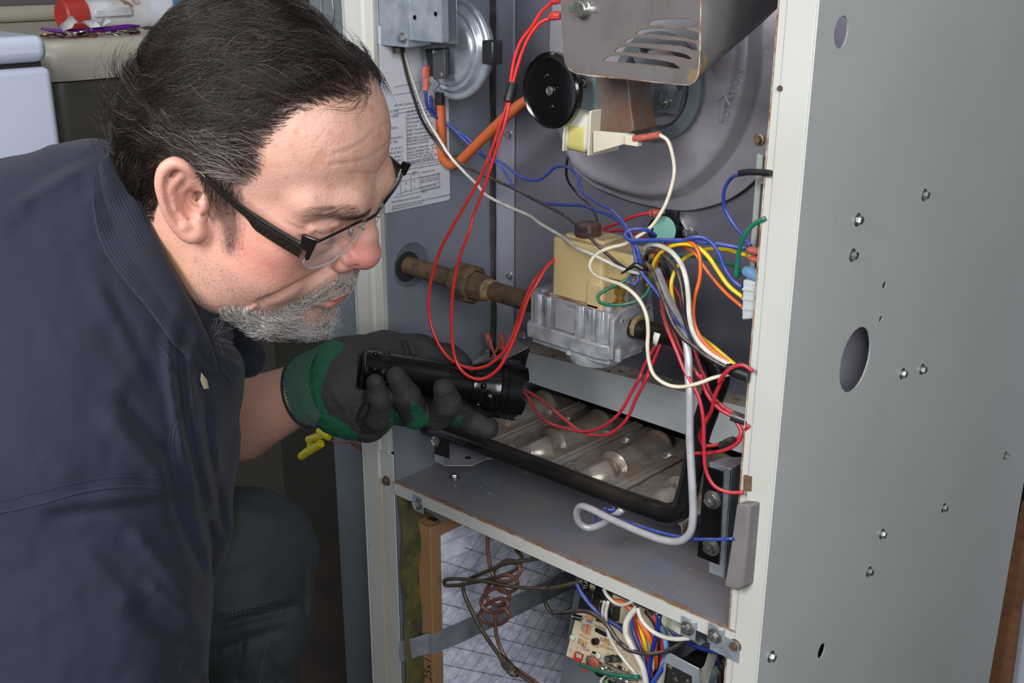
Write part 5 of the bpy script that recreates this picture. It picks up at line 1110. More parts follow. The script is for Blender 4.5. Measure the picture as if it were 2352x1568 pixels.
for a in [[(285, 1035), (345, 1060), (330, 1110), (270, 1085), (285, 1035)], [(485, 1130), (490, 1180), (560, 1215), (570, 1160)], [(180, 1075), (205, 1085), (200, 1110), (178, 1100), (180, 1075)], [(380, 1060), (375, 1085), (440, 1110)]]: b.tube([pc_(x, y, .0002) for x, y in a], .00018, 4, 1)
b.tube([pc_(945+50*math.cos(t), 1190+50*math.sin(t), .0002) for t in np.linspace(0, 6.28, 20)], .00018, 4, 1); link('silkscreen_line', b, M_INK, cb_)['kind'] = 'stuff'
# thermostat wires below the strip
for (x, y, x2, y2, m, l_) in [(690, 1470, 640, 1580, W_WHITE, 'white wire tail below the leftmost terminal screw of the board'), (745, 1500, 730, 1590, mw('lime', (110, 160, 84), .2), 'lime green wire tail below the board terminal screws')]:
    a = pc_(x, y, .006); c = pc_(x2, y2, .012); b = MB(); b.tube([a, (a+c)/2+NN*.004, c], .0015, 8, 3); tag(link('wire_tail', b, m, None), l_, 'wire')
# transformer in its bracket
tf = empty('transformer', at(1560, 1560, y=.03), 'galvanised transformer bracket with black core at bottom right', 'transformer')
def T(x, y, yy=.012): px, py = ct((x, y))[0]; return at(px, py, y=yy)
b = MB(); fr = [T(490, 1000), T(1050, 1300), T(1070, 1700), T(905, 1700), T(905, 1440), T(420, 1190), T(365, 1600), T(320, 1600), T(400, 1040)]
b.prism(fr, (0, .0015, 0)); link('frame_face', b, M_GALV, tf, bevel=.0005)
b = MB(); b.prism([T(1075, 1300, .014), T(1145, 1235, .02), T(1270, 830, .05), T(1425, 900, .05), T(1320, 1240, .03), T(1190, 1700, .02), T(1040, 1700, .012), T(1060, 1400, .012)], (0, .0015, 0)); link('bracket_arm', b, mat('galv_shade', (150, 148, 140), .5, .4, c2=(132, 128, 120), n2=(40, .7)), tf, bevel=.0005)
b = MB(); b.prism([T(430, 1195, .016), T(910, 1440, .016), T(910, 1700, .016), T(360, 1700, .016)], (0, .02, 0)); link('core', b, mat('core_black', (26, 24, 23), .7, spots=[((120, 104, 80), 90, .62)]), tf)
b = MB(); b.prism([T(710, 1110, .03), T(800, 1060, .04), T(960, 1090, .05), T(1140, 1190, .05), T(1080, 1290, .03), T(900, 1230, .03)], (0, .02, 0)); link('coil_end', b, mat('lacquer_black', (24, 22, 24), .25, spots=[((150, 130, 90), 160, .70)]), tf, bevel=.002)
for (x, y, l_) in [(1110, 1110, 'pale blue wire nut behind the transformer bracket'), (1310, 1370, 'pale blue wire nut below the transformer bracket arm')]:
    b = MB(); b.sphere(T(x, y, .065), (.010, .010, .012), 16, 10); b.lathe([(0, .010), (.012, .008)], T(x, y, .065)+V(0, 0, -.004), nrm(V(.5, .3, -.4)), 14); tag(link('wire_nut', b, mat('pale_blue', (150, 176, 190), .4, trans=.2), None, smooth_=True), l_, 'wire nut')
cpc = MB(); a = T(560, 420, .05); cpc.lathe([(0, .012), (.002, .014), (.03, .014), (.032, .012)], T(690, 640, .05), nrm(T(540, 380, .05)-T(690, 640, .05)), 24); cc_ = tag(link('motor_capacitor', cpc, mat('cap_cream', (176, 180, 152), .45), None), 'pale green capacitor with white sticker under the right end of rail', 'capacitor')
b = MB(); b.prism([T(585, 470, .033), T(715, 540, .033), T(715, 590, .033), T(660, 610, .033)], (0, .0004, 0)); link('sticker', b, M_LABELW, cc_)
b = MB(); b.prism([T(780, 640, .01), T(1060, 860, .004), T(1160, 780, .004), T(960, 660, .004)], (0, .0015, 0)); link('clip_tongue', b, M_GALVD, fur)
b = MB(); a = c1((360, 285), (440, 330), (500, 385), (545, 355), (440, 300)); b.prism([at(x, y, y=.006) for x, y in a], (0, .0015, 0)); link('clip_tongue', b, M_GALVD, fur)
# ================================================================ room
M_WALL = mat('basement_wall', (50, 46, 39), .9, c2=(40, 37, 31), n2=(3, .8), bump=[(40, .001)])
M_FLOOR = mat('basement_floor', (52, 43, 37), .9, c2=(38, 32, 28), n2=(4, .9), spots=[((40, 34, 30), 3, .60)], bump=[(60, .001)])
def st(name, b, m): o = link(name, b, m, None, smooth_=False); o['kind'] = 'structure'; return o
b = MB(); b.box((-3.4, -2.6, -.05), (1.8, 2.3, 0)); st('floor', b, M_FLOOR)
b = MB(); b.box((-3.4, 2.2, 0), (1.8, 2.3, 2.6)); st('wall_back', b, M_WALL)
b = MB(); b.box((-3.4, -2.6, 0), (-3.3, 2.2, 2.6)); st('wall_left', b, M_WALL)
b = MB(); b.box((1.7, -2.6, 0), (1.8, 2.2, 2.6)); st('wall_right', b, mat('wall_light', (170, 176, 184), .9))
b = MB(); b.box((-3.3, -2.6, 0), (1.7, -2.5, 2.6)); st('wall_front', b, MATS['wall_light'])
b = MB(); b.box((-3.4, -2.6, 2.6), (1.8, 2.3, 2.65)); st('ceiling', b, MATS['wall_light'])
for (x0, x1, y) in [(620, 745, .5), ]:
    a = at(x0, 760, y=y); c = at(x1, 760, y=y); b = MB(); b.box((a[0], y, 0), (c[0]+.1, y+.05, 2.4)); st('trim_1', b, mat('olive_board', (44, 46, 38), .85, c2=(36, 38, 31), n2=(5, .6)))
# duct beside the furnace
du = empty('air_duct', (-1.10, .3, 0), 'tall galvanised return air duct standing left of the furnace', 'duct')
b = MB(); b.box((at(750, 740, y=.05)[0], .05, .0), (XO-.003, .62, 2.3)); link('duct_body', b, mat('duct_steel', (120, 130, 134), .42, .45, c2=(106, 114, 120), n2=(7, .7), spots=[((150, 158, 160), 120, .70)], bump=[(180, .00008)]), du, bevel=.002)
b = MB(); c = at(752, 20, y=.049); b.tube([c+V(.012*math.cos(t), 0, .022*math.sin(t)) for t in np.linspace(0, 2*math.pi, 24)], .0012, 6, 1); link('embossed_oval', b, MATS['duct_steel'], du)
# washing machine
wx = -1.75; wc = at(119, 148, x=wx); zt_w = at(110, 80, x=wx)[2]; wm = empty('washing_machine', (wx-.32, -.4, 0), 'white washing machine at the far left behind the man', 'washing machine')
M_WH = mat('white_enamel', (206, 213, 230), .3, coat=.2, c2=(200, 207, 224), n2=(3, .4))
b = MB(); b.box((wx-.64, wc[1]-.66, .02), (wx, wc[1], wc[2]-.003)); link('cabinet', b, M_WH, wm, bevel=.012, bseg=4)
b = MB(); b.box((wx-.64, wc[1]-.66, wc[2]+.004), (wx+.002, wc[1]-.002, zt_w)); link('lid', b, M_WH, wm, bevel=.016, bseg=5)
b = MB(); b.box((wx-.62, wc[1]-.64, wc[2]-.006), (wx-.012, wc[1]-.012, wc[2]+.006)); link('seam', b, M_DARK, wm)
# beige dryer with rounded front
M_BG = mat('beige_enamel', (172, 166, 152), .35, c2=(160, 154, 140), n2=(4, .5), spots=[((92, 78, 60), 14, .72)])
M_BG2 = mat('beige_enamel_shaded', (92, 88, 80), .35)  # same enamel, with the shade below the top cover put into its colour
dx = -1.96; dz = at(300, 84, x=dx)[2]; zs_ = at(300, 173, x=dx)[2]; ya = at(95, 120, x=dx)[1]; yb_ = ya+.66
dr = empty('dryer', (dx-.32, (ya+yb_)/2, 0), 'older beige rounded laundry machine behind the man, clutter on top', 'dryer')
def rbox(x0, y0, x1, y1, z0, z1, r, rt, name, m):
    base = rpoly([V(x0, y0, 0), V(x1, y0, 0), V(x1, y1, 0), V(x0, y1, 0)], r, 10); cxy = V((x0+x1)/2, (y0+y1)/2, 0); rows = []
    for (dz_, ins) in [(z0, 0), (z1-rt, 0)]+[(z1-rt+rt*math.sin(t), rt*(1-math.cos(t))) for t in np.linspace(.2, math.pi/2, 7)]:
        rows.append([cxy+(p-cxy)*(1-ins/np.linalg.norm(p-cxy))+V(0, 0, dz_) for p in base])
    b = MB(); b.strip(rows, True); n = len(base); b.f.append(tuple((len(rows)-1)*n+i for i in range(n))); return link(name, b, m, dr, angle=60)
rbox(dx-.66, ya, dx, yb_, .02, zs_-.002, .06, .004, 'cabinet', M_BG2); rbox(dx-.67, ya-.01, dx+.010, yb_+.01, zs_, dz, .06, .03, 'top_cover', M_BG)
b = MB(); cz = dz; b.box((dx-.66, ya, cz), (dx-.50, yb_, cz+.16)); link('console', b, M_BG, dr, bevel=.02, bseg=4)
b = MB(); b.box((dx-.502, ya+.05, cz+.035), (dx-.497, yb_-.05, cz+.15)); link('console_panel', b, mat('console_dark', (92, 88, 88), .5), dr, bevel=.01)
# clutter on the dryer
def onx(px, py, off): return at(px, py, x=dx-off)
tu = empty('bottle', onx(200, 45, .2), 'dirty white plastic tube with red screw cap lying on the beige machine', 'bottle')
zc_ = dz+.030; xr0 = dx-.19
pa = at(140, 38, x=xr0); pb = at(395, 35, x=xr0); pa = V(xr0, pa[1], zc_); pb = V(xr0, pb[1], zc_)
M_DW = mat('dirty_white', (206, 206, 212), .5, c2=(150, 140, 130), n2=(14, .6), spots=[((110, 74, 54), 12, .66)])
L_ = np.linalg.norm(pb-pa); sc_ = nrm(pb-pa)
b = MB(); b.lathe([(L_*.18, .024), (L_*.19, .028), (L_*.54, .028), (L_*.56, .031), (L_*.98, .031), (L_, .027)], pa, sc_, 28); link('tube_body', b, M_DW, tu)
b = MB(); b.lathe([(0, .027), (.004, .030), (L_*.19, .030), (L_*.195, .026)], pa, sc_, 28); link('cap', b, mat('red_cap', (190, 48, 42), .5, c2=(150, 60, 54), n2=(20, .7)), tu)
b = MB(); b.box((xr0+.020, pa[1]+L_*.22, zc_-.004), (xr0+.036, pa[1]+L_*.55, zc_+.012)); link('handle', b, M_DW, tu, bevel=.003)
b = MB(); q = at(120, 66, x=dx-.08)[1]; b.tube([(dx-.08, q-.02, dz+.016), (dx-.07, q+.02, dz+.009), (dx-.07, q+.14, dz+.012), (dx-.08, q+.17, dz+.012)], [.004, .009, .010, .004], 12, 6, flat=.5); tag(link('comb', b, mat('purple_plastic', (96, 34, 132), .35), None, smooth_=True), 'purple plastic handle lying in front of the red capped tube', 'handle')
b = MB(); q = at(200, 60, x=dx-.06)[1]
bmv = [(dx-.055+ri.uniform(-.02, .02), q-.045+i*.0075, dz+.010+ri.uniform(0, .016)) for i in range(13)]
b.strip([[p, (p[0]-.03, p[1]+.004, p[2]+ri.uniform(-.006, .012))] for p in bmv]); o = link('paper_scrap', b, M_DW, None); o.modifiers.new('s', 'SOLIDIFY').thickness = .0006; tag(o, 'crumpled white paper scrap by the purple handle', 'paper')
M_COIN = [mat('coin_silver', (176, 172, 160), .3, .9), mat('coin_copper', (150, 104, 72), .35, .9), mat('coin_dark', (74, 66, 54), .5, .6)]
cb0 = MB(); cb0.lathe([(0, .0108), (.0016, .0108), (.0018, .0100)], (0, 0, 0), EZ, 18); me0 = None
for k in range(26):
    py_ = at(115, 84, x=dx-.03)[1]+ri.random()*.23; xx = dx-.025-ri.random()*.06
    b = MB(); b.lathe([(0, .0108), (.0016, .0108)], (xx, py_, dz+.0008+ri.random()*.008), nrm(V(ri.uniform(-.3, .3), ri.uniform(-.3, .3), 1)), 16)
    o = link('coin', b, M_COIN[k % 3], None); tag(o, 'small coin in the loose pile on the front edge of beige machine', 'coin', 'coins on the beige machine')
bb = MB(); p = at(432, 20, x=dx-.12); bb.lathe([(0, .026), (.003, .029), (.09, .029), (.12, .018), (.13, .012), (.15, .012)], (dx-.12, p[1], dz+.001), EZ, 24); tag(link('spray_bottle', bb, mat('blue_bottle', (60, 130, 184), .2, trans=.3), None), 'blue plastic bottle just above the hair on beige machine', 'bottle')
# things behind the side panel, right edge
b = MB(); b.prism([at(2348, 1150, y=.76), at(2262, 1545, y=.76), at(2225, 1720, y=.76), at(2300, 1720, y=.76), at(2375, 1150, y=.76)], (0, .012, 0)); wd = tag(link('wooden_lath', b, mat('old_wood', (134, 92, 62), .7, c2=(108, 72, 48), n2=(30, .8), wave=((92, 62, 42), 14, .3, 'Z')), None), 'worn brown wooden yardstick standing behind the furnace side', 'yardstick')
t0 = at(2272, 1545, y=.7595); t1 = at(2322, 1260, y=.7595); uu = nrm(t1-t0)
text('WARP MADE IN U.S.A.', .024, t0, uu, nrm(np.cross(-EY, uu)), mat('worn_ink', (92, 56, 40), .8), wd, 'lettering', ext=.00005)
b = MB(); c = at(2352+60, 1400, y=.86); b.lathe([(-1.25, .062), (1.6, .062)], (c[0], c[1], 1.25), EZ, 40); tag(link('standpipe', b, mat('pvc_white', (206, 210, 222), .4), None), 'white plastic vertical pipe at the far right bottom corner', 'pipe')
b = MB(); b.box((-.9, 1.2, 0), (.9, 1.25, 2.5)); 
# yellow connectors hanging from the duct
yc = empty('wire_connectors', P(735, 1010, -.01), 'cluster of yellow plastic wire connectors hanging left of the duct', 'connector')
M_YP = mat('yellow_plastic', (214, 200, 30), .4)
def c7(x, y, yy=-.01): return P(620+x/3.675, 740+y/3.675, yy)
for pts, r in [([(265, 1130), (350, 1070), (430, 1020)], [.0055, .0062, .0052]), ([(325, 990), (385, 970), (440, 950)], [.0050, .0052, .0048]), ([(410, 915), (450, 935), (500, 970)], [.0044, .0056, .0048])]:
    b = MB(); b.tube([c7(*p) for p in pts], r, 14, 4); link('nut', b, M_YP, yc)
for pl_ in ([(310, 990), (345, 1000), (370, 1060), (310, 1050)], [(360, 1085), (440, 1030), (450, 1050), (400, 1085)], [(450, 960), (520, 900), (535, 920), (500, 1000)], [(440, 900), (475, 880), (470, 920)]):
    b = MB(); b.prism([c7(x, y, -.008) for x, y in pl_], (0, .003, 0)); link('wing', b, M_YP, yc, bevel=.0006)
for (pts, m, l_) in [([(520, 960), (600, 930), (680, 965), (720, 960)], W_WHITE, 'thin white wire from the yellow connectors'), ([(515, 1000), (600, 1020), (680, 1005), (740, 950)], W_DRED, 'thin red wire from the yellow connectors'), ([(640, 1010), (700, 985), (750, 940)], mw('mint', (96, 168, 128), .1), 'thin mint green wire from the yellow connectors'), ([(600, 870), (640, 920), (680, 985)], W_LBL, 'thin light blue wire under the glove cuff'), ([(520, 895), (600, 900), (680, 990)], W_GRN, 'thin green wire from the yellow connectors')]:
    b = MB(); b.tube([c7(*p) for p in pts], .0009, 6, 5); tag(link('thin_wire', b, m, None, smooth_=True), l_, 'wire')
b = MB(); b.tube([c7(600, 940, .0), c7(690, 1010, .0), c7(790, 1090, .01), c7(830, 1130, .02)], .0026, 8, 5); tag(link('thermostat_cable', b, mat('brown_cable', (96, 66, 46), .5), None), 'brown cable running down to the left front post', 'cable')
# ================================================================ the man
HR = np.array([[-.316, .782, .537], [.922, .387, -.020], [.224, -.489, .843]])
_u, _s, _v = np.linalg.svd(HR); HR = _u@_v
HT = CAM+RC@np.array([-.2052, -.1388, .8948])
def H2W(p): return np.asarray(p)@HR.T+HT
def W2H(p): return (np.asarray(p)-HT)@HR
def proj(p):
    c = (np.asarray(p)-CAM)@RC; return PX0+FPX*c[:, :2]/c[:, 2:]
def hpx(px, py, xh):
    """head coordinates of the point seen at a pixel on the sagittal plane x=xh"""
    r = ray(px, py); L_ = HR[:, 0]; s_ = (xh+L_@(HT-CAM))/(L_@r); return W2H(CAM+r*s_)
man = empty('person', at(300, 1500, d=1.0)*V(1, 1, 0), 'crouching man with grey beard, glasses and navy polo shirt', 'person')
HEAR = [hpx(px, py, x) for px, py, x in [(452, 412, -.073), (432, 388, -.080), (402, 374, -.085), (378, 388, -.089), (369, 420, -.092), (376, 460, -.092), (390, 497, -.090), (412, 526, -.086), (438, 541, -.081), (458, 534, -.077)]]
HC = V(0, -.012, .045)
def dsym(p): return np.stack([np.abs(p[:, 0]), p[:, 1], p[:, 2]], 1)
def head_sdf(p):
    s = dsym(p)
    d = smin(sell(p, (0, -.012, .048), (.0725, .086, .083)), sell(p, (0, -.050, .012), (.065, .067, .058)), .03)                      # skull
    d = smin(d, sell(p, (0, .034, .062), (.060, .060, .060)), .03)          # forehead
    d = smin(d, sell(p, (0, .036, -.015), (.060, .058, .074)), .03)         # face
    d = smin(d, schain(s, [(0, .090, .036), (.020, .087, .041), (.046, .070, .040)], [.014, .015, .012], .01), .014)   # brow
    d = smin(d, sell(s, (.047, .056, -.002), (.023, .026, .022)), .02)      # cheek bone
    d = smin(d, sell(s, (.043, .052, -.036), (.028, .033, .032)), .022)     # cheek
    d = smin(d, sell(s, (.050, .014, -.060), (.024, .045, .040)), .03)      # jowl
    d = smin(d, schain(s, [(.052, -.010, -.045), (.049, .018, -.077), (.030, .060, -.092), (.0, .081, -.097)], [.020, .019, .018, .019], .02), .022)
    d = smin(d, sell(p, (0, .084, -.092), (.024, .020, .019)), .012)        # chin
    muz = sell(s, (.0, .076, -.050), (.034, .034, .030)); d = smin(d, muz, .012)
    # eye sockets, balls and lids
    d = smax(d, -sell(s, (.034, .101, .017), (.019, .017, .013)), .014)
    d = smin(d, sell(s, (.033, .0745, .0140), (.0158, .0155, .0140)), .004)
    d = smin(d, schain(s, [(.019, .084, .0235), (.032, .0885, .0260), (.046, .080, .021)], [.0034, .0040, .0030], .003), .006)
    d = smin(d, schain(s, [(.020, .0855, .006), (.034, .0855, .002), (.048, .074, .006)], [.0035, .0048, .0035], .004), .008)
    # nose
    d = smin(d, schain(p, [(0, .091, .034), (0, .097, .020), (0, .1045, .004), (0, .1075, -.0095)], [.0095, .0080, .0095, .0135], .008), .010)
    d = smin(d, sell(s, (.0, .1085, -.0125), (.0135, .0140, .0125)), .006)
    d = smin(d, sell(s, (.0145, .0965, -.0165), (.0085, .0125, .0095)), .007)
    d = smax(d, -sell(s, (.0075, .102, -.0265), (.0042, .0070, .0035)), .004)
    # philtrum, lips
    d = smin(d, schain(s, [(0, .1055, -.0565), (.012, .102, -.0575), (.026, .089, -.061)], [.0052, .0046, .0022], .003), .005)
    d = smin(d, schain(s, [(0, .1035, -.0675), (.012, .1, -.0675), (.025, .088, -.0625)], [.0062, .0054, .002], .003), .005)
    d = smax(d, -schain(s, [(0, .111, -.0620), (.014, .106, -.0625), (.028, .090, -.0622)], [.0016, .0016, .0010], .002), .002)
    d = smax(d, -sell(s, (0, .108, -.0795), (.016, .008, .006)), .010)
    # forehead lines, crow's feet
    for a, c in (((.053, .0765, .018), (.063, .060, .024)), ((.053, .0765, .013), (.064, .059, .012)), ((.052, .076, .009), (.061, .061, .002))):
        d = smax(d, -scap(s, a, c, .0008, .0004), .003)
    # neck
    d = smin(d, scap(p, (-.002, -.030, -.030), (.01, -.085, -.155), .060, .066), .030)
    d = smin(d, scap(p, (0, .020, -.070), (.005, -.045, -.150), .044, .056), .03)
    for a, c in (((-.060, -.005, -.075), (-.047, -.045, -.13)), ((-.066, -.022, -.05), (-.060, -.06, -.105))):
        d = smax(d, -scap(p, a, c, .002, .002), .006)
    # ears
    near_ = (s[:, 0] > .058) & (s[:, 1] < .022) & (s[:, 1] > -.055) & (np.abs(s[:, 2]) < .055)
    if near_.any():
        m = s[near_]*V(-1, 1, 1); dn = d[near_]
        ear = schain(m, HP, HPR, .002)
        ear = smin(ear, sell(m, EARC, (.0042, .0150, .0270), EARR), .006)
        ear = smin(ear, sell(m, hpx(441, 522, -.0785), (.0050, .0085, .0095)), .006)
        ear = smin(ear, schain(m, ANTI, [.0022, .0034, .0036, .0030], .003), .005)
        dn = smin(dn, ear, .006)
        dn = smax(dn, -sell(m, hpx(440, 468, -.083), (.0105, .0085, .0125)), .005)
        dn = smin(dn, sell(m, hpx(463, 474, -.0765), (.0042, .0048, .0062)), .005)
        d = d.copy(); d[near_] = dn
    return d
HP = smooth(HEAR, 4); HPR = list(np.interp(np.linspace(0, 1, len(HP)), np.linspace(0, 1, 10), [.0030, .0036, .0040, .0042, .0040, .0036, .0036, .0042, .0056, .0050]))
EARC = (HEAR[1]+HEAR[8])/2+V(.0035, -.004, 0)
ANTI = smooth([HEAR[2]*.6+HEAR[0]*.4+V(-.002, 0, -.004), HEAR[4]*.70+HEAR[0]*.30+V(-.001, 0, -.006), HEAR[6]*.72+HEAR[0]*.28, HEAR[7]*.7+HEAR[9]*.3+V(-.001, 0, .006)], 1)
_ex = nrm(HEAR[2]-HEAR[8]); _ez = nrm(V(-1, .35, 0)); _ey = nrm(np.cross(_ex, _ez)); _ez = np.cross(_ey, _ex)
EARR = np.stack([_ez, _ey, _ex], 1)
hv, hq = surface_net(head_sdf, (-.105, -.150, -.200), (.105, .135, .152), .00155)
hn = vnormals(hv, hq)
if ((hv-HC)*hn).sum(1).mean() < 0: hn = -hn; hq = hq[:, ::-1]
# creases and swellings of the skin, pushed along the normal; laid out on the near side and mirrored
def polyd(q, pl):
    d = np.full(len(q), 1e9); sgn = np.zeros(len(q))
    for (x0, y0), (x1, y1) in zip(pl[:-1], pl[1:]):
        vx, vy = x1-x0, y1-y0; t = np.clip(((q[:, 0]-x0)*vx+(q[:, 1]-y0)*vy)/(vx*vx+vy*vy), 0, 1)
        ex, ey = q[:, 0]-x0-t*vx, q[:, 1]-y0-t*vy; e = np.hypot(ex, ey); m = e < d; d[m] = e[m]; sgn[m] = (vx*ey-vy*ex)[m]
    return d, sgn
_q0 = proj(H2W(np.stack([-np.abs(hv[:, 0]), hv[:, 1], hv[:, 2]], 1))); _face = (hn[:, 1] > -.2) & (hv[:, 1] > .01)
def crease(pl, w, depth, bulge=0.0, bw=18, mask=None, side=1):
    global hv
    d, sg = polyd(_q0, pl); m = np.ones(len(hv)) if mask is None else mask*1.0
    a = -depth*np.exp(-(d/w)**2)+bulge*np.exp(-((d-bw)/(bw*.7))**2)*(sg*side > 0)
    hv = hv+hn*(a*m)[:, None]
crease([(768, 600), (752, 616), (730, 631), (686, 654), (634, 681), (598, 694)], 6.5, .0030, .0030, 24, _face, -1)
crease([(712, 512), (735, 520), (760, 516), (785, 505)], 3.4, .0007, 0, 18, _face)
crease([(722, 534), (745, 541), (768, 530)], 2.4, .0012, 0, 18, _face)
crease([(700, 498), (730, 506), (758, 500), (780, 492)], 3.4, .0004, 0, 18, _face)
crease([(860, 300), (835, 325), (800, 345), (770, 352)], 5, .0004, .0002, 10, _face)
crease([(880, 340), (850, 362), (810, 372), (760, 378)], 5, .0004, .0002, 10, _face)
crease([(885, 395), (850, 400), (812, 398)], 5, .0004, .0002, 10, _face)
crease([(775, 585), (782, 602), (800, 612), (822, 612)], 3.5, .0016, 0, 10, _face)
_ear = (hs_e := np.abs(hv[:, 0])) > .060
_ear = _ear & (hv[:, 1] < .02) & (hv[:, 1] > -.05) & (hn[:, 0]*np.sign(hv[:, 0]) > .1)
crease([(384, 410), (382, 420), (384, 455), (396, 488), (414, 512)], 5, .0017, 0, 10, _ear)
crease([(420, 425), (408, 445), (412, 480), (432, 500), (450, 495)], 4.0, .0016, 0, 10, _ear)
crease([(438, 452), (436, 470), (446, 480)], 11, .0042, 0, 10, _ear)
hn = vnormals(hv, hq)
if ((hv-HC)*hn).sum(1).mean() < 0: hn = -hn
# forearm and a plain torso, thigh and hand core share the skin mesh (hidden under clothes where the photo hides them)
def C(px, py, d): return at(px, py, d=d)
el, wr = C(455, 1000, 1.29), C(690, 901, 1.212)
NELB, NWR = C(205, 1800, .87), C(300, 1890, .905)
def arm_sdf(p):
    d = schain(p, [C(330, 800, 1.15), el, C(548, 966, 1.255), wr, C(745, 893, 1.195)], [.052, .048, .0455, .0315, .0290], .004)
    d = smin(d, schain(p, [C(330, 800, 1.15), C(250, 800, 1.05), C(120, 900, .99)], [.055, .07, .09], .03), .03)
    d = smin(d, schain(p, [C(190, 1500, .885), NELB, NWR], [.052, .044, .032], .01), .03)      # near forearm resting on the near knee
    return smin(d, schain(p, [C(290, 700, .98), C(120, 1000, 1.02), C(60, 1500, 1.05)], [.06, .10, .11], .05), .04)
lo_w = np.min([C(-200, 1700, 1.2), C(800, 600, .8), C(0, 0, .8), C(900, 1700, 1.3)], 0)-.1; lo_w = np.minimum(lo_w, np.minimum(NELB, NWR)-.12); hi_w = np.max([C(-200, 1700, 1.2), C(800, 600, .8), C(0, 300, .8), C(900, 1000, 1.3)], 0)+.1
av, aq = surface_net(arm_sdf, lo_w, hi_w, .0045, 1)
def ccw(v, q, c):
    n = vnormals(v, q); return (n, q)
def lin(c): return np.array(s2l(c)[:3])
def blend(col, w, c): return col*(1-w[:, None])+lin(c)*w[:, None]
def gau(p, c, r): return np.exp(-(((p-np.array(c))/np.array(r))**2).sum(1))
hs_ = dsym(hv)
col = np.tile(lin((209, 160, 141)), (len(hv), 1))
n1 = pnoise(hv, 60, 1)*.5+.5; n2_ = pnoise(hv, 150, 2)*.5+.5
col = blend(col, .35*n1, (218, 174, 156))
col = blend(col, np.clip(gau(hs_, (.052, .055, -.012), (.025, .03, .026))*(.75+.5*n2_), 0, .85), (204, 116, 104))
col = blend(col, np.clip((pnoise(hv, 240, 6)-.35)*1.2, 0, .3)*np.clip(gau(hs_, (.055, .05, -.015), (.03, .04, .035)), 0, 1), (190, 84, 78))
col = blend(col, np.clip(gau(hs_, (.0, .112, -.012), (.024, .022, .020))*.9, 0, .8), (212, 122, 118))
col = blend(col, np.clip(gau(hs_, (.064, .035, -.05), (.02, .04, .035))*.5*n1, 0, 1), (204, 140, 116))
col = blend(col, np.clip(gau(hs_, (.034, .088, .006), (.018, .02, .008))*.5, 0, 1), (190, 120, 110))
col = blend(col, np.clip(gau(hs_, (0, .104, -.062), (.022, .012, .009))*1.1, 0, .85), (190, 104, 98))
col = blend(col, np.clip(gau(hs_, (.086, -.02, .0), (.016, .05, .06))*.45, 0, 1), (216, 138, 120))
col = blend(col, np.clip((-.035-hv[:, 2])/.05, 0, .7)*np.clip((.03-hv[:, 1])/.04, 0, 1), (204, 156, 112))
col = blend(col, np.clip(n2_*1.5-.95, 0, .35)*np.clip((hv[:, 2]-.03)/.03, 0, 1), (184, 120, 84))
# freckles
for k in range(330):
    c = V(random.uniform(-.066, .03), 0, random.uniform(.035, .115)); i = np.argmin(np.abs(hv[:, 0]-c[0])+np.abs(hv[:, 2]-c[2])+np.where(hv[:, 1] < .02, 1, 0)); r = random.uniform(.0007, .0018)
    col = blend(col, np.clip(gau(hv, hv[i], (r, r, r))*random.uniform(.12, .36), 0, 1), (190, 124, 88))
# hair-bearing regions from outlines on the near side, mirrored to the far side
def inpoly(q, poly):
    x, y = q[:, 0], q[:, 1]; ins = np.zeros(len(q), bool); n = len(poly)
    for i in range(n):
        x1, y1 = poly[i]; x2, y2 = poly[(i+1) % n]
        c = ((y1 > y) != (y2 > y)) & (x < (x2-x1)*(y-y1)/((y2-y1)+1e-9)+x1); ins ^= c
    return ins
HAIRP = [(960, 232), (890, 222), (820, 222), (750, 232), (700, 246), (655, 272), (622, 305), (600, 345), (600, 385), (588, 412), (560, 425), (548, 440), (552, 490), (556, 540), (540, 590), (512, 580), (500, 520), (480, 450), (452, 400), (425, 375), (395, 362), (364, 378), (352, 420), (338, 452), (305, 470), (250, 500), (120, 400), (180, -50), (500, -350), (1000, -250), (1080, 100)]
nearside = lambda p: np.stack([-np.abs(p[:, 0]), p[:, 1], p[:, 2]], 1)
_pp = proj(H2W(nearside(hv)))
inh_soft = sum(inpoly(_pp+np.array([16*math.cos(k*.785), 16*math.sin(k*.785)])*(.5+.5*(k % 2)), HAIRP) for k in range(8))/8.0
inh_soft = inh_soft*(hs_[:, 0] < .0825)
EARP = [(447, 402), (400, 364), (360, 384), (364, 445), (390, 508), (440, 552), (474, 532), (482, 470), (466, 428)]
onear = inpoly(_pp, EARP) & (hv[:, 1] > -.045) & (hv[:, 1] < .02)
inh_soft = inh_soft*~onear; inh = (inh_soft > .1)
back = (hv[:, 1] < -.035) & (hv[:, 2] > -.045-(hv[:, 1]+.035)*.3)
inh = (inh | back) & (hs_[:, 0] < .079+.02*(hv[:, 1] < -.05))
BEARDP = [(515, 698), (565, 700), (612, 712), (655, 700), (690, 682), (722, 660), (748, 640), (780, 622), (815, 618), (850, 622), (870, 650), (850, 720), (800, 800), (700, 800), (600, 790), (500, 740), (500, 700)]
inb = inpoly(proj(H2W(nearside(hv))), BEARDP) & (hv[:, 1] > .0) & (hv[:, 2] < -.026)
lipd = np.minimum(schain(hs_, [(0, .1055, -.0575), (.012, .102, -.0585), (.026, .089, -.061)], [.0045, .004, .002]), schain(hs_, [(0, .1035, -.0675), (.012, .1, -.0675), (.025, .088, -.0625)], [.0052, .0045, .002]))
inb &= (lipd > .0030) | (hv[:, 0] > .01)
soul = gau(hs_, (.020, .098, -.082), (.012, .02, .010)); 
col = blend(col, np.maximum(inh_soft, back)**1.5*.80, (58, 44, 40)); col = blend(col, inb*.45, (120, 100, 92))
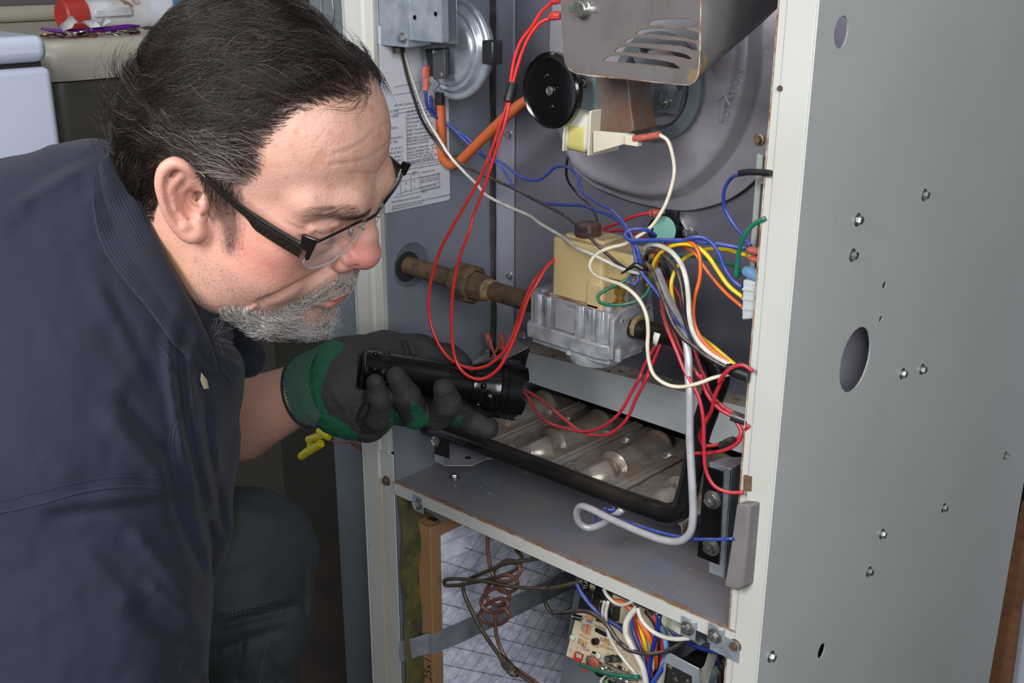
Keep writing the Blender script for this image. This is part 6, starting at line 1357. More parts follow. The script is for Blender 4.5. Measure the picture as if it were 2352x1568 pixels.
stub = inpoly(proj(H2W(nearside(hv))), [(500, 600), (560, 640), (640, 680), (600, 730), (480, 740), (430, 650), (450, 560)]); col = blend(col, stub*.18*n2_, (120, 104, 104))
acol = np.tile(lin((178, 138, 120)), (len(av), 1)); acol = blend(acol, .5*(pnoise(av, 70, 5)*.5+.5), (170, 122, 104))  # arm skin darker than the face: its shade is put into the colour
bv = np.vstack([H2W(hv), av]); bq = np.vstack([hq, aq+len(hv)])
M_SKIN = mat('skin', (214, 160, 140), .42, attr='col', bump=[(420, .00034), (1400, .00016), (90, .0005)], sss=.12, spots=None, spec=.45)
link('body', (bv, bq), M_SKIN, man, smooth_=True, colors=np.vstack([col, acol]))
# eyes
for sx in (-1, 1):
    b = MB(); b.sphere(H2W([(sx*.033, .0735, .0095)])[0], .0142, 20, 14); link('eye', b, mat('eyeball', (206, 196, 190), .15), man, smooth_=True)
# ---------------------------------------------------------------- hair
def head_dist(p): return head_sdf(p)
def grow(roots, nrmls, direct, length, lift, steps=8, curl=.0, clump=.35, wave=0.0, minh=.002, seed=1, settle=.5):
    N = len(roots); P_ = roots.copy(); out = [P_.copy()]; st_ = (length/steps)[:, None]
    dr = direct(P_); jit = rng.normal(0, 1, (N, 3))*clump
    ph = rng.uniform(0, 6.28, N)
    cl = np.stack([pnoise(roots, 110, seed+k) for k in range(3)], 1)
    cl2 = np.stack([pnoise(roots, 38, seed+7+k) for k in range(3)], 1)
    cen = HC
    for k in range(steps):
        f = k/steps
        g = (P_-cen)/np.array([.0735, .1, .09])**2; g /= np.linalg.norm(g, axis=1)[:, None]
        n_ = nrmls if k == 0 else g
        d_ = direct(P_)+jit*.22+cl*curl*.7+cl2*curl*1.2
        d_ -= (d_*n_).sum(1)[:, None]*n_
        d_ /= np.linalg.norm(d_, axis=1)[:, None]+1e-9
        up = lift*(1-f*1.6) if np.isscalar(lift) else (lift*(1-f*1.6))[:, None]
        d_ = d_+n_*up
        if wave: 
            sd = np.cross(d_, n_); d_ = d_+sd*(wave*np.sin(ph*.08+cl2[:, 0]*5+cl[:, 1]*1.5+f*6))[:, None]
        d_ /= np.linalg.norm(d_, axis=1)[:, None]+1e-9
        P_ = P_+d_*st_; out.append(P_.copy())
    return np.stack(out, 1)
def pick(mask, n):
    f = hq[mask[hq].all(1)]; a = hv[f]
    ar = np.linalg.norm(np.cross(a[:, 1]-a[:, 0], a[:, 3]-a[:, 0]), axis=1); i = rng.choice(len(f), n, p=ar/ar.sum())
    u, w = rng.random((n, 1)), rng.random((n, 1)); q = a[i]
    p = (q[:, 0]*(1-u)+q[:, 1]*u)*(1-w)+(q[:, 3]*(1-u)+q[:, 2]*u)*w
    return p, hn[f[i, 0]]
def hair_dir(p):
    x, y, z = p[:, 0], p[:, 1], p[:, 2]
    top = V(-.72, -.62, .0)[None]*np.ones((len(p), 1))
    side = V(-.05, -.80, -.30)[None]*np.ones((len(p), 1))
    far = V(.1, -.35, -.9)[None]*np.ones((len(p), 1))
    nape = V(-.10, -.35, -.90)[None]*np.ones((len(p), 1))
    wt = 1/(1+np.exp(-((x+.050)+(z-.090)*.9)/.022)); d = side*(1-wt)[:, None]+top*wt[:, None]
    bk = 1/(1+np.exp((y+.045)/.018)); crown = V(-.25, -.6, -.6)[None]*np.ones((len(p), 1))
    d = d*(1-bk)[:, None]+crown*bk[:, None]
    ff = 1/(1+np.exp(-(x-.018)/.006))/(1+np.exp(-(y-.035)/.01)); d = d*(1-ff)[:, None]+V(.55, .80, -.1)[None]*ff[:, None]
    wn = 1/(1+np.exp((z-.015)/.014))*1/(1+np.exp((y+.02)/.012)); d = d*(1-wn)[:, None]+nape*wn[:, None]
    wf = 1/(1+np.exp(-(x-.045)/.01))*(1-bk); d = d*(1-wf)[:, None]+far*wf[:, None]
    sb = ((y > -.0) & (z < .035)).astype(float); d = d*(1-sb)[:, None]+V(-.05, .25, -1.0)[None]*sb[:, None]
    return d
def haircol(n, base, var, gfrac, gcol, w=None):
    c = np.tile(lin(base), (n, 1)); c = c*(1+rng.normal(0, var, (n, 1)))
    g = (rng.random(n) < gfrac)[:, None]; return np.clip(np.where(g, lin(gcol), c), 0.002, 1)
M_HAIR = mat('hair', (40, 32, 30), .34, attr='col', spec=.6)
p, n_ = pick(inh, 26000)
_q = proj(H2W(nearside(p)))+rng.normal(0, 19, (len(p), 2)); kp = inpoly(_q, HAIRP) | (p[:, 1] < -.035); p, n_ = p[kp], n_[kp]
dens = np.ones(len(p)); z, y, x = p[:, 2], p[:, 1], p[:, 0]
ln = np.full(len(p), .046); ln = np.where((z < .06) & (y > .02), .026, ln); ln = np.where((y > -.002) & (z < .04), .013, ln); ln = np.where((z < .02) & (y < -.04), .046, ln)
ln = np.where((np.abs(x) > .045) & (z > .03) & (y > -.03) & (z < .09), .034, ln)
ln = np.where((z < .0) & (y < -.055), .062, ln); ln = ln*rng.uniform(.7, 1.15, len(p))
lift = np.where(ln > .03, .46, .28); lift = np.where((z < .0) & (y < -.055), .75, lift); lift = np.where(ln < .016, .16, lift)
paths = grow(p, n_, hair_dir, ln, lift, 8, curl=.52, clump=.30, wave=.42)
v, q = strands(None, H2W(paths.reshape(-1, 3)).reshape(paths.shape), None, rng.uniform(.00014, .00026, len(p))*np.where(ln < .016, .45, 1), taper=.3)
hc_ = haircol(len(p), (42, 32, 28), .3, .025, (104, 92, 88)); gz = gau(nearside(p), (-.068, .030, .020), (.02, .030, .045))*1.3; gm = rng.random(len(p)) < gz*.6; hc_[gm] = lin((136, 124, 120))
link('hair', (v, q), M_HAIR, man, smooth_=True, colors=np.repeat(hc_, paths.shape[1]*3, 0))['kind'] = 'stuff'
# beard and moustache
DWN = HR.T@(RC@V(.02, 1, .25)); DWN2 = HR.T@(RC@V(-.25, 1, .25))
def beard_dir(p):
    w = np.clip((p[:, 1]-.04)/.05, 0, 1)[:, None]; d = DWN[None]*w+DWN2[None]*(1-w)
    far_ = (p[:, 0] > .012)[:, None]; return np.where(far_, V(.3, .1, -1)[None], d)
p, n_ = pick(inb, 9500)
keep = rng.random(len(p)) > np.clip(soul_ := gau(dsym(p), (.018, .100, -.078), (.013, .02, .009))*1.3, 0, .93); p, n_ = p[keep], n_[keep]
ln = np.where(p[:, 2] > -.058, .0095, .0150)*rng.uniform(.55, 1.25, len(p)); ln = ln*np.clip(.5+(p[:, 1]-.01)/.075*.55, .5, 1.12)
paths = grow(p, n_, beard_dir, ln, np.full(len(p), .80), 5, curl=.22, clump=.55)
v, q = strands(None, H2W(paths.reshape(-1, 3)).reshape(paths.shape), None, rng.uniform(.00011, .00018, len(p)), taper=.4)
M_BEARD = mat('beard_hair', (200, 196, 196), .42, attr='col', spec=.5)
hc_ = haircol(len(p), (214, 209, 206), .10, .24, (98, 86, 80)); bm_ = (p[:, 2] > -.058) & (rng.random(len(p)) < .30); hc_[bm_] = lin((214, 198, 166))
link('beard', (v, q), M_BEARD, man, smooth_=True, colors=np.repeat(hc_, paths.shape[1]*3, 0))['kind'] = 'stuff'
# stubble
stm = stub & ~inb & ~inh; p, n_ = pick(stm, 1500); paths = grow(p, n_, beard_dir, rng.uniform(.0012, .0028, len(p)), np.full(len(p), .5), 2, clump=.6)
v, q = strands(None, H2W(paths.reshape(-1, 3)).reshape(paths.shape), None, np.full(len(p), .00009), taper=.5)
link('stubble', (v, q), M_BEARD, man, smooth_=True, colors=np.repeat(haircol(len(p), (120, 108, 106), .1, .5, (190, 184, 180)), paths.shape[1]*3, 0))['kind'] = 'stuff'
# eyebrows and lashes
bw_ = (schain(hs_, [(.012, .098, .034), (.030, .094, .043), (.052, .074, .042)], [.0050, .0045, .002]) < .004) & (hv[:, 1] > .05)
p, n_ = pick(bw_, 900)
def brow_dir(p): return np.stack([np.sign(p[:, 0])*1.0, -np.abs(p[:, 0])*8, .15-np.abs(p[:, 0])*4], 1)
paths = grow(p, n_, brow_dir, rng.uniform(.006, .011, len(p)), np.full(len(p), .45), 4, curl=.2, clump=.5)
v, q = strands(None, H2W(paths.reshape(-1, 3)).reshape(paths.shape), None, np.full(len(p), .00007), taper=.3)
link('eyebrows', (v, q), M_HAIR, man, smooth_=True, colors=np.repeat(haircol(len(p), (66, 50, 44), .2, .1, (140, 126, 120)), paths.shape[1]*3, 0))['kind'] = 'stuff'
lp = []
for sx in (-1, 1):
    for k in range(60):
        t = k/59; a = V(sx*(.021+.024*t), .0895-.010*(abs(t-.45)*2)**2, .0125-.003*math.sin(t*3.14)); lp.append([a, a+V(sx*.0008*(t-.4), .0028, -.0022), a+V(sx*.0016*(t-.4), .0052, -.0028)])
lp = np.array(lp); v, q = strands(None, H2W(lp.reshape(-1, 3)).reshape(lp.shape), None, np.full(len(lp), .00012), taper=.3)
link('eyelashes', (v, q), M_HAIR, man, smooth_=True, colors=np.tile(lin((36, 28, 26)), (len(v), 1)))['kind'] = 'stuff'
# ---------------------------------------------------------------- glasses
gl = empty('eyeglasses', H2W([(0, .09, .02)])[0], 'dark rectangular half-rim eyeglasses worn by the man', 'glasses')
M_FR = mat('glasses_frame', (28, 22, 22), .22, .3, coat=.5); M_FR2 = mat('glasses_temple', (26, 22, 19), .25, c2=(52, 42, 24), n2=(500, .6), coat=.4)
M_LENS = mat('lens', (250, 252, 252), .03, alpha=.10, spec=.8)
LT_ = {}
def lens_pts(sx):
    return [V(sx*.068, .0925, .0270), V(sx*.055, .0975, .0305), V(sx*.038, .1015, .0315), V(sx*.020, .1040, .0300), V(sx*.0115, .1045, .0260),
            V(sx*.0125, .1035, .0110), V(sx*.020, .1010, -.0035), V(sx*.036, .0985, -.0075), V(sx*.054, .0935, -.0065), V(sx*.064, .0895, .0000), V(sx*.068, .0905, .0120)]
for sx in (-1, 1):
    lp = lens_pts(sx); top_ = lp[:5]
    b = MB(); b.tube(H2W(np.array(top_)), .0011, 10, 5); link('top_rim', b, M_FR, gl, smooth_=True)
    lo2 = smooth(lp+[lp[0]], 4)[:-1]; cen = sum(lp)/len(lp); b = MB(); rows = []
    for k in (1.0, .75, .5, .25, .02): rows.append(H2W(cen+(lo2-cen)*k+V(0, .0012*(1-k*k), 0)))
    b.strip(rows, True); er = MB(); er.tube(np.vstack([rows[0], rows[0][:1]]), .00055, 6, 1); link('lens_edge', er, mat('lens_edge', (176, 180, 176), .2), gl, smooth_=True); o = link('lens', b, M_LENS, gl, smooth_=True); m_ = o.modifiers.new('s', 'SOLIDIFY'); m_.thickness = .0014
    ep = [hpx(x_, y_, -.0722) for x_, y_ in ((698, 534), (716, 541), (736, 548), (728, 562), (714, 592), (707, 595), (704, 586), (708, 574), (692, 562))]
    em = sum(ep)/len(ep); ep = [(em+(q_-em)*(1.0 if sx < 0 else .6))*V(-sx, 1, 1) for q_ in ep]; b = MB(); b.prism(H2W(np.array(ep)), HR@V(sx*.0032, 0, 0)); link('end_piece', b, M_FR, gl, bevel=.0007)
    # temple: tall at the front, slim towards the ear
    path = smooth([V(sx*.0735, .0880, .0235), V(sx*.0765, .066, .0245), V(sx*.0790, .045, .0265), V(sx*.0800, .018, .0300), V(sx*.0792, .004, .0315), V(sx*.0770, -.006, .0315)], 6)
    hh = np.interp(np.linspace(0, 1, len(path)), [0, .35, .42, .6, 1], [.0068, .0064, .0036, .0028, .0020]); rows = []
    for i, p_ in enumerate(path):
        w_ = .0014; rows.append([H2W(p_+V(sx*a*w_, 0, c*hh[i]-(hh[i]-.0028)*.8)) for a, c in ((-1, -1), (-1, 1), (1, 1), (1, -1))])
    b = MB(); b.strip(rows, True); b.f.append((0, 1, 2, 3)); n = len(rows)*4; b.f.append((n-1, n-2, n-3, n-4)); link('temple', b, M_FR2, gl, bevel=.0006)
    rows = [H2W(path+V(sx*.0016, 0, 0)+np.stack([0*hh, 0*hh, hh*.15+.0], 1))]
    b = MB(); b.tube(H2W(path[:int(len(path)*.85)]+V(sx*.0013, 0, .0022)), .0007, 6, 1); b.tube(H2W(path[:int(len(path)*.85)]+V(sx*.0013, 0, -.0004)), .0006, 6, 1); link('temple_ridge', b, M_FR, gl)
    b = MB(); b.tube(H2W(np.array([V(sx*.0115, .106, .018), V(sx*.0100, .100, .016), V(sx*.0105, .097, .009)])), .0006, 8, 4); b.sphere(H2W([(sx*.0105, .0965, .008)])[0], (.0022, .0022, .0040), 12, 8); link('nose_pad', b, M_STEELW, gl)
b = MB(); b.tube(H2W(np.array([V(-.0115, .1045, .0260), V(0, .1070, .0285), V(.0115, .1045, .0260)])), .0012, 10, 5); link('bridge', b, M_FR, gl, smooth_=True)
# ---------------------------------------------------------------- polo shirt
def cam3(p): return (np.asarray(p)-CAM)@RC
M_SHIRT = mat('navy_pique', (21, 25, 44), .88, c2=(17, 21, 36), n2=(30, .5), sheen=.06, bump=[(1500, .00022), (700, .00014), (30, .0006)])
SH = dict(top=[C(-260, 980, 1.02), C(-20, 742, .98), C(150, 585, .965), C(235, 478, .955)])
def shirt_sdf(p):
    d = schain(p, SH['top'], [.17, .108, .078, .052], .04)
    d = smin(d, schain(p, [C(250, 560, .93), C(330, 690, .93), C(430, 850, .95)], [.060, .046, .034], .03), .05)      # yoke towards the collar
    d = smin(d, schain(p, [C(120, 800, 1.0), C(60, 1150, 1.05), C(0, 1800, 1.08)], [.15, .17, .19], .05), .06)          # trunk
    d = smin(d, schain(p, [C(420, 900, .975), C(432, 1050, .985), C(408, 1230, .99), C(335, 1420, .99), C(330, 1750, 1.0)], [.036, .034, .036, .040, .05], .03), .05)   # placket side, belly
    d = smin(d, scap(p, C(190, 900, .90), C(150, 1050, .89), .098, .108), .05)                     # near shoulder
    d = smin(d, schain(p, [C(165, 1060, .895), C(190, 1350, .885), C(205, 1750, .87)], [.106, .0935, .092], .03), .030) # sleeve
    # far sleeve
    d = smin(d, schain(p, [C(330, 760, 1.06), C(470, 770, 1.09), C(560, 818, 1.11)], [.05, .034, .022], .02), .02)
    c = cam3(p); px = PX0[0]+FPX*c[:, 0]/c[:, 2]; py = PX0[1]+FPX*c[:, 1]/c[:, 2]
    # folds: ridges and valleys running with the cloth
    def fold(x0, y0, x1, y1, w, a, bow=0.0):
        L_ = math.hypot(x1-x0, y1-y0); ux, uy = (x1-x0)/L_, (y1-y0)/L_
        t = ((px-x0)*ux+(py-y0)*uy)/L_; s_ = (px-x0)*-uy+(py-y0)*ux-bow*4*t*(1-t)
        return a*np.exp(-(s_/w)**2)*np.clip(np.minimum(t, 1-t)*5+.15, 0, 1)*(t > -.03)*(t < 1.03)
    f = 0
    for q in FOLDS: f = f+fold(*q)
    f = f+.0016*pnoise(np.stack([px/70, py/110, px*0], 1), 1, 3)+.0008*pnoise(np.stack([px/28, py/40, px*0], 1), 1, 9)
    return (d-f)*.9
FOLDS = [(230, 930, 395, 1120, 24, .0060), (270, 900, 400, 1060, 16, -.0045), (60, 1165, 393, 1130, 14, .0026), (100, 1190, 380, 1155, 16, -.0030),
         (385, 760, 470, 1180, 13, .0065, 18), (408, 780, 492, 1250, 13, -.0070, 16), (430, 800, 510, 1200, 12, .0060, 14), (470, 900, 522, 1240, 10, -.0055, 10),
         (392, 1130, 470, 1330, 16, -.0075), (300, 1210, 452, 1400, 18, .0050), (290, 1390, 460, 1500, 22, -.0060), (330, 1330, 470, 1440, 16, .0055), (180, 1250, 340, 1430, 22, .0035),
         (410, 1520, 470, 1568, 14, -.005), (20, 480, 190, 385, 14, .0045), (10, 540, 230, 420, 18, -.0035), (60, 420, 225, 350, 12, -.002), (200, 620, 340, 860, 20, .003), (240, 640, 370, 900, 16, -.0028),
         (500, 760, 590, 830, 8, -.004), (470, 800, 560, 850, 7, .003), (380, 1010, 395, 1130, 10, -.003)]
slo = np.min([cam_p for cam_p in (C(-420, 300, .7), C(-420, 1800, .7), C(640, 1800, .7), C(-420, 1800, 1.3), C(640, 300, 1.3), C(640, 1800, 1.3), C(-420, 300, 1.3))], 0)
shi = np.max([cam_p for cam_p in (C(-420, 300, .7), C(-420, 1800, .7), C(640, 1800, .7), C(-420, 1800, 1.3), C(640, 300, 1.3), C(640, 1800, 1.3), C(-420, 300, 1.3))], 0)
sv, sq = surface_net(shirt_sdf, slo, shi, .0035, 2)
if ((sv-sv.mean(0))*vnormals(sv, sq)).sum(1).mean() < 0: sq = sq[:, ::-1]
shirt = link('polo_shirt', (sv, sq), M_SHIRT, man, smooth_=True)
# a ray caster against the shirt for collar, seams and stitches
from mathutils.bvhtree import BVHTree
shirt_bvh = BVHTree.FromPolygons([Vector(x) for x in sv.tolist()], [tuple(x) for x in sq.tolist()])
def onshirt(px, py, lift=.001):
    r = nrm(ray(px, py)); h = shirt_bvh.ray_cast(Vector(CAM), Vector(r))
    if h[0] is None: return None
    return np.array(h[0])-r*lift
def seam(pts, r, name, m, lift=.0005, dash=None, sub=8):
    q2 = smooth([V(x, y, 0) for x, y in pts], sub); q = [onshirt(a[0], a[1], lift) for a in q2]; q = [a for a in q if a is not None]
    if len(q) < 3: return
    b = MB()
    if dash:
        for i in range(0, len(q)-1, 2): b.tube([q[i], q[i+1]], r, 5, 1)
    else: b.tube(q, r, 6, 1)
    o = link(name, b, m, shirt)
    if dash: o['kind'] = 'stuff'
M_STITCH = mat('navy_thread', (36, 42, 70), .8)
seam([(-5, 1178), (80, 1160), (200, 1128), (300, 1118), (393, 1126)], .0011, 'seam', M_SHIRT, -.0002)
seam([(393, 1126), (404, 1080), (398, 1010), (412, 950), (410, 880), (392, 830), (365, 790)], .0011, 'seam', M_SHIRT, -.0002)
seam([(-5, 1152), (80, 1132), (200, 1104), (300, 1094), (380, 1100)], .0004, 'stitching', M_STITCH, .0004, dash=True, sub=30)
seam([(383, 1100), (388, 1010), (402, 940), (398, 880), (380, 830)], .0004, 'stitching', M_STITCH, .0004, dash=True, sub=30)
# collar: ribbed flap with thickness
inner = smooth([C(250, 352, .955), C(272, 388, .915), C(312, 446, .882), (C(345, 520, .872)), C(380, 590, .868), C(425, 668, .872), C(462, 738, .885), C(484, 790, .897), C(500, 852, .905)], 6)
outer_px = smooth([V(214, 410, 0), V(214, 484, 0), V(236, 572, 0), V(288, 648, 0), V(338, 706, 0), V(392, 778, 0), V(436, 828, 0), V(470, 850, 0), V(497, 862, 0)], 6)
rows = []
for i in range(len(inner)):
    o_ = onshirt(outer_px[i][0], outer_px[i][1], .005)
    if o_ is None: o_ = C(outer_px[i][0], outer_px[i][1], .90)
    r = []
    for t in np.linspace(0, 1, 9):
        p_ = inner[i]*(1-t)+o_*t; h = shirt_bvh.ray_cast(Vector(CAM), Vector(nrm(p_-CAM)))
        if h[0] is not None:
            dd = np.linalg.norm(np.array(h[0])-CAM)-.0045; cur = np.linalg.norm(p_-CAM)
            if cur > dd: p_ = CAM+nrm(p_-CAM)*dd
        r.append(p_-nrm(p_-CAM)*(-.0)-nrm(ray(600, 600))*.010*math.sin(math.pi*min(t*1.6, 1))*(.6 if t < 1 else 0))
    rows.append(r)
b = MB(); b.strip(rows); M_COLLAR = mat('ribbed_collar', (24, 28, 44), .9, c2=(20, 24, 36), n2=(40, .5), sheen=.05, bump=[(500, .0002)])
cl_ = link('collar', b, M_COLLAR, man, smooth_=True); m_ = cl_.modifiers.new('s', 'SOLIDIFY'); m_.thickness = .0028; m_.offset = 0
# fine ribs across the collar
b = MB(); rr2 = np.array(rows)
for k in range(0, 8):
    for t in (0.0, .5):
        q = rr2[:, k]*(1-t)+rr2[:, k+1]*t; q = q-nrm(ray(400, 600))*.0016; b.tube(q, .0005, 5, 1)
link('rib', b, M_COLLAR, cl_)['kind'] = 'stuff'
# inner neck band on the far side and the open placket
b = MB(); q = [C(470, 748, .93), C(492, 790, .925), C(512, 830, .925), C(530, 872, .93)]; b.strip([[p_, p_+V(0, .004, 0)+RC@V(-.022, .002, .018)] for p_ in smooth(q, 4)]); o = link('placket_edge', b, M_SHIRT, man, smooth_=True); o.modifiers.new('s', 'SOLIDIFY').thickness = .003
b = MB(); q = smooth([C(496, 835, .912), C(510, 848, .914), C(526, 866, .918), C(531, 880, .92)], 5); b.tube(q, [.0022, .0030, .0030, .002], 8, 1, flat=.7); link('placket_tip', b, M_SHIRT, man)
b = MB(); q = [onshirt(x, y, .004) for x, y in ((462, 855), (476, 872), (480, 892), (468, 893), (460, 872))]
if all(a is not None for a in q): b.prism(q, -nrm(ray(470, 870))*.0015); link('button_tab', b, mat('cream_tab', (196, 184, 156), .7), man)
# chest hair curls
M_CH = M_BEARD; pts_ = []
for k in range(70):
    a = C(random.uniform(468, 496), random.uniform(716, 790), random.uniform(.905, .93)); g0 = RC@V(random.uniform(.3, 1), random.uniform(-.4, .9), random.uniform(-.6, .2)); g1 = RC@V(random.uniform(-.6, .8), random.uniform(-1, 1), random.uniform(-.6, .4)); L_ = random.uniform(.006, .016)
    pts_.append([a+nrm(g0)*L_*t+nrm(g1)*L_*t*t*.9+nrm(np.cross(g0, g1))*L_*.3*math.sin(t*4) for t in np.linspace(0, 1, 9)])
pts_ = np.array(pts_); v, q = strands(None, pts_, None, np.full(len(pts_), .00009), taper=.6); link('chest_hair', (v, q), M_BEARD, man, smooth_=True, colors=np.repeat(haircol(len(pts_), (120, 108, 100), .2, .4, (190, 186, 184)), 27, 0))['kind'] = 'stuff'
# arm hair
apts = []
for k in range(420):
    t = random.random(); base = C(548, 966, 1.255)*(1-t)+C(680, 903, 1.214)*t; a_ = nrm(C(680, 903, 1.214)-C(548, 966, 1.255)); e1 = nrm(np.cross(a_, [0, 0, 1])); e2 = np.cross(a_, e1); an = random.uniform(0, 6.28)
    n_ = e1*math.cos(an)+e2*math.sin(an); r = .0455*(1-t)+.0325*t; L_ = random.uniform(.005, .012)
    apts.append([base+n_*(r-.002)+(n_*.35+a_*.8+V(0, 0, -.3))*L_*s_ for s_ in np.linspace(0, 1, 5)])
apts = np.array(apts); v, q = strands(None, apts, None, np.full(len(apts), .00008), taper=.4); link('arm_hair', (v, q), M_HAIR, man, smooth_=True, colors=np.tile(lin((96, 72, 58)), (len(v), 1)))['kind'] = 'stuff'
# ---------------------------------------------------------------- jeans
M_DENIM = mat('denim', (44, 50, 52), .9, c2=(28, 33, 36), n2=(12, .7), bump=[(900, .0002), (500, .0002)])
def jean_sdf(p):
    d = schain(p, [C(250, 1430, 1.06), C(440, 1300, 1.09), C(572, 1268, 1.12)], [.085, .076, .0635], .03)
    d = smin(d, schain(p, [C(576, 1285, 1.12), C(572, 1400, 1.16), C(545, 1580, 1.22), C(520, 1800, 1.27)], [.063, .062, .058, .052], .03), .02)
    d = smin(d, schain(p, [V(-1.02, -.55, .62), V(-1.02, -.58, .40)], [.15, .15], .03), .06)                    # seat
    d = smin(d, schain(p, [V(-1.0, -.56, .40), V(-.76, -.44, .50)], [.105, .070], .03), .05)                     # near thigh
    d = smin(d, schain(p, [V(-.755, -.435, .49), V(-.80, -.44, .28), V(-.83, -.45, .09)], [.068, .058, .052], .03), .02)
    d = smin(d, schain(p, [V(-1.0, -.50, .42), C(250, 1430, 1.06)], [.11, .085], .03), .05)
    c = cam3(p); px = PX0[0]+FPX*c[:, 0]/c[:, 2]; py = PX0[1]+FPX*c[:, 1]/c[:, 2]; f = 0
    for (x0, y0, x1, y1, w, a) in [(480, 1440, 690, 1390, 14, -.010), (500, 1410, 680, 1370, 12, .006), (480, 1500, 660, 1440, 12, -.006), (560, 1450, 540, 1568, 10, -.006), (700, 1290, 700, 1420, 8, -.004), (540, 1160, 640, 1200, 20, .003), (500, 1330, 620, 1300, 14, -.003), (600, 1500, 650, 1568, 12, -.005)]:
        L_ = math.hypot(x1-x0, y1-y0); ux, uy = (x1-x0)/L_, (y1-y0)/L_; t = ((px-x0)*ux+(py-y0)*uy)/L_; s_ = (px-x0)*-uy+(py-y0)*ux
        f = f+a*np.exp(-(s_/w)**2)*np.clip(np.minimum(t, 1-t)*5+.2, 0, 1)*(t > -.04)*(t < 1.04)
    return (d-f-.0015*pnoise(np.stack([px/50, py/60, px*0], 1), 1, 5))*.9
cs = [C(x, y, d_) for x in (120, 780) for y in (1050, 1850) for d_ in (.95, 1.36)]
cs += [V(-1.22, -.78, .03), V(-.6, -.2, .8)]
jv, jq = surface_net(jean_sdf, np.min(cs, 0), np.max(cs, 0), .0040, 2)
if ((jv-jv.mean(0))*vnormals(jv, jq)).sum(1).mean() < 0: jq = jq[:, ::-1]
jn = link('jeans', (jv, jq), M_DENIM, man, smooth_=True)
jb_ = BVHTree.FromPolygons([Vector(x) for x in jv.tolist()], [tuple(x) for x in jq.tolist()])
for pts in ([(480, 1432), (540, 1404), (610, 1392), (672, 1410)], [(622, 1445), (606, 1500), (596, 1570)]):
    for off in (0, 7):
        q = []
        for a in smooth([V(x, y+off, 0) for x, y in pts], 14):
            h = jb_.ray_cast(Vector(CAM), Vector(nrm(ray(a[0], a[1]))))
            if h[0] is not None: q.append(np.array(h[0])-nrm(ray(a[0], a[1]))*.0006)
        b = MB()
        for i in range(0, len(q)-1, 2): b.tube([q[i], q[i+1]], .0006, 5, 1)
        if q: link('stitching', b, mat('denim_thread', (62, 68, 70), .8), jn)['kind'] = 'stuff'
# boot on the floor under the knee keeps the man grounded
b = MB(); fc_ = C(540, 1790, 1.27); foot = V(fc_[0], fc_[1], 0)
def boot_sdf(p):
    d = scap(p, foot+V(0, 0, .055), foot+V(.05, .16, .045), .052, .044); d = smin(d, scap(p, foot+V(0, -.02, .06), fc_+V(0, 0, .02), .052, .056), .03)
    return smax(d, -(p[:, 2]-.002), .004)
bv_, bq_ = surface_net(boot_sdf, foot+V(-.15, -.15, -.02), foot+V(.2, .3, max(fc_[2]+.14, .25)), .006, 1)
link('boot', (bv_, bq_), mat('boot_leather', (52, 40, 32), .6), man, smooth_=True)
def boot2_sdf(p):
    d = scap(p, V(-.85, -.46, .055), V(-.74, -.33, .045), .052, .044); d = smin(d, scap(p, V(-.84, -.455, .06), V(-.83, -.45, .16), .052, .056), .03)
    return smax(d, -(p[:, 2]-.002), .004)
bv_, bq_ = surface_net(boot2_sdf, V(-.95, -.6, -.02), V(-.62, -.2, .25), .006, 1); link('boot', (bv_, bq_), MATS['boot_leather'], man, smooth_=True)
_fd = nrm(NWR-NELB)
def hand2_sdf(p):
    pc = NWR+_fd*.05; d = sell(p, pc, (.048, .044, .032)); d = smin(d, scap(p, NWR-_fd*.05, NWR+_fd*.02, .036, .034), .02)
    sd = nrm(np.cross(_fd, EZ))
    for k, ln in ((-1.5, .055), (-.5, .068), (.5, .072), (1.5, .062)):
        a = pc+_fd*.03+sd*k*.021; q = a+_fd*ln*.5+V(0, 0, -.006); e = q+_fd*ln*.35+V(0, 0, -.030); d = smin(d, schain(p, [a, q, e], [.0125, .012, .0105], .003), .004)
    return smin(d, schain(p, [pc-sd*.03, pc-sd*.058+_fd*.025, pc-sd*.06+_fd*.055+V(0, 0, -.012)], [.016, .0145, .012], .004), .008)
g2v, g2q = surface_net(hand2_sdf, NWR-.14, NWR+.17, .003, 1)
link('glove', (g2v, g2q), mat('latex_coating_far', (50, 49, 50), .75, bump=[(900, .0004)]), man, smooth_=True)
# ---------------------------------------------------------------- flashlight
ft, fh = C(829, 846, 1.165), C(1186, 897, 1.215); fa = nrm(fh-ft); FL = np.linalg.norm(fh-ft)
fla = empty('flashlight', (ft+fh)/2, 'black knurled metal flashlight gripped in the gloved hand', 'flashlight')
M_FL = mat('anodised_black', (14, 14, 16), .22, .3, coat=.2); M_KN = mat('knurled_black', (18, 18, 20), .32, .5)
def fdist(px, py): 
    r = ray(px, py); o = np.cross(fa, RC[:, 2]); w = CAM-ft; n_ = nrm(np.cross(r, fa)); m2 = np.cross(fa, n_); return float(-0+((w+r*(-(w@np.cross(n_, fa))/(r@np.cross(n_, fa))))@fa))
fu = nrm(np.cross(fa, EZ)); fw = np.cross(fa, fu); RB = .0205
def knurl(a, b_, r, name):
    n = int((b_-a)/.0011); rows = []; seg = 96
    for i in range(n+1):
        h = a+(b_-a)*i/n; rr = [r+.00045*((1 if ((i+j) % 2 == 0) else 0)) for j in range(seg)]
        rows.append([ft+fa*h+rr[j]*(math.cos(2*math.pi*j/seg)*fu+math.sin(2*math.pi*j/seg)*fw) for j in range(seg)])
    b = MB(); b.strip(rows, True); link(name, b, M_KN, fla, smooth_=False)
b = MB(); b.lathe([(0, .0175), (.0012, .0198), (.002, .0210), (.003, .0210)], ft, fa, 48); link('tail_rim', b, M_FL, fla)
knurl(.003, .0185, .0208, 'tail_cap')
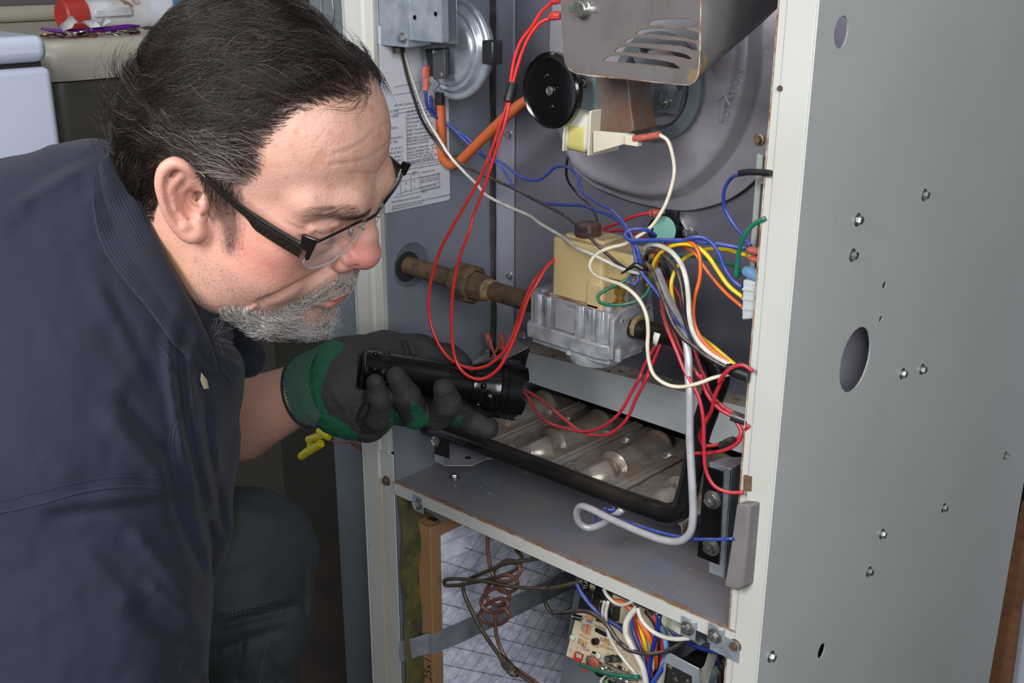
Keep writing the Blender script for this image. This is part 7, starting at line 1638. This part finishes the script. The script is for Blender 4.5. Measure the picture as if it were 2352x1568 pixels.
b = MB(); b.lathe([(.0185, .0208), (.0188, .0190), (.0265, .0190), (.027, .0203), (.0275, .0203)], ft, fa, 48, caps=False); link('neck_ring', b, M_FL, fla)
D1 = fdist(1018, 885); knurl(.0275, D1, .0203, 'grip')
D2 = fdist(1076, 890)
b = MB(); b.lathe([(D1, .0203), (D2-.001, .0203), (D2, .0215), (D2+.004, .0225), (D2+.020, .0300), (D2+.027, .0318), (D2+.0275, .0308), (D2+.0285, .0308), (D2+.029, .0320), (D2+.034, .0320), (D2+.0345, .0312), (D2+.0355, .0312), (D2+.036, .0322)], ft, fa, 64, caps=False); link('head', b, M_FL, fla)
# crenellated bezel
seg = 120; rows = []; H0 = D2+.036
def cren(j):
    t = (j/seg*5) % 1; return H0+.013+ (.008 if t < .42 else (.0015 if t > .55 and t < .88 else .004))
for r_, hf in ((.0322, lambda j: H0), (.0324, lambda j: H0+.008), (.0324, cren), (.0300, cren), (.0290, lambda j: H0+.006), (.0005, lambda j: H0+.004)):
    rows.append([ft+fa*hf(j)+r_*(math.cos(2*math.pi*j/seg)*fu+math.sin(2*math.pi*j/seg)*fw) for j in range(seg)])
b = MB(); b.strip(rows, True); link('bezel', b, M_FL, fla)
nv = -nrm(RC[:, 2]-(RC[:, 2]@fa)*fa); sv2 = nrm(np.cross(fa, nv))
if (RC[:, 1]@sv2) < 0: sv2 = -sv2
for (h, ang, r) in [(.0105, -.95, .0212), (.0105, -.10, .0212), (.0105, .75, .0212), (D2+.009, -.05, .0262), (D2+.009, .85, .0262)]:
    dr_ = nv*math.cos(ang)+sv2*math.sin(ang); b = MB(); b.sphere(ft+fa*h+dr_*r, .0030 if h < .02 else .0034, 16, 10); link('stud', b, M_FL, fla, smooth_=True)
b = MB(); b.sphere(ft+fa*(D2+.017)+(nv*math.cos(.35)+sv2*math.sin(.35))*.0285, (.007, .0055, .008), 20, 12); link('switch_button', b, M_FL, fla, smooth_=True)
# ---------------------------------------------------------------- glove
GK = .012
def glove_sdf(p):
    d = sell(p, C(800, 885, 1.212), (.048, .042, .046))
    palm = schain(p, [C(770, 888, 1.205), C(850, 888, 1.232), C(930, 880, 1.243)], [.040, .040, .034], .03); d = smin(d, palm, .03)
    d = smin(d, schain(p, [C(800, 850, 1.225), C(885, 812, 1.240), C(965, 812, 1.246), C(1030, 828, 1.243), C(1056, 838, 1.238)], [.030, .024, .0195, .0165, .0135], .01), .016)   # thumb behind the barrel
    d = smin(d, scap(p, C(790, 945, 1.200), C(845, 968, 1.205), .026, .022), .015)
    pk = schain(p, [C(838, 960, 1.205), C(866, 950, 1.172), C(870, 915, 1.150), C(862, 879, 1.141)], [.0215, .0175, .0130, .0100], .004)
    rg = schain(p, [C(905, 935, 1.225), C(954, 950, 1.192), C(934, 908, 1.157), C(910, 868, 1.142)], [.019, .0155, .0142, .0110], .004)
    md = schain(p, [C(965, 930, 1.235), C(1003, 950, 1.198), C(1029, 926, 1.170), C(1019, 896, 1.158)], [.019, .0165, .0142, .0118], .004)
    ix = schain(p, [C(985, 925, 1.240), C(1050, 945, 1.226), C(1090, 966, 1.216), C(1120, 982, 1.210)], [.019, .0155, .0138, .0120], .004)
    for f_ in (ix, md, rg, pk): d = smin(d, f_, .0012)
    c = cam3(p); px = PX0[0]+FPX*c[:, 0]/c[:, 2]; py = PX0[1]+FPX*c[:, 1]/c[:, 2]
    w = .0009*pnoise(p, 90, 4)+.0005*pnoise(p, 260, 5)
    for (x0, y0, x1, y1, wd, a) in [(848, 925, 824, 985, 5, -.004), (838, 935, 812, 1000, 9, .002), (928, 782, 938, 820, 6, -.003), (940, 785, 955, 815, 7, .002), (760, 880, 800, 960, 10, .001)]:
        L_ = math.hypot(x1-x0, y1-y0); ux, uy = (x1-x0)/L_, (y1-y0)/L_; t = ((px-x0)*ux+(py-y0)*uy)/L_; s_ = (px-x0)*-uy+(py-y0)*ux
        w = w+a*np.exp(-(s_/wd)**2)*(t > 0)*(t < 1)
    # keep the barrel free
    q = p-ft; hh = q@fa; rad = np.linalg.norm(q-hh[:, None]*fa, axis=1)
    rf = np.interp(hh, [0, D2, D2+.027, D2+.06], [.0212, .0212, .0325, .0328])
    body = np.where((hh > -.002) & (hh < D2+.07), rad-rf, np.sqrt(np.maximum(rad-rf, 0)**2+np.minimum(np.abs(hh+.002), np.abs(hh-D2-.07))**2))
    return smax((d-w), -body, .002)
cs = [C(x, y, d_) for x in (640, 1180) for y in (730, 1040) for d_ in (1.08, 1.33)]
gv_, gq_ = surface_net(glove_sdf, np.min(cs, 0), np.max(cs, 0), .0016, 2)
gn_ = vnormals(gv_, gq_)
if ((gv_-gv_.mean(0))*gn_).sum(1).mean() < 0: gn_ = -gn_; gq_ = gq_[:, ::-1]
gc = gn_@RC; gp = proj(gv_)
def cc_(*q): return [(400+a/2.6133, 500+b/2.6133) for a, b in q]
gpn = gp+np.stack([pnoise(gv_, 300, 8)*2.5, pnoise(gv_, 300, 9)*2.5], 1)
G1 = cc_((1262, 1330), (1272, 1275), (1290, 1225), (1300, 1165), (1312, 1130), (1345, 1150), (1352, 1250), (1350, 1320), (1250, 1345))
G2 = cc_((1418, 1105), (1475, 1118), (1520, 1190), (1515, 1255), (1470, 1300), (1360, 1320), (1240, 1345), (1262, 1290), (1330, 1262), (1395, 1258), (1432, 1210))
G3 = cc_((1740, 1180), (1700, 1205), (1662, 1238), (1630, 1268), (1700, 1275))
gw = inpoly(gpn, G1) | inpoly(gpn, G2) | inpoly(gpn, G3)
CUFFB = [(600, 700), (792, 790), (787, 803), (760, 830), (743, 868), (738, 900), (745, 935), (760, 952), (787, 971), (824, 996), (800, 1040), (600, 1040)]
edge = inpoly(gpn, CUFFB)
gcol = np.tile(lin((43, 42, 43)), (len(gv_), 1)); gcol = blend(gcol, .5*(pnoise(gv_, 60, 2)*.5+.5), (56, 52, 49)); gcol = blend(gcol, (gw | edge)*1.0, (14, 84, 56))
M_GLOVE = mat('latex_coating', (60, 60, 62), .75, attr='col', bump=[(900, .0004), (240, .0003)])
glove = link('glove', (gv_, gq_), M_GLOVE, man, smooth_=True, colors=gcol)
# knitted cuff with ribs and black hem
ca_, cb2 = C(704, 897, 1.215), C(768, 886, 1.196); cax_ = nrm(cb2-ca_); Lc_ = np.linalg.norm(cb2-ca_); u_ = nrm(np.cross(cax_, EZ)); w_ = np.cross(cax_, u_); rows = []
n_r = 72
for i in range(40):
    t = i/39; R_ = np.interp(t, [0, .3, .7, 1], [.0372, .0392, .0410, .0400]); c_ = ca_+cax_*Lc_*t
    rows.append([c_+(R_+.0005*math.cos(j*math.pi)+.0003*math.sin(i*2.4+j*.9))*(math.cos(2*math.pi*j/(2*n_r))*u_+math.sin(2*math.pi*j/(2*n_r))*w_*1.04) for j in range(2*n_r)])
b = MB(); b.strip(rows, True); cf = link('knit_cuff', b, mat('green_knit', (16, 98, 68), .9, c2=(10, 70, 50), n2=(160, .6), wave=((6, 46, 36), 260, .55, 'Z'), sheen=.3, bump=[(('X', 300), .0006), (900, .0002)]), glove, smooth_=True)
cf.data.update()
b = MB(); b.tube([ca_-cax_*.0008+.0376*(math.cos(t)*u_+math.sin(t)*w_*1.04) for t in np.linspace(0, 2*math.pi, 48)], .0018, 10, 1); link('hem', b, mat('hem_black', (24, 24, 28), .85), cf, smooth_=True)
